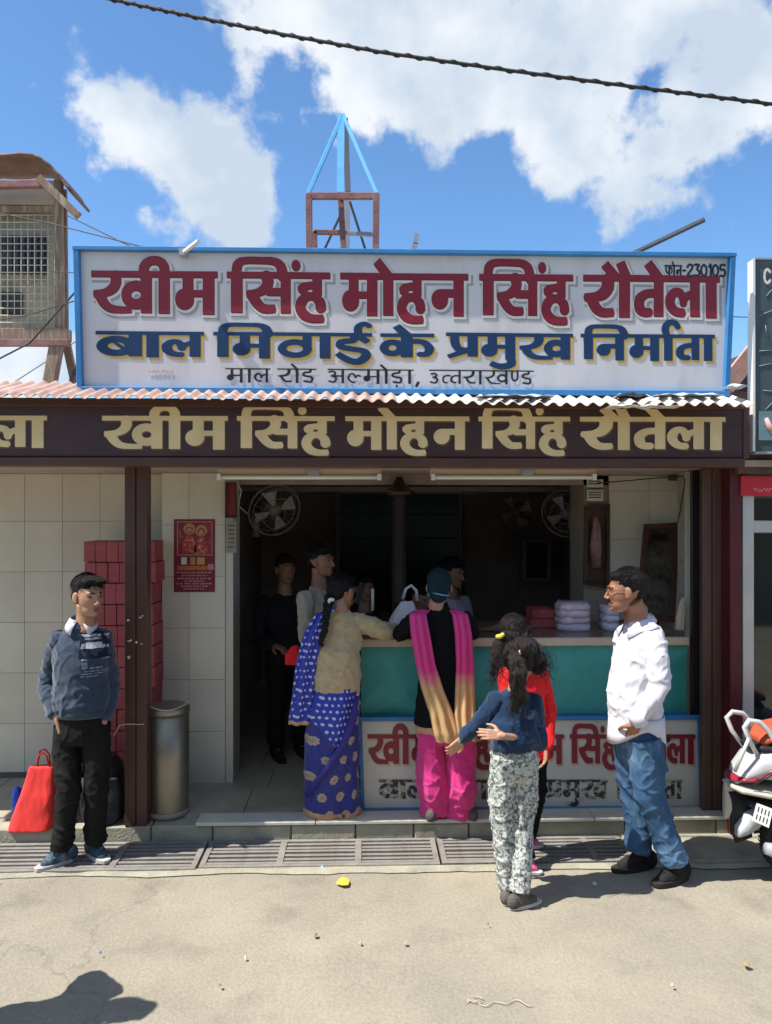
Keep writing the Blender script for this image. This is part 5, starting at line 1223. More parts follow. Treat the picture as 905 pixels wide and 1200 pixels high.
C['rubber'] = mat('grey_rubber', (.42,.40,.38), .7, .1); C['dark_rubber'] = mat('dark_rubber', (.03,.028,.026), .7, .2); C['shoeblue'] = mat('blue_grey_mesh', (.045,.075,.105), .7, .3, 40, .4, 200, col2=(.15,.19,.22), c2s=25, c2lo=.52, c2hi=.62)
C['shoeblack'] = mat('charcoal_suede', (.022,.020,.020), .85, .25, 20, .5, 160); C['shoebrown'] = mat('grey_brown_shoe', (.10,.085,.075), .8, .25, 20, .5, 160); C['shoepink'] = mat('pink_canvas', (.65,.12,.22), .7, .15, 20, .3, 160)
C['cream_top'] = mat('cream_sweat', (.38,.33,.27), .9, .1, 14, .3, 200)
def camo(nt, N, L, b):
    b.inputs['Roughness'].default_value = .9; tc = N.new('ShaderNodeTexCoord')
    n = N.new('ShaderNodeTexNoise'); n.inputs['Scale'].default_value = 34; n.inputs['Detail'].default_value = 3; n.inputs['Distortion'].default_value = 1.5; L.new(tc.outputs['Object'], n.inputs['Vector'])
    cr = N.new('ShaderNodeValToRGB'); cr.color_ramp.interpolation = 'CONSTANT'; e = cr.color_ramp.elements; e[0].position = 0; e[0].color = (.10,.115,.105,1); e[1].position = .44; e[1].color = (.24,.255,.235,1)
    q = e.new(.51); q.color = (.52,.53,.49,1); q = e.new(.58); q.color = (.30,.31,.29,1); q = e.new(.64); q.color = (.62,.62,.58,1)
    L.new(n.outputs['Fac'], cr.inputs[0]); L.new(cr.outputs[0], b.inputs['Base Color'])
C['camo'] = objmat('grey_camouflage_print', camo)
def dots(name, base, spot, sx, sz, rad, rim=None, stag=True, rot=0.0):
    def f(nt, N, L, b):
        b.inputs['Roughness'].default_value = .6; b.inputs['Sheen Weight'].default_value = .2
        tc = N.new('ShaderNodeTexCoord'); sp = N.new('ShaderNodeSeparateXYZ')
        mp = N.new('ShaderNodeMapping'); mp.inputs['Rotation'].default_value = (0, rot, 0); L.new(tc.outputs['Object'], mp.inputs[0])
        nn = N.new('ShaderNodeTexNoise'); nn.inputs['Scale'].default_value = 9; L.new(tc.outputs['Object'], nn.inputs['Vector'])
        ad = N.new('ShaderNodeVectorMath'); ad.operation = 'MULTIPLY_ADD'; L.new(nn.outputs['Color'], ad.inputs[0]); ad.inputs[1].default_value = (.03,.03,.03); L.new(mp.outputs[0], ad.inputs[2]); L.new(ad.outputs[0], sp.inputs[0])
        def mth(op, a, c=None, d=None):
            n = N.new('ShaderNodeMath'); n.operation = op
            for i, v in enumerate((a, c, d)):
                if v is None: continue
                if isinstance(v, (int, float)): n.inputs[i].default_value = v
                else: L.new(v, n.inputs[i])
            return n.outputs[0]
        z = mth('DIVIDE', sp.outputs['Z'], sz); row = mth('FLOOR', z); fz = mth('SUBTRACT', mth('FRACT', z), .5)
        h = mth('ADD', mth('MULTIPLY', sp.outputs['Y'], .8), sp.outputs['X'])
        x = mth('ADD', mth('DIVIDE', h, sx), mth('MULTIPLY', row, .5 if stag else 0)); fx = mth('SUBTRACT', mth('FRACT', mth('ADD', x, 50)), .5)
        dx = mth('MULTIPLY', fx, sx); dz = mth('MULTIPLY', fz, sz); d = mth('SQRT', mth('ADD', mth('MULTIPLY', dx, dx), mth('MULTIPLY', dz, dz)))
        if rim:   # petals
            an = mth('ARCTAN2', dz, dx); d = mth('ADD', d, mth('MULTIPLY', mth('COSINE', mth('MULTIPLY', an, 8)), rad*.10))
        mk = mth('LESS_THAN', d, rad)
        mx = N.new('ShaderNodeMix'); mx.data_type = 'RGBA'; L.new(mk, mx.inputs['Factor']); mx.inputs['A'].default_value = (*base, 1); mx.inputs['B'].default_value = (*spot, 1); out = mx.outputs['Result']
        if rim:
            m2 = mth('LESS_THAN', d, rad*.42); m3 = N.new('ShaderNodeMix'); m3.data_type = 'RGBA'; L.new(m2, m3.inputs['Factor']); L.new(out, m3.inputs['A']); m3.inputs['B'].default_value = (*rim, 1); out = m3.outputs['Result']
        L.new(out, b.inputs['Base Color'])
    return objmat(name, f)
C['sari_dot'] = dots('blue_dotted_silk', (.010,.028,.36), (.50,.52,.62), .034, .040, .0085)
C['sari_flower'] = dots('blue_flowered_silk', (.008,.016,.20), (.36,.29,.22), .115, .115, .027, rim=(.28,.20,.16))
C['sari_border'] = mat('beige_brocade', (.52,.30,.17), .6, .2, 40, .4, 120); C['sari_plain'] = mat('violet_blue_silk', (.035,.028,.20), .5, .15)
def dup_mat():
    def f(nt, N, L, b):
        b.inputs['Roughness'].default_value = .65; tc = N.new('ShaderNodeTexCoord'); sp = N.new('ShaderNodeSeparateXYZ'); L.new(tc.outputs['Object'], sp.inputs[0])
        n = N.new('ShaderNodeTexNoise'); n.inputs['Scale'].default_value = 12; L.new(tc.outputs['Object'], n.inputs['Vector'])
        a = N.new('ShaderNodeMath'); a.operation = 'MULTIPLY_ADD'; L.new(n.outputs['Fac'], a.inputs[0]); a.inputs[1].default_value = .12; L.new(sp.outputs['Z'], a.inputs[2])
        cr = N.new('ShaderNodeMapRange'); cr.inputs['From Min'].default_value = .90; cr.inputs['From Max'].default_value = 1.00; L.new(a.outputs[0], cr.inputs['Value'])
        mx = N.new('ShaderNodeMix'); mx.data_type = 'RGBA'; L.new(cr.outputs[0], mx.inputs['Factor']); mx.inputs['A'].default_value = (.60,.38,.17,1); mx.inputs['B'].default_value = (.66,.04,.22,1); L.new(mx.outputs['Result'], b.inputs['Base Color'])
    return objmat('pink_to_cream_scarf', f)  # pink at the top, blending to cream lower down
C['dupatta'] = dup_mat()
for k_, v_ in C.items(): M[k_] = v_
def wr(c, amp, fx, fz, seed): return amp*ridge(c[0]*fx+seed, c[1]*fx, c[2]*fz)

# ======== standing man in blue-grey sweater (left) ========
Y = 4.42
def j(u, v, Y): return W(u, v, Y)
J = dict(head=j(104,699,4.40), neck=j(101,731,4.44), shL=j(66,748,4.45), shR=j(124,746,4.46), elL=j(57,800,4.53), elR=j(129,802,4.53), wrL=j(67,842,4.40), wrR=j(122,845,4.44),
         hip=j(96,845,4.46), knL=j(81,925,4.40), knR=j(113,924,4.44), anL=j(72,987,4.38), anR=j(112,986,4.46), toeL=G(57,1010,.02), toeR=G(130,995,.02))
J['toeL'] = V3(J['toeL'].x, 4.30, .021); J['toeR'] = V3(X(124,4.40), 4.385, .021); J['anL'].z = .085; J['anR'].z = .085
root = V3(X(92,4.42), 4.42, .02)
pm, Mx = person('young man in blue grey sweater standing with hands in pockets by the brown pillar', 'man', root, J, .94, 'skin', R(48), R(4), 0, 1.07,
    hands=(('L', V3(.25,.0,-1), V3(1,.2,0), .5, -1), ('R', V3(-.25,.05,-1), V3(-1,.2,0), .5, 1)), brow=1.3)
hair_mesh(Mx, pm, 'short', 'hair', seed=1)
hm = MB().ell((.018,-.060,.090),(.048,.032,.020)).ell((-.014,-.056,.094),(.042,.028,.020)); me = remesh(hm, .004, 1); displace(me, lambda c: .004*ridge(c[0]*60, c[1]*30, c[2]*30)); me.transform(Mx); link_mesh('fringe', me, M['hair'], pm, True)
# trousers
m = MB()
hp = J['hip']
m.loft([(hp.x, hp.y, hp.z+.10, .135,.100),(hp.x, hp.y, hp.z+.02,.142,.108),(hp.x, hp.y, hp.z-.06,.150,.112),(hp.x, hp.y+.0, hp.z-.12,.142,.100)], 24)
m.tube([hp+V3(-.078,0,-.02), hp+V3(-.085,-.01,-.16), J['knL'], J['knL'].lerp(J['anL'],.55), V3(J['anL'].x,J['anL'].y,.11)], [(.080,.088),(.078,.084),(.064,.070),(.056,.066),(.054,.070)], 18)
m.tube([hp+V3(.080,0,-.02), hp+V3(.085,0,-.16), J['knR'], J['knR'].lerp(J['anR'],.55), V3(J['anR'].x,J['anR'].y,.11)], [(.080,.088),(.078,.084),(.064,.070),(.056,.066),(.054,.072)], 18)
def tfold(c):
    z = c[2]; low = math.exp(-((z-.16)/.12)**2); kn = math.exp(-((z-.48)/.12)**2); hi = math.exp(-((z-.80)/.10)**2)
    return .012*low*ridge(c[0]*6, c[1]*6, z*22+c[0]*9)+.011*kn*ridge(c[0]*6+3, c[1]*6, z*14+c[0]*14)+.005*hi*nz(c[0]*26, 2, z*14+c[0]*10)+.004*nz(c[0]*14, c[1]*14, z*6)
garment('trousers', m, M['trouser'], pm, .0075, 2, tfold)
# sweater
m = MB(); sh = (J['shL']+J['shR'])/2
m.loft([(hp.x-.002, hp.y, hp.z+.055,.150,.115),(hp.x, hp.y, hp.z+.10,.156,.122),(hp.x, hp.y, hp.z+.22,.146,.116),(sh.x, sh.y, sh.z-.16,.156,.115),(sh.x, sh.y, sh.z-.05,.160,.104),(sh.x, sh.y, sh.z+.008,.138,.084),(sh.x+.002, sh.y-.005, sh.z+.050,.090,.072),(sh.x+.005,sh.y-.01,sh.z+.085,.066,.062),(sh.x+.006,sh.y-.012,sh.z+.098,.056,.056)], 28)
gl_ = [m]
for a, sgn in (('L',-1),('R',1)):
    m = MB(); m.cap(J['sh'+a]+V3(-sgn*.02,0,-.012), .058, J['sh'+a].lerp(J['el'+a],.5), .051); m.cap(J['sh'+a].lerp(J['el'+a],.5), .051, J['el'+a], .047); m.cap(J['el'+a], .047, J['el'+a].lerp(J['wr'+a],.8), .041); gl_.append(m)
m = gl_
def sfold(c):
    x, y, z = c; side = min(1, max(0, (abs(x-root.x)-.13)/.05)); low = math.exp(-((z-.93)/.10)**2)
    return .011*side*ridge(x*6, y*8, z*24+x*10)*(1 if z < 1.2 else .4)+.013*low*ridge(x*5+1, y*6, z*17-x*12)+.007*nz(x*9, y*9, z*7)+.006*ridge(x*13+z*10, y*9, z*5)
sw = garment('sweater', m, M['sweater'], pm, .0075, 2, sfold)
for a in 'LR':
    p, q = J['el'+a].lerp(J['wr'+a], .76), J['el'+a].lerp(J['wr'+a], .93); MB().tube([p, p.lerp(q,.3), p.lerp(q,.6), q], [.0455,.0445,.043,.041], 18).obj('cuff', M['sweater'], pm, True)
MB().loft([(hp.x, hp.y, hp.z+.035,.150,.114),(hp.x, hp.y, hp.z+.045,.158,.121),(hp.x, hp.y, hp.z+.070,.160,.123),(hp.x,hp.y,hp.z+.080,.154,.118)], 30).obj('hem_band', M['sweater'], pm, True)
# collar of the shirt underneath: two pointed flaps
def collar(c, s_, yaw, m_, parent, garm, dip=.012):
    """turned down shirt collar: a stand round the neck and two pointed flaps lying on garm"""
    from mathutils.bvhtree import BVHTree
    b_ = bmesh.new(); b_.from_mesh(garm.data); bv = BVHTree.FromBMesh(b_); o0 = Vector(parent.location)
    Rz = Matrix.Rotation(yaw, 3, 'Z')
    st_ = [c+Rz @ V3(.060*s_*math.sin(t), .058*s_*math.cos(t)-.004, (dip*math.cos(t)+.004)*s_) for t in [R(-158)+R(316)*i/20 for i in range(21)]]
    MB().tube(st_, [(.006,.018*s_)]*21, 8).obj('collar', m_, parent, True)
    for e in (-1, 1):
        vs = []; n = 8
        for i in range(n+1):
            k = i/n; ang = math.pi/2+e*k*math.pi*.93
            top = V3(.063*math.cos(ang), .061*math.sin(ang), .018+dip-2*dip*k)
            out = V3(math.cos(ang-e*.34*k), math.sin(ang-e*.34*k), 0)*(.083+.006*k)+V3(0,0,dip-.012-dip*2*k-.050*max(0, (k-.45)/.55)**1.4)
            for q in (0, .5, 1):
                p = c+Rz @ (top.lerp(out, q)*s_)
                rd = V3(p.x-c.x, p.y-c.y, 0); rl = rd.length; rd.normalize()
                h = bv.ray_cast(V3(c.x,c.y,p.z)+rd*.4-o0, -rd)[0]
                if h is not None:
                    hr = (V3(h.x,h.y,0)+V3(o0.x,o0.y,0)-V3(c.x,c.y,0)).length
                    if hr < .17*s_ and hr+.011 > rl: p = V3(c.x,c.y,p.z)+rd*(hr+.011)
                vs.append(p)
        fs = [(i*3+q, i*3+3+q, i*3+4+q, i*3+1+q) for i in range(n) for q in (0, 1)]
        me = bpy.data.meshes.new('collar'); me.from_pydata(vs, [], fs)
        o = link_mesh('collar', me, m_, parent, True); md = o.modifiers.new('s', 'SOLIDIFY'); md.thickness = .0025; md.offset = 1
collar(V3(sh.x+.006, sh.y-.012, sh.z+.098), 1.0, R(10), M['shirtwhite'], pm, sw)
# chest print: pale bars that follow the cloth
def bars(name, v0, v1, us):
    for u0, u1 in us:
        zt_, zb_ = W(0, v0, 4.30).z, W(0, v1, 4.30).z; xa_, xb_ = X(u0, 4.30), X(u1, 4.30)
        # a thin plate on the chest surface
        vs = []; n = 8
        from mathutils.bvhtree import BVHTree
        for jj in range(3):
            for i in range(n+1):
                x = xa_+(xb_-xa_)*i/n; z = zb_+(zt_-zb_)*jj/2-.0*(x)+.0; 
                hit = BV.ray_cast(V3(x, 3.5, z)-root, V3(0,1,0))[0]
                vs.append((hit+root if hit else V3(x, 4.32, z))+V3(0,-.0025,0))
        me = bpy.data.meshes.new('print'); me.from_pydata(vs, [], [(j_*(n+1)+i, j_*(n+1)+i+1, (j_+1)*(n+1)+i+1, (j_+1)*(n+1)+i) for j_ in range(2) for i in range(n)])
        link_mesh('chest_print', me, M[name], pm, True)
from mathutils.bvhtree import BVHTree
dg_ = bpy.context.evaluated_depsgraph_get(); bmv = bmesh.new(); bmv.from_mesh(sw.data); BV = BVHTree.FromBMesh(bmv)
M['print_pale'] = mat('pale_print', (.38,.40,.44), .8, .3, 60); M['print_dark'] = mat('dark_print', (.010,.014,.03), .8, .2, 30); M['print_mid'] = mat('mid_print', (.17,.19,.23), .8, .5, 90)
bars('print_dark', 744, 775, [(89,121)]); BVoff = 0
def bars2(*a):
    for v0, v1, us, nm in a:
        for u0, u1 in us:
            vs = []; n = 8; xa_, xb_ = X(u0, 4.30), X(u1, 4.30); zt_, zb_ = W(0, v0, 4.30).z, W(0, v1, 4.30).z
            for jj in range(3):
                for i in range(n+1):
                    x = xa_+(xb_-xa_)*i/n; z = zb_+(zt_-zb_)*jj/2; hit = BV.ray_cast(V3(x, 3.5, z)-root, V3(0,1,0))[0]; vs.append((hit+root if hit else V3(x, 4.32, z))+V3(0,-.0045,0))
            me = bpy.data.meshes.new('print'); me.from_pydata(vs, [], [(j_*(n+1)+i, j_*(n+1)+i+1, (j_+1)*(n+1)+i+1, (j_+1)*(n+1)+i) for j_ in range(2) for i in range(n)]); link_mesh('chest_print', me, M[nm], pm, True)
bars2((746.5,749.5,[(90,106),(107,119)],'print_pale'),(750.5,753,[(90,119)],'print_mid'),(756,763,[(96,119)],'print_pale'),(757,763,[(91,95)],'print_mid'),(775,777,[(92,98),(113,119)],'print_mid'),(779,787,[(93,99)],'print_mid'),(785,787,[(101,106),(107,114)],'print_mid'),(789,790.5,[(95,101),(102,111),(112,118)],'print_mid'),(792,793.5,[(92,104),(106,118)],'print_mid'),(795,796.5,[(91,96),(98,110)],'print_mid'))
shoe(J['anL'], J['toeL'], 1.0, pm, 'shoeblue', M['rubber']); shoe(J['anR'], J['toeR'], 1.0, pm, 'shoeblue', M['rubber'])

# ======== man in white shirt and jeans (right) ========
J = dict(head=j(733,693,4.14), neck=j(746,717,4.17), shL=j(730,744,4.32), shR=j(769,743,4.03), elL=j(728,800,4.38), elR=j(774,803,3.99), wrL=j(722,838,4.34), wrR=j(745,848,3.995),
         hip=j(745,850,4.17), knL=j(744,930,4.26), knR=j(760,930,4.10), anL=j(748,995,4.28), anR=j(789,1005,4.14), toeL=V3(0,0,.012), toeR=V3(0,0,.012))
J['toeL'] = V3(X(722,4.25), 4.225, .002); J['toeR'] = V3(X(768,4.10), 4.06, .002); J['anL'] = V3(X(751,4.26), 4.26, .085); J['anR'] = V3(X(791,4.12), 4.11, .085)
root = V3(X(760,4.18), 4.18, 0)
pm, Mx = person('man in white shirt and faded jeans standing at right looking left', 'man', root, J, .97, 'skin_d', R(-104), R(4), R(0), 1.05,
    hands=(('R', V3(-.06,.62,-1), V3(.1,1,0), .05, -1),), brow=1.2, mous=True, neck_r=.055, r=.86)
hair_mesh(Mx, pm, 'side', 'hair', seed=2)
# spectacles
for e in (-1, 1):
    t_ = [(e*.031+.020*math.cos(a)*1.05, -.098+abs(.006*math.cos(a)), .004+.0145*math.sin(a)) for a in [i*2*math.pi/16 for i in range(17)]]
    mg = MB().tube(t_, .0016, 5, False); mg.tube([(e*.051,-.090,.010),(e*.069,-.04,.012),(e*.076,.012,.010)], .0016, 5); tf(mg, Mx).obj('spectacles', mat('gold_wire%d' % e, (.12,.08,.04), .4, .05, metal=.5), pm, True)
hp = J['hip']; sh = (J['shL']+J['shR'])/2; ax = (J['shR']-J['shL']); rt = math.atan2(ax.y, ax.x)+math.pi
m = MB(); m.loft([(hp.x+.0, hp.y, hp.z+.12,.125,.130),(hp.x+.01, hp.y, hp.z+.02,.132,.142),(hp.x+.02, hp.y, hp.z-.10,.132,.145)], 24)
m.tube([hp+V3(.015,-.075,-.04), hp+V3(.040,-.075,-.20), J['knR'], J['knR'].lerp(J['anR'],.55), V3(J['anR'].x-.005,J['anR'].y,.11)], [(.098,.100),(.098,.096),(.076,.080),(.070,.074),(.068,.080)], 18)
m.tube([hp+V3(-.015,.075,-.04), hp+V3(.00,.078,-.20), J['knL'], J['knL'].lerp(J['anL'],.55), V3(J['anL'].x-.005,J['anL'].y,.11)], [(.095,.100),(.086,.092),(.072,.076),(.066,.072),(.066,.078)], 18)
def jfold(c):
    z = c[2]; low = math.exp(-((z-.15)/.11)**2); kn = math.exp(-((z-.50)/.17)**2); hi = math.exp(-((z-.84)/.09)**2)
    return .015*low*ridge(c[0]*6, c[1]*6, z*18+c[0]*6)+.014*kn*ridge(c[0]*5+3, c[1]*4, z*12+c[0]*15)+.006*hi*nz(c[0]*20, 2, z*16+c[0]*14)+.005*nz(c[0]*12, c[1]*12, z*7)
jn = garment('jeans', m, M['denim'], pm, .007, 2, jfold)
m = MB()
def lp3(t): return hp.lerp(sh, t)
# side view torso: belly bulges to picture left
rows = ((.04,.136,.150,.004),(.12,.140,.150,-.002),(.24,.142,.148,-.010),(.40,.140,.146,-.014),(.60,.130,.150,-.008),(.80,.118,.158,.002),(.93,.104,.150,.010),(1.02,.082,.112,.010),(1.09,.070,.072,.004),(1.14,.062,.064,.0),(1.18,.059,.060,.0))
m.loft([(lp3(t).x+dx, lp3(t).y, lp3(t).z, rx, ry) for t, rx, ry, dx in rows], 30)
m1 = MB(); m1.cap(J['shR']+V3(.002,.045,-.012), .058, J['shR'].lerp(J['elR'],.55), .055); m1.cap(J['shR'].lerp(J['elR'],.55), .055, J['elR'], .051); m1.cap(J['elR'], .051, J['elR'].lerp(J['wrR'],.88), .041)
m2 = MB(); m2.cap(J['shL']+V3(0,-.04,-.01), .062, J['elL'], .054); m2.cap(J['elL'], .054, J['wrL'], .042)
m = [m, m1, m2]
def wf(c):
    x, y, z = c
    arm = 1 if y < 4.07 and z < 1.28 else 0
    return .006*ridge(x*9+z*4, y*7, z*2.5+1.5)+.006*nz(x*9, y*6, z*7)+(.009 if arm else .003)*ridge(x*9, y*8, z*15-x*12)
sh_ = garment('shirt', m, M['shirtwhite'], pm, .0075, 2, wf)
# lower hem: curved tail skirt
vs = []; fs = []; n = 60
zb0 = lp3(-.12).z
for i in range(n+1):
    a = i*2*math.pi/n; ca, sa = math.cos(a), math.sin(a)
    tail = -.085*(abs(ca)**1.6)-(.02 if ca < 0 else .035)*abs(ca)
    for k, t in enumerate((0, .35, .7, 1)):
        rr = 1.0+.05*t+.03*math.sin(a*7)*t; c0_ = lp3(.02)
        vs.append(V3(c0_.x+.004+.142*rr*ca, c0_.y+.157*rr*sa, c0_.z+.055+(-.055+tail)*t))
for i in range(n):
    for k in range(3): a = i*4+k; fs.append((a, a+4, a+5, a+1))
me = bpy.data.meshes.new('shirt_tail'); me.from_pydata(vs, [], fs); o = link_mesh('shirt_tail', me, M['shirtwhite'], pm, True); o.modifiers.new('s', 'SOLIDIFY').thickness = .003
collar(lp3(1.15), 1.08, R(-85), M['shirtwhite'], pm, sh_, dip=.022)
p, q = J['elR'].lerp(J['wrR'], .80), J['elR'].lerp(J['wrR'], 1.0); MB().tube([p, p.lerp(q,.1), q], [.050,.052,.048], 18).obj('cuff', M['shirtwhite'], pm, True)
MB().bar(W(728,762,3.98)+V3(0,0.02,0), W(722,835,3.99)+V3(0,.02,0), .004, .002).bm.free()
shoe(J['anL'], J['toeL'], 1.06, pm, 'shoeblack', M['dark_rubber']); shoe(J['anR'], J['toeR'], 1.06, pm, 'shoeblack', M['dark_rubber'])
gl = MB(); g0 = W(779,905,4.22)
gl.tube([W(766,872,4.30), W(777,868,4.30), W(786,866,4.3)], [(.02,.010),(.03,.014),(.012,.008)], 8); me = remesh(gl, .005, 1); displace(me, lambda c: .006*nz(c[0]*40, c[1]*40, c[2]*40)); o = link_mesh('dark_cloth', me, mat('dark_green_cloth', (.012,.03,.02), .8), pm, True)

# ======== woman in black with pink and cream scarf ========
J = dict(head=j(516,690,4.66), neck=j(514,708,4.64), shL=j(487,727,4.64), shR=j(545,727,4.64), elL=j(474,757,4.70), elR=j(556,755,4.78), wrL=j(492,742,4.98), wrR=j(540,742,4.98),
         hip=j(522,830,4.62), knL=j(508,895,4.62), knR=j(542,896,4.62), anL=j(505,955,4.62), anR=j(540,960,4.60), toeL=V3(X(506,4.85), 4.82, ZF+.002), toeR=V3(X(550,4.85), 4.80, ZF+.002))
J['elL'] = V3(X(470,4.72), 4.74, zk+.06); J['elR'] = V3(X(556,4.80), 4.82, zk+.05); J['wrL'] = V3(X(492,4.95), 4.98, zk+.06); J['wrR'] = V3(X(528,4.95), 4.98, zk+.06)
J['anL'] = V3(X(508,4.66), 4.64, ZF+.08); J['anR'] = V3(X(541,4.64), 4.62, ZF+.08)
root = V3(X(522,4.64), 4.64, ZF)
pm, Mx = person('woman in black kurta, pink trousers and pink and cream scarf, back turned at the counter', 'woman', root, J, .90, 'skin', R(170), R(12), 0, 1.04,
    hands=(('L', V3(.6,.8,.1), V3(0,0,-1), .4, -1), ('R', V3(-.6,.8,.1), V3(0,0,-1), .4, 1)), face=True)
h = MB().ell((0,.020,.046),(.084,.100,.086)).ell((0,.066,-.005),(.074,.060,.080)).ell((0,.05,-.055),(.058,.055,.05)); me = remesh(h, .0045, 2); displace(me, lambda c: .004*nz(c[0]*14, c[1]*14, c[2]*22)); me.transform(Mx); link_mesh('head_wrap', me, mat('dark_teal_wrap', (.006,.022,.028), .7), pm, True)
bnd = MB().tube([Mx @ V3(.062*math.cos(a), .045+.062*math.sin(a), -.052+.006*math.sin(a*2)) for a in [R(-30)+i*R(240)/12 for i in range(13)]], [(.012,.004)]*13, 8); bnd.obj('blue_band', mat('light_blue_elastic', (.12,.38,.72), .6), pm, True)
hp = J['hip']; sh = (J['shL']+J['shR'])/2; m = MB()
zh = Z(852,4.62)
m.loft([(hp.x+.005, hp.y, zh,.190,.120),(hp.x+.002, hp.y, zh+.12,.182,.125),(hp.x, hp.y, hp.z+.08,.170,.120),(hp.x-.01, hp.y+.0, hp.z+.25,.140,.10),(sh.x, sh.y, sh.z-.14,.152,.105),(sh.x, sh.y, sh.z-.04,.150,.090),(sh.x, sh.y, sh.z+.03,.105,.070),(sh.x, sh.y+.0, sh.z+.075,.062,.055),(sh.x,sh.y+.005,sh.z+.11,.048,.046)], 28)
gl_ = [m]
for a in 'LR': m = MB(); m.cap(J['sh'+a]+V3(0,0,-.01), .058, J['el'+a], .048); m.cap(J['el'+a], .047, J['el'+a].lerp(J['wr'+a],.85), .036); gl_.append(m)
m = gl_
garment('kurta', m, M['blacktop'], pm, .008, 2, lambda c: .006*nz(c[0]*8, c[1]*8, c[2]*4)+.007*ridge(c[0]*14, c[1]*8, c[2]*3)*(1 if c[2] < .95 else .4))
# cream underskirt strip
MB().loft([(hp.x+.01, hp.y, zh-.075,.180,.112),(hp.x+.008, hp.y, zh-.03,.184,.116),(hp.x+.006, hp.y, zh+.03,.184,.116)], 30).obj('cream_hem', M['sari_border'], pm, True)
# palazzo trousers
m = MB(); 
m.loft([(hp.x+.01, hp.y, zh+.05,.165,.105),(hp.x+.01, hp.y, zh-.04,.176,.110),(hp.x+.012, hp.y, zh-.10,.172,.105)], 26)
m.loft([(X(505,4.62), 4.62, zh-.05,.082,.095),(X(506,4.62), 4.62, Z(900,4.62),.086,.090),(X(511,4.62), 4.625, Z(930,4.62),.092,.100),(X(513,4.62), 4.65, Z(948,4.62),.090,.082),(X(512,4.62), 4.66, ZF+.030,.090,.076)], 24)
m.loft([(X(539,4.62), 4.60, zh-.05,.084,.095),(X(541,4.60), 4.60, Z(900,4.6),.088,.092),(X(542,4.60), 4.60, Z(930,4.6),.086,.095),(X(541,4.60), 4.64, Z(950,4.6),.082,.080),(X(541,4.60), 4.65, ZF+.020,.078,.074)], 24)
garment('palazzo_trousers', m, M['pink'], pm, .007, 2, lambda c: .016*ridge(c[0]*11+c[2]*3.0, c[1]*9, c[2]*1.6)+.007*nz(c[0]*9, c[1]*9, c[2]*9)+(.010*ridge(c[0]*9, c[1]*6, c[2]*18) if c[2] < .34 and c[0] > X(527,4.6) else 0))
for a, uu, v_ in (('L',496,1),('R',545,1)):
    an_ = J['an'+a]; shoe(V3(X(uu+8,4.64), 4.632, ZF+.06), V3(X(uu+5,4.64), 4.76, ZF+.002), .86, pm, 'shoebrown', M['rubber'])
# scarf: two hanging bands + loop round the neck
def band(pts, ws, m_, name, parent, folds_=3, thick=.004, amp=.012, seed=0, nacross=16, flip=1, border=None):
    """hanging cloth: centre line points, half widths; pleated across"""
    P_ = []
    k = 6
    for i in range(len(pts)-1):
        for t in range(k): P_.append((pts[i].lerp(pts[i+1], t/k), ws[i]+(ws[i+1]-ws[i])*t/k))
    P_.append((pts[-1], ws[-1])); vs = []; fs = []
    for i, (p, w_) in enumerate(P_):
        for q in range(nacross+1):
            t = q/nacross*2-1; vs.append(V3(p.x+w_*t, p.y+amp*math.cos(t*math.pi*folds_+seed+i*.05)*flip+.004*nz(t*3, i*.3, seed)+.35*w_*t*t, p.z+.004*nz(t*2, i*.4, seed+3)))
    n = nacross+1
    for i in range(len(P_)-1):
        for q in range(nacross): a = i*n+q; fs.append((a, a+1, a+n+1, a+n))
    me = bpy.data.meshes.new(name); me.from_pydata(vs, [], fs); mats = [m_]+([border] if border else [])
    o = link_mesh(name, me, mats, parent, True); md = o.modifiers.new('s', 'SOLIDIFY'); md.thickness = thick
    if border:
        for f in me.polygons:
            if f.index//nacross >= len(P_)-5: f.material_index = 1
    return o
band([W(500,716,4.60), W(491,722,4.54), W(494,745,4.50), W(500,780,4.48), W(508,810,4.465), W(519,840,4.46), W(526,866,4.46), W(528,874,4.47)], [.035,.050,.055,.055,.062,.068,.075,.070], M['dupatta'], 'scarf', pm, 2.5, amp=.009, seed=1)
band([W(533,716,4.60), W(541,722,4.54), W(545,745,4.50), W(547,780,4.48), W(547,810,4.465), W(547,840,4.46), W(549,862,4.46), W(551,872,4.47)], [.030,.045,.048,.050,.055,.060,.055,.050], M['dupatta'], 'scarf', pm, 2.5, amp=.009, seed=2)
band([W(497,722,4.60), W(502,716,4.68), W(508,716,4.76)], [.03,.035,.035], M['dupatta'], 'scarf', pm, 2, amp=.005, seed=4); band([W(536,722,4.60), W(530,715,4.68), W(524,716,4.76)], [.03,.035,.035], M['dupatta'], 'scarf', pm, 2, amp=.005, seed=5)

pm.location.y += .055

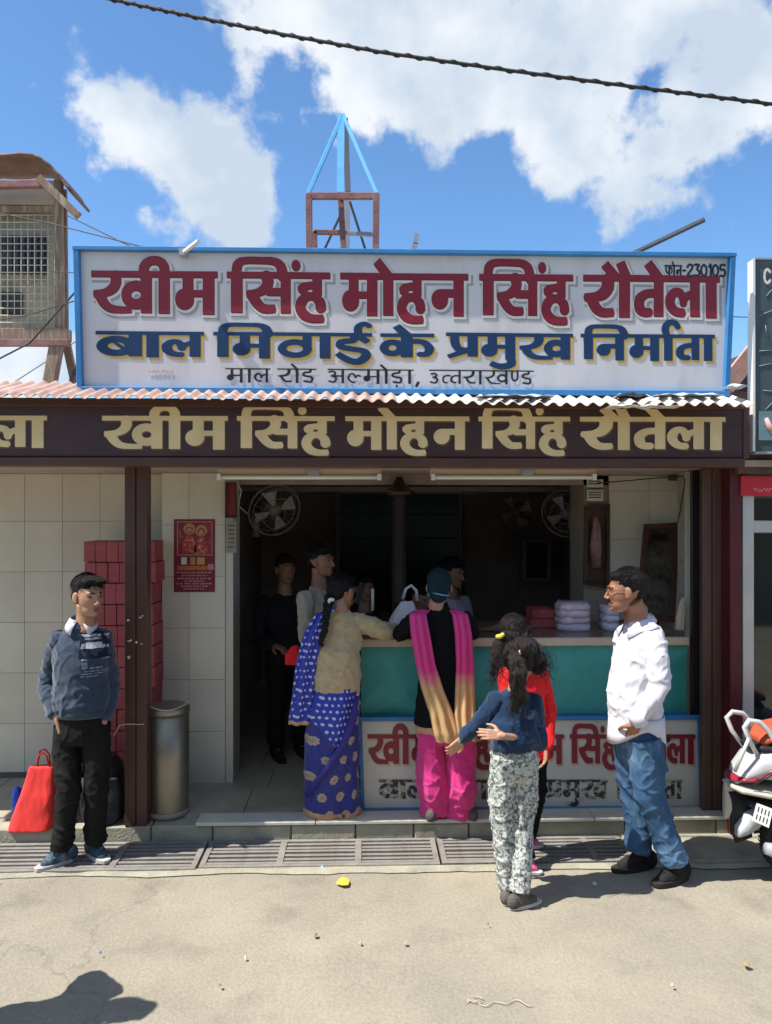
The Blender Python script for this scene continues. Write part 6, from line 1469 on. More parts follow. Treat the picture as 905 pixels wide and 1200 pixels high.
# ======== woman in blue sari and beige cardigan ========
J = dict(head=j(401,694,4.74), neck=j(398,714,4.70), shL=j(374,730,4.68), shR=j(420,728,4.72), elL=j(372,775,4.80), elR=j(446,744,4.74), wrL=j(385,750,4.95), wrR=j(462,738,4.98),
         hip=j(390,820,4.68), knL=j(382,890,4.68), knR=j(402,890,4.68), anL=j(378,950,4.68), anR=j(402,950,4.66), toeL=V3(X(378,4.80), 4.78, ZF+.002), toeR=V3(X(405,4.80), 4.78, ZF+.002))
J['elR'] = V3(X(449,4.72), 4.74, zk+.075); J['wrR'] = V3(X(466,4.98), 4.99, zk+.06); J['elL'] = V3(X(380,4.9), 4.92, 1.30); J['wrL'] = j(411,706,4.84)
root = V3(X(388,4.70), 4.70, ZF)
pm, Mx = person('woman in beige cardigan over a blue patterned sari holding a phone to her ear', 'woman', root, J, .90, 'skin', R(142), R(10), 0, 1.04,
    hands=(('R', V3(.3,.9,.0), V3(0,0,-1), .5, 1), ('L', V3(.25,.1,1), V3(-1,0,.2), .7, 1)))
hair_mesh(Mx, pm, 'tied', 'hair', seed=3)
ph = MB().box((0,0,0),(.010,.068,.135)).obj('x', M['black'], None, bevel=.003); ph.name = 'phone'; ph.location = W(414,706,4.79); ph.rotation_euler = (R(-12), R(14), R(-30)); setp(ph, 'dark phone held to the ear of the woman in the sari', 'phone')
# braid
bp = []; br = []
bpts = [W(386,704,4.66), W(383,716,4.59), W(381,730,4.565), W(380,742,4.56), W(377,750,4.56), W(375,756,4.56), W(378,759,4.555)]
bm_ = MB(); k = 0
for i in range(len(bpts)-1):
    for t in range(3):
        p = bpts[i].lerp(bpts[i+1], t/3); w_ = .024*(1-.7*(i*3+t)/18); off = .28*w_*(1 if k % 2 else -1); bm_.ell(p+V3(off,0,0), (w_, w_*.8, w_*1.5), Matrix.Rotation(.5*(1 if k % 2 else -1), 3, 'Y')); k += 1
me = remesh(bm_, .004, 1); displace(me, lambda c: .003*ridge(c[0]*80, c[1]*50, c[2]*40)); link_mesh('braid', me, M['hair'], pm, True)
MB().ell(W(388,704,4.62), (.020,.012,.012)).ell(W(385,707,4.62), (.010,.012,.016)).obj('hair_clip', M['whitep'], pm, True)
hp = J['hip']; sh = (J['shL']+J['shR'])/2; m = MB(); zc = Z(812,4.62)
m.loft([(X(394,4.64), 4.66, zc,.148,.118),(X(394,4.64), 4.66, zc+.10,.150,.122),(X(395,4.64), 4.66, zc+.24,.138,.112),(X(397,4.66), sh.y, sh.z-.12,.142,.105),(sh.x, sh.y, sh.z-.03,.135,.088),(sh.x, sh.y, sh.z+.035,.095,.066),(sh.x, sh.y+.01, sh.z+.07,.055,.05)], 28)
gl_ = [m]; m = MB(); m.cap(J['shR']+V3(-.02,0,-.012), .060, J['shR'].lerp(J['elR'],.5), .060); m.cap(J['shR'].lerp(J['elR'],.5), .060, J['elR'], .056); m.cap(J['elR'], .055, J['elR'].lerp(J['wrR'],.75), .040)
gl_.append(m); m = MB(); m.cap(J['shL']+V3(.01,0,-.01), .056, J['elL'], .048); m.cap(J['elL'], .046, J['elL'].lerp(J['wrL'],.75), .036); gl_.append(m); m = gl_
garment('cardigan', m, M['cardigan'], pm, .0075, 2, lambda c: .005*nz(c[0]*9, c[1]*9, c[2]*6)+.006*ridge(c[0]*8+c[2]*9, c[1]*8, c[2]*9)*(1 if c[2] > 1.15 else .35))
# skirt of the sari
zb = ZF+.012
sx0, sx1 = X(357,4.68), X(421,4.68); cx_ = (sx0+sx1)/2
m = MB(); m.loft([(X(389,4.68), 4.71, zb,.168,.092),(X(389,4.68), 4.70, zb+.08,.164,.100),(X(388,4.68), 4.69, Z(900,4.68),.158,.118),(X(390,4.68), 4.68, Z(860,4.68),.156,.132),(X(392,4.68), 4.67, Z(830,4.68),.150,.126),(X(394,4.68), 4.67, Z(805,4.68),.130,.11)], 32)
def sarifold(c): return .015*ridge(c[0]*8-c[2]*2.6, c[1]*8, c[2]*1.2)+.007*ridge(c[0]*19+c[2]*3, c[1]*19, c[2]*2)
sk = garment('sari_skirt', m, [M['sari_flower'], M['sari_border']], pm, .007, 2, sarifold, fm=lambda c: 1 if c.z < ZF+.050+.008*math.sin(c.x*12) else 0)
# dotted upper wrap: diagonal lower edge from picture left (v 860) to right (v 880 -> hip)
def above(c, n_):
    u = 452.5+(c.x)/4.6*900*1.0-28
    ve = 836+(u-355)*1.02 if u < 398 else 880-(u-398)*2.0
    return c.z > Z(ve, 4.56)
patch(sk, 'sari_wrap', lambda c, n_: above(c, n_), .007, M['sari_dot'], pm)
# diagonal fold band
MB().tube([W(419,818,4.535), W(414,848,4.515), W(402,876,4.52), W(385,902,4.53), W(366,926,4.57), W(358,938,4.62)], [(.010,.004),(.020,.005),(.022,.005),(.018,.005),(.018,.005),(.010,.004)], 10).obj('sari_fold', M['sari_plain'], pm, True)
MB().tube([W(420,812,4.57), W(418,830,4.55), W(413,850,4.53), W(409,862,4.525)], [(.007,.006),(.014,.006),(.013,.006),(.004,.004)], 10).obj('sari_trim', M['sari_border'], pm, True)
band([W(391,712,4.61), W(377,722,4.58), W(366,745,4.57), W(358,780,4.58), W(354,820,4.59), W(351,846,4.60), W(350,853,4.60)], [.022,.040,.056,.062,.066,.070,.068], M['sari_dot'], 'sari_drape', pm, 2.2, amp=.012, seed=3, border=M['sari_border'])
for a in 'LR': shoe(V3(J['an'+a].x, 4.70, ZF+.06), V3(J['an'+a].x, 4.84, ZF+.002), .85, pm, 'shoebrown', M['dark_rubber'])
pm.location.y += .055
o = link_mesh('red_handbag', soft(MB().loft([(X(343,4.95),4.98,Z(779,4.95),.05,.03),(X(344,4.95),4.98,Z(768,4.95),.055,.035),(X(345,4.95),4.98,Z(757,4.95),.02,.02)], 16, 3), .006, 1, .004, 14), M['redtop'], None); setp(o, 'small red handbag behind the blue sari drape', 'handbag')
# ======== girl in navy top (nearest) ========
Y = 3.95
J = dict(head=j(614,772,3.95), neck=j(606,802,3.95), shL=j(580,820,3.96), shR=j(627,822,3.96), elL=j(563,846,3.98), elR=j(629,868,3.93), wrL=j(541,867,4.02), wrR=j(588,862,3.80),
         hip=j(603,880,3.95), knL=j(589,965,3.94), knR=j(612,968,3.95), anL=j(594,1035,3.97), anR=j(611,1045,3.93), toeL=V3(0,0,0), toeR=V3(0,0,0))
J['anL'] = V3(X(594,3.93), 3.93, .07); J['anR'] = V3(X(610,3.86), 3.86, .07); J['toeL'] = V3(X(597,4.01), 4.03, .002); J['toeR'] = V3(X(628,3.92), 3.90, .002)
root = V3(X(604,3.95), 3.95, 0)
pm, Mx = person('girl in navy top and grey camouflage trousers with a pony tail, back to the camera', 'girl', root, J, .78, 'skin_l', R(172), R(8), 0, 1.14,
    hands=(('L', V3(-.45,.1,-.5), V3(.1,.8,.3), .5, 1), ('R', V3(-1,.15,.05), V3(0,1,-.3), .35, -1)), face=True, neck_r=.045)
hair_mesh(Mx, pm, 'tied', 'hair_b', seed=6)
m = MB(); pt = [W(603,768,3.86), W(606,778,3.815), W(608,790,3.80), W(607,803,3.81), W(609,816,3.825), W(606,826,3.83), W(603,834,3.835)]
for i in range(len(pt)-1): 
    for t in (0,.33,.66): p = pt[i].lerp(pt[i+1], t); w_ = (.030,.040,.040,.036,.030,.022,.010)[i]*(1-t)+(.040,.040,.036,.030,.022,.010)[i]*t; m.ell(p, (w_, w_*.75, w_))
m.ell(W(625,768,3.90), (.055,.04,.06)); m.ell(W(601,768,3.89), (.050,.04,.065)); m.ell(W(613,760,3.88), (.07,.05,.05)); m.ell(W(631,778,3.93),(.035,.04,.05))
me = remesh(m, .0045, 1); displace(me, lambda c: .009*ridge(c[0]*46, c[1]*20, c[2]*12)+.007*nz(c[0]*22, c[1]*20, c[2]*16)+.004*ridge(c[0]*90, c[1]*50, c[2]*30)); link_mesh('ponytail', me, M['hair_b'], pm, True)
def strands(parent, starts, n, spread, length, r=.0009, seed=1, m_='hair_b', down=1.0):
    rs = random.Random(seed); sb = MB()
    for k in range(n):
        p = rs.choice(starts)+V3(rs.gauss(0,1)*spread, rs.gauss(0,1)*spread*.6, rs.gauss(0,1)*spread); d = V3(rs.uniform(-.5,.5), rs.uniform(-.4,.2), -down+rs.uniform(-.3,.5)).normalized(); l = length*rs.uniform(.5,1.2); c = V3(rs.uniform(-1,1), 0, 0)*l*.25
        ph_ = rs.uniform(0, 6); cu = l*.10; sb.tube([p+d*l*t+V3(math.sin(ph_+t*5)*cu*1.6, math.cos(ph_+t*4)*cu, 0)+c*t for t in (0,.25,.5,.75,1)], [r*1.3,r*1.2,r,r*.8,r*.4], 3, False)
    sb.obj('hair_strands', M[m_], parent, True)['kind'] = 'stuff'
strands(pm, [pt[1],pt[3],pt[4],pt[5],W(636,765,3.9),W(630,775,3.88),W(640,778,3.9),W(592,764,3.88),W(602,752,3.9),W(622,750,3.9),W(590,778,3.88)], 620, .022, .075, seed=3)
MB().ell(W(608,766,3.84), (.018,.012,.024)).ell(W(605,774,3.82), (.022,.014,.016)).ell(W(612,760,3.85), (.010,.010,.016)).obj('hair_clip', mat('pale_pink_bow', (.75,.52,.56), .5), pm, True)
hp = J['hip']; sh = (J['shL']+J['shR'])/2
m = MB(); m.loft([(hp.x, hp.y, hp.z+.07,.112,.085),(hp.x, hp.y, hp.z,.122,.095),(hp.x, hp.y, hp.z-.08,.126,.098),(hp.x, hp.y, hp.z-.14,.118,.085)], 24)
m.tube([hp+V3(-.055,0,-.05), hp+V3(-.062,0,-.20), J['knL'], J['knL'].lerp(J['anL'],.6), V3(J['anL'].x,J['anL'].y,.075)], [(.072,.076),(.072,.074),(.056,.060),(.048,.054),(.042,.048)], 16)
m.tube([hp+V3(.055,0,-.05), hp+V3(.058,0,-.20), J['knR'], J['knR'].lerp(J['anR'],.6), V3(J['anR'].x,J['anR'].y,.075)], [(.072,.076),(.072,.074),(.058,.062),(.050,.056),(.044,.050)], 16)
garment('camouflage_trousers', m, M['camo'], pm, .0065, 2, lambda c: .006*nz(c[0]*11, c[1]*11, c[2]*9)+.007*ridge(c[0]*7, c[1]*7, c[2]*(22 if c[2] < .25 else 9)+c[0]*12)*(1.2 if c[2] < .3 else .8))
m = MB(); m.loft([(hp.x+.005, hp.y-.005, hp.z+.020,.128,.100),(hp.x+.003, hp.y-.01, hp.z+.07,.134,.110),(hp.x-.002, hp.y, hp.z+.16,.122,.102),(sh.x-.0, sh.y, sh.z-.08,.118,.092),(sh.x, sh.y, sh.z-.02,.108,.078),(sh.x, sh.y, sh.z+.025,.088,.062),(sh.x, sh.y, sh.z+.052,.052,.050)], 26)
gl_ = [m]; m = MB(); m.cap(J['shL']+V3(.015,0,-.012), .052, J['elL'], .043); m.cap(J['elL'], .043, J['elL'].lerp(J['wrL'],.82), .032); gl_.append(m)
m = MB(); m.cap(J['shR']+V3(-.015,0,-.012), .054, J['elR'], .052); m.cap(J['elR'], .052, J['elR'].lerp(J['wrR'],.42), .038); gl_.append(m); m = gl_
garment('navy_top', m, M['navytop'], pm, .0065, 2, lambda c: .013*ridge(c[0]*8+c[2]*7, c[1]*7, c[2]*6-c[0]*9)+.008*nz(c[0]*10, c[1]*10, c[2]*13))
shoe(J['anL'], J['toeL'], .80, pm, 'shoebrown', M['rubber']); shoe(J['anR'], J['toeR'], .80, pm, 'shoebrown', M['rubber'])
# ======== girl in red behind her ========
J = dict(head=j(603,744,4.30), neck=j(606,768,4.32), shL=j(592,790,4.32), shR=j(635,790,4.34), elL=j(596,830,4.28), elR=j(643,835,4.34), wrL=j(600,865,4.26), wrR=j(640,876,4.25),
         hip=j(617,860,4.34), knL=j(613,925,4.34), knR=j(630,925,4.34), anL=j(622,985,4.36), anR=j(628,990,4.34), toeL=V3(0,0,0), toeR=V3(0,0,0))
J['anL'] = V3(X(618,4.26), 4.24, .07); J['anR'] = V3(X(621,4.50), 4.50, .09); J['toeL'] = V3(X(630,4.22), 4.21, .002); J['toeR'] = V3(X(632,4.50), 4.50, .026)
root = V3(X(619,4.36), 4.36, 0)
pm, Mx = person('girl in bright red top mostly hidden behind the girl in navy', 'girl', root, J, .80, 'skin_l', R(148), R(4), 0, 1.16,
    hands=(('R', V3(-.1,-.15,-1), V3(-1,0,0), .6, 1), ('L', V3(-.4,-.4,-.4), V3(0,1,0), .4, 1)), face=True, neck_r=.045)
hair_mesh(Mx, pm, 'tied', 'hair_b', seed=8)
m = MB(); pt = [W(588,748,4.24), W(584,757,4.21), W(582,770,4.20), W(580,780,4.20), W(579,790,4.20)]
for i in range(len(pt)-1):
    for t in (0,.33,.66): p = pt[i].lerp(pt[i+1], t); w_ = (.026,.032,.026,.018)[i]; m.ell(p, (w_, w_*.7, w_*1.2))
m.ell(W(594,752,4.26), (.045,.04,.06))
me = remesh(m, .0045, 1); displace(me, lambda c: .005*ridge(c[0]*50, c[1]*22, c[2]*10)+.004*nz(c[0]*20, c[1]*20, c[2]*14)); link_mesh('ponytail', me, M['hair_b'], pm, True)
strands(pm, [pt[0],pt[1],pt[2],pt[3],pt[4],W(590,735,4.25),W(600,724,4.26)], 320, .016, .065, seed=5)
MB().ell(W(585,746,4.20), (.020,.014,.013)).ell(W(589,744,4.20), (.012,.012,.012)).obj('hair_band', mat('yellow_hair_tie', (.72,.70,.10), .5), pm, True)
hp = J['hip']; sh = (J['shL']+J['shR'])/2
m = MB(); m.loft([(hp.x, hp.y, hp.z-.13,.135,.10),(hp.x, hp.y, hp.z,.125,.10),(hp.x, hp.y, hp.z+.14,.112,.092),(sh.x, sh.y, sh.z-.08,.128,.095),(sh.x, sh.y, sh.z-.01,.120,.080),(sh.x, sh.y, sh.z+.035,.080,.06),(sh.x,sh.y,sh.z+.06,.05,.045)], 26)
gl_ = [m]; m = MB(); m.cap(J['shR']+V3(-.01,0,-.01), .052, J['elR'], .044); m.cap(J['elR'], .044, J['elR'].lerp(J['wrR'],.9), .038); gl_.append(m); m = MB(); m.cap(J['shL']+V3(.01,0,-.01), .054, J['elL'], .044); m.cap(J['elL'], .044, J['wrL'], .034); gl_.append(m); m = gl_
garment('red_top', m, M['redtop'], pm, .0065, 2, lambda c: .006*ridge(c[0]*9+c[2]*4, c[1]*9, c[2]*7)+.005*nz(c[0]*12, c[1]*12, c[2]*10))
m = MB(); m.tube([hp+V3(-.05,0,-.06), J['knL'], V3(J['anL'].x,J['anL'].y,.08)], [.072,.052,.040], 16); m.tube([hp+V3(.05,0,-.06), J['knR'], V3(J['anR'].x,J['anR'].y,.10)], [.072,.052,.040], 16); m.ell(hp+V3(0,0,-.05), (.12,.09,.09))
garment('leggings', m, M['blacktop'], pm, .0065, 2, lambda c: .004*ridge(c[0]*8, c[1]*8, c[2]*18))
shoe(J['anL'], J['toeL'], .78, pm, 'shoepink', M['rubber']); shoe(J['anR'], J['toeR'], .78, pm, 'shoepink', M['rubber'])

# ======== people inside the shop ========
def inside(label, cat_, Yp, hu, hv, yaw, s, top, bottom, skin, style='short', lean=0, handd=None, zf=ZF, seed=0, mous=False, hairm='hair', pitch=0, headband=None, cupt=None):
    hd = W(hu, hv, Yp); bx_ = hd.x+.02*s; hgt = hd.z-zf; Sx = .20*s; cy, sy = math.cos(yaw), math.sin(yaw)
    rt_ = V3(cy, sy, 0); fw = V3(sy, -cy, 0)
    base = V3(bx_, Yp, 0)-fw*lean
    shc = V3(hd.x, hd.y, hd.z-.255*s)-fw*.02; hpz = zf+.52*hgt*1.03
    J = dict(head=hd, neck=V3(hd.x, hd.y, hd.z-.165*s)-fw*.02, hip=V3(base.x, base.y, hpz))
    for a, e in (('L',-1),('R',1)):
        J['sh'+a] = shc+rt_*e*Sx*.95; J['el'+a] = J['sh'+a]+rt_*e*.05+V3(0,0,-.29*s)+fw*.04; J['wr'+a] = J['el'+a]+fw*.22*s+V3(0,0,-.02)-rt_*e*.07 if handd is None else J['el'+a]+handd[a]
        J['kn'+a] = V3(base.x, base.y, zf+.27*hgt)+rt_*e*.09; J['an'+a] = V3(base.x, base.y, zf+.08)+rt_*e*.10; J['toe'+a] = V3(J['an'+a].x, J['an'+a].y, zf+.002)+fw*.16
    pm, Mx = person(label, cat_, V3(base.x, base.y, zf), J, s, skin, yaw, pitch, 0, 1.0, hands=tuple((a, (J['wr'+a]-J['el'+a]), V3(0,0,-1), .6, e) for a, e in (('L',-1),('R',1))), mous=mous)
    hair_mesh(Mx, pm, style, hairm, seed=seed)
    m = MB(); hp = J['hip']
    secs_ = []
    for t, a, b in ((-.12,.172,.125),(.1,.168,.125),(.4,.160,.118),(.7,.178,.122),(.9,.190,.108),(1.0,.150,.085),(1.09,.080,.066),(1.15,.058,.054)):
        c = hp.lerp(shc, t); secs_.append((c.x, c.y, c.z, a*s, b*s, yaw))
    m.loft(secs_, 26)
    gl_ = [m]
    for a in 'LR': m = MB(); m.cap(J['sh'+a], .060*s, J['el'+a], .050*s); m.cap(J['el'+a], .050*s, J['el'+a].lerp(J['wr'+a],.85), .040*s); gl_.append(m)
    m = gl_
    garment(cupt or 'shirt', m, top, pm, .010, 2, lambda c: .007*ridge(c[0]*8, c[1]*8, c[2]*10+c[0]*8)+.005*nz(c[0]*10, c[1]*10, c[2]*8))
    m = MB(); m.ell(hp+V3(0,0,-.02), (.165*s,.13*s,.13*s), Matrix.Rotation(yaw, 3, 'Z'))
    for a, e in (('L',-1),('R',1)): m.tube([hp+rt_*e*.08+V3(0,0,-.03), J['kn'+a], V3(J['an'+a].x, J['an'+a].y, zf+.10)], [.098*s,.075*s,.070*s], 16)
    garment('trousers', m, bottom, pm, .010, 2, lambda c: .005*nz(c[0]*8, c[1]*8, c[2]*10))
    for a in 'LR': shoe(J['an'+a], J['toe'+a], s, pm, 'shoeblack', M['dark_rubber'])
    return pm, Mx, J
dk = mat('dark_jacket', (.014,.014,.018), .85, .2); dk2 = mat('dark_maroon_cloth', (.03,.016,.018), .85, .2)
inside('man in cream sweatshirt waiting inside the doorway behind the woman in the sari', 'man', 5.40, 377, 658, R(62), .95, M['cream_top'], M['trouser'], 'skin_d', seed=11, cupt='sweatshirt')
inside('man in dark jacket standing deepest in the doorway beside the left fan', 'man', 5.95, 335, 668, R(25), .95, dk, M['trouser'], 'skin_d', seed=12, cupt='jacket')
inside('shopkeeper with dark hair behind the counter, right of the woman in the sari', 'shopkeeper', 5.95, 428, 690, R(15), .90, dk2, M['trouser'], 'skin_d', 'tied', seed=13)
inside('shopkeeper with short hair and pale shirt behind the woman in black', 'shopkeeper', 6.0, 531, 672, R(50), .98, mat('lilac_shirt', (.42,.38,.46), .8), M['trouser'], 'skin_d', seed=14, lean=-.0, pitch=R(10))
inside('shopkeeper in dark clothes bending over the counter left of the woman in black', 'shopkeeper', 5.85, 494, 700, R(40), .88, dk, M['trouser'], 'skin_d', seed=15, pitch=R(25))
# person on the road outside the left of the frame: casts the shadow at lower left
def outsider():
    base = V3(-1.86, 2.84, 0); hd = base+V3(.02,0,1.50)
    J = dict(head=hd, neck=hd+V3(0,0,-.16), hip=base+V3(0,0,.86)); sh_c = hd+V3(0,0,-.25); rt_ = V3(.25,.97,0).normalized()
    for a, e in (('L',-1),('R',1)):
        J['sh'+a] = sh_c+rt_*e*.18; J['el'+a] = J['sh'+a]+rt_*e*.14+V3(0,0,-.22); J['wr'+a] = J['el'+a]+rt_*e*(-.12)+V3(.08,0,-.18); J['kn'+a] = base+rt_*e*.10+V3(0,0,.46); J['an'+a] = base+rt_*e*.11+V3(0,0,.08); J['toe'+a] = base+rt_*e*.11+V3(.16,-.03,.002)
    pm, Mx = person('passer-by outside the left edge whose shadow falls on the road', 'person', base, J, .96, 'skin', R(75), 0, hands=(('L', V3(.2,0,-1), V3(0,1,0), .5, 1), ('R', V3(.2,0,-1), V3(0,-1,0), .5, 1)))
    hair_mesh(Mx, pm, 'short', 'hair', seed=21); m = MB(); hp = J['hip']
    m.loft([(hp.x,hp.y,hp.z-.10,.125,.19),(hp.x,hp.y,hp.z+.2,.12,.18),(sh_c.x,sh_c.y,sh_c.z-.1,.12,.21),(sh_c.x,sh_c.y,sh_c.z,.09,.18),(sh_c.x,sh_c.y,sh_c.z+.06,.06,.07)], 24)
    for a in 'LR': m.cap(J['sh'+a], .065, J['el'+a], .055); m.cap(J['el'+a], .055, J['wr'+a], .042)
    garment('jacket', m, dk, pm, .012, 2, lambda c: .006*nz(c[0]*8, c[1]*8, c[2]*8)); m = MB(); m.ell(hp, (.13,.17,.13))
    for a, e in (('L',-1),('R',1)): m.tube([hp+rt_*e*.08, J['kn'+a], V3(J['an'+a].x, J['an'+a].y, .09)], [.095,.075,.068], 16)
    garment('trousers', m, M['trouser'], pm, .012, 2)
    for a in 'LR': shoe(J['an'+a], J['toe'+a], 1.0, pm, 'shoeblack', M['dark_rubber'])
outsider()
# ------------------------------------------------------------------ scooter at the right edge (rear end in view)
SY = 4.12
sc = empty('parked_scooter', (X(935,SY)+.35, SY, 0), 'parked white scooter with red seat, its tail at the right edge', 'scooter')
wh = mat('white_gloss_paint', (.43,.43,.44), .34, .06, 3, .03, 20, coat=.5); sgrey = mat('grey_body_paint', (.42,.40,.34), .35, .12, 4, .05, 20); blk = mat('black_trim', (.02,.02,.022), .55, .2); seatm = mat('orange_red_vinyl', (.42,.085,.045), .5, .1, 8, .1, 60); chrome = mat('grab_rail_paint', (.58,.58,.56), .3, .05, metal=.2)
tail = mat('tail_lamp', (.24,.02,.04), .15, .1, coat=.6)
wx = X(938,SY); wy = SY
# body side cowl lofted along x
def xloft(secs_, m, name, n=24, p=2.4, amp=0):
    mb = MB(); rings = []
    for x, y, z, ry, rz in secs_:
        rings.append([mb.bm.verts.new((x, y+ry*math.copysign(abs(math.cos(t))**(2/p), math.cos(t)), z+rz*math.copysign(abs(math.sin(t))**(2/p), math.sin(t)))) for t in [k*2*math.pi/n for k in range(n)]])
    for i in range(len(rings)-1):
        for k in range(n): f = mb.bm.faces.new((rings[i][k], rings[i][(k+1)%n], rings[i+1][(k+1)%n], rings[i+1][k])); f.smooth = True
    mb.bm.faces.new(rings[0][::-1]); mb.bm.faces.new(rings[-1]); return link_mesh(name, remesh(mb, .007, 3), m, sc, True)
def sx(u): return X(u, SY)
def sz(v): return Z(v, SY, 880)
xloft([(sx(857),SY,sz(914),.05,.018),(sx(866),SY,sz(903),.10,.040),(sx(880),SY,sz(893),.13,.075),(sx(900),SY,sz(890),.155,.10),(sx(940),SY,sz(895),.16,.12),(sx(1000),SY,sz(905),.14,.12),(sx(1040),SY,sz(920),.10,.10)], wh, 'body')
xloft([(sx(852),SY,sz(918),.06,.012),(sx(860),SY,sz(920),.11,.022),(sx(885),SY,sz(923),.145,.025),(sx(930),SY,sz(930),.15,.03),(sx(960),SY,sz(935),.14,.03)], sgrey, 'lower_cowl')
xloft([(sx(853),SY,sz(911),.055,.012),(sx(862),SY,sz(908),.10,.018),(sx(871),SY,sz(907),.122,.018),(sx(876),SY,sz(904),.125,.014)], tail, 'tail_light')
# seat
xloft([(sx(884),SY,sz(868),.07,.03),(sx(896),SY,sz(858),.12,.045),(sx(920),SY,sz(855),.14,.05),(sx(980),SY,sz(862),.13,.05),(sx(1010),SY,sz(872),.09,.03)], seatm, 'seat')
xloft([(sx(872),SY,sz(872),.05,.018),(sx(884),SY,sz(872),.10,.026),(sx(905),SY,sz(874),.13,.028),(sx(1005),SY,sz(882),.11,.03)], blk, 'seat_base')
# grab rail
for e in (-1, 1):
    MB().tube([V3(sx(880),SY+e*.07,sz(880)), V3(sx(868),SY+e*.10,sz(862)), V3(sx(862),SY+e*.10,sz(846)), V3(sx(868),SY+e*.09,sz(839)), V3(sx(880),SY+e*.09,sz(841)), V3(sx(889),SY+e*.10,sz(850)), V3(sx(895),SY+e*.11,sz(862)), V3(sx(897),SY+e*.11,sz(872))], [.012,.013,.014,.014,.014,.013,.012,.011], 10).obj('grab_rail', chrome, sc, True)
MB().tube([V3(sx(866),SY-.11,sz(858)), V3(sx(858),SY-.10,sz(880)), V3(sx(853),SY-.08,sz(898))], .010, 8).obj('side_rail', chrome, sc, True)
# wheel
def wheel(x, r_=.215, name='wheel'):
    w = MB(); n = 40; prof = [(r_-.055,-.032),(r_-.03,-.046),(r_-.008,-.038),(r_,-.015),(r_,.015),(r_-.008,.038),(r_-.03,.046),(r_-.055,.032)]
    rings = [[w.bm.verts.new((x+a*math.cos(t), SY+b, r_+.004+a*math.sin(t))) for a, b in prof] for t in [i*2*math.pi/n for i in range(n)]]
    for i in range(n):
        for k in range(len(prof)-1): f = w.bm.faces.new((rings[i][k], rings[(i+1)%n][k], rings[(i+1)%n][k+1], rings[i][k+1])); f.smooth = True
    o = w.obj(name, M['dark_rubber'], sc, True)
    t_ = MB()
    for i in range(60):
        a = i*2*math.pi/60; c = V3(x+(r_+.001)*math.cos(a), SY, r_+.004+(r_+.001)*math.sin(a)); tg = V3(-math.sin(a),0,math.cos(a))
        for e in (-1, 1): t_.bar(c+V3(0,e*.006,0)+tg*.004, c+V3(0,e*.034,0)-tg*.006, .007, .004, (math.cos(a),0,math.sin(a)))
    t_.obj('tread', M['dark_rubber'], o)
    ri = MB(); 
    ri.tube([(x+(r_-.055)*math.cos(a), SY-.03, r_+.004+(r_-.055)*math.sin(a)) for a in [i*2*math.pi/32 for i in range(33)]], .012, 8, False)
    for i in range(5):
        a = i*2*math.pi/5; ri.bar((x, SY-.02, r_+.004), (x+(r_-.055)*math.cos(a), SY-.02, r_+.004+(r_-.055)*math.sin(a)), .03, .02, (0,1,0))
    ri.ell((x,SY-.02,r_+.004),(.045,.04,.045)); ri.obj('rim', M['greyst'], o, True)
wheel(wx); wheel(wx+1.22, .215)
# rear mudguard and plate
MB().tube([V3(sx(868),SY,sz(925)), V3(sx(871),SY,sz(948)), V3(sx(868),SY,sz(972)), V3(sx(872),SY,sz(984))], [(.075,.02),(.07,.018),(.06,.012),(.05,.008)], 12).obj('mudguard', blk, sc, True)
pp = [V3(sx(870),SY-.11,sz(952)), V3(sx(884),SY-.15,sz(957)), V3(sx(889),SY-.15,sz(936)), V3(sx(875),SY-.11,sz(932))]
pl_ = plate(pp, 0, M['whitep'], 'number_plate', sc, .004)
for r_i in range(2):
    for k in range(4):
        a = pp[0].lerp(pp[1], .12+.21*k); b = pp[3].lerp(pp[2], .12+.21*k); lo, hi = (.14,.42) if r_i == 0 else (.55,.84)
        MB().bar(a.lerp(b, lo)+V3(.003,-.004,0), a.lerp(b, hi)+V3(.003,-.004,0), .0045, .002, (0,1,0)).obj('plate_mark', M['black'], pl_)
xloft([(sx(860),SY-.02,sz(972),.05,.03),(sx(872),SY-.02,sz(962),.06,.06),(sx(886),SY-.02,sz(955),.05,.055)], mat('dusty_grey_plastic', (.36,.38,.38), .6, .2), 'rear_fender')
xloft([(sx(850),SY+.02,sz(940),.02,.10),(sx(856),SY+.02,sz(935),.03,.12),(sx(862),SY+.03,sz(930),.04,.10)], sgrey, 'side_guard')
xloft([(sx(868),SY-.0,sz(934),.10,.02),(sx(900),SY,sz(945),.12,.06),(sx(960),SY,sz(960),.11,.09),(sx(1010),SY,sz(975),.10,.06)], blk, 'engine_cover')
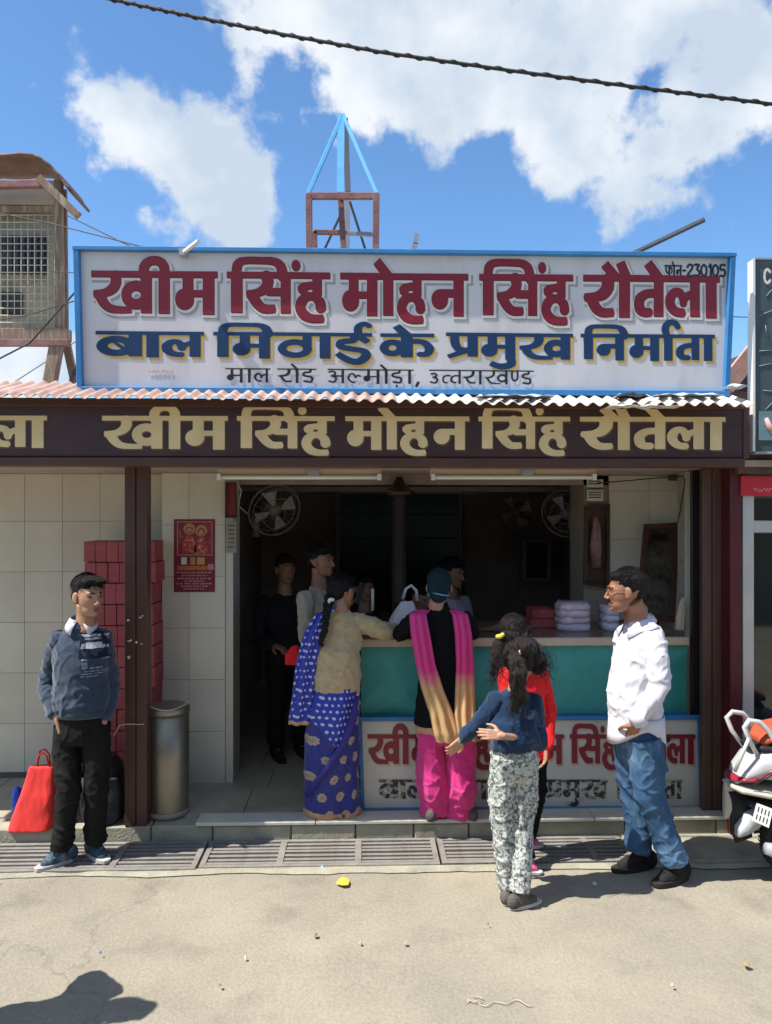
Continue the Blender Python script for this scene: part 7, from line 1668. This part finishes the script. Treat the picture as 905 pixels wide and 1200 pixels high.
MB().tube([V3(sx(880),SY-.15,sz(980)), V3(sx(900),SY-.16,sz(985)), V3(sx(970),SY-.15,sz(990))], [.03,.045,.03], 12).obj('exhaust', M['greyst'], sc, True)
# stripes on the side
MB().tube([V3(sx(872),SY-.118,sz(909)), V3(sx(884),SY-.140,sz(897)), V3(sx(898),SY-.155,sz(888)), V3(sx(912),SY-.158,sz(884))], [(.002,.004),(.003,.006),(.003,.006),(.002,.003)], 6).obj('side_stripe', tail, sc, True)
MB().tube([V3(sx(868),SY-.115,sz(913)), V3(sx(884),SY-.146,sz(900)), V3(sx(905),SY-.160,sz(884))], .0035, 6).obj('trim_line', blk, sc, True)
# forward half, outside the frame
fx = wx+1.05
MB().box((wx+.35,SY-.15,.26),(wx+.85,SY+.15,.31)).obj('floorboard', blk, sc, bevel=.01)
xloft([(wx+.80,SY,.30,.16,.05),(wx+.86,SY,.60,.19,.30),(wx+.94,SY,.70,.17,.30),(wx+1.0,SY,.72,.10,.24)], wh, 'front_apron')
MB().tube([(wx+1.2,SY,.25),(wx+1.0,SY,.75),(wx+.92,SY,1.0)], .025, 10).obj('steering_column', blk, sc, True); MB().tube([(wx+.86,SY-.33,1.02),(wx+.92,SY-.1,1.03),(wx+.92,SY+.1,1.03),(wx+.86,SY+.33,1.02)], .014, 10).obj('handlebar', blk, sc, True)
xloft([(wx+.88,SY,1.0,.09,.05),(wx+.96,SY,1.0,.11,.07),(wx+1.03,SY,.98,.07,.05)], wh, 'headlight_cowl')
xloft([(wx+1.0,SY,.40,.05,.02),(wx+1.2,SY,.45,.07,.03),(wx+1.4,SY,.36,.05,.02)], wh, 'front_mudguard')
for e in (-1, 1): MB().tube([(wx+.90,SY+e*.22,1.03),(wx+.86,SY+e*.28,1.18)], .006, 6).ell((wx+.86,SY+e*.28,1.22),(.012,.06,.035)).obj('mirror', blk, sc, True)
MB().tube([(wx+.45,SY,.27),(wx+.42,SY-.12,.0)], .012, 8).obj('side_stand', blk, sc, True)
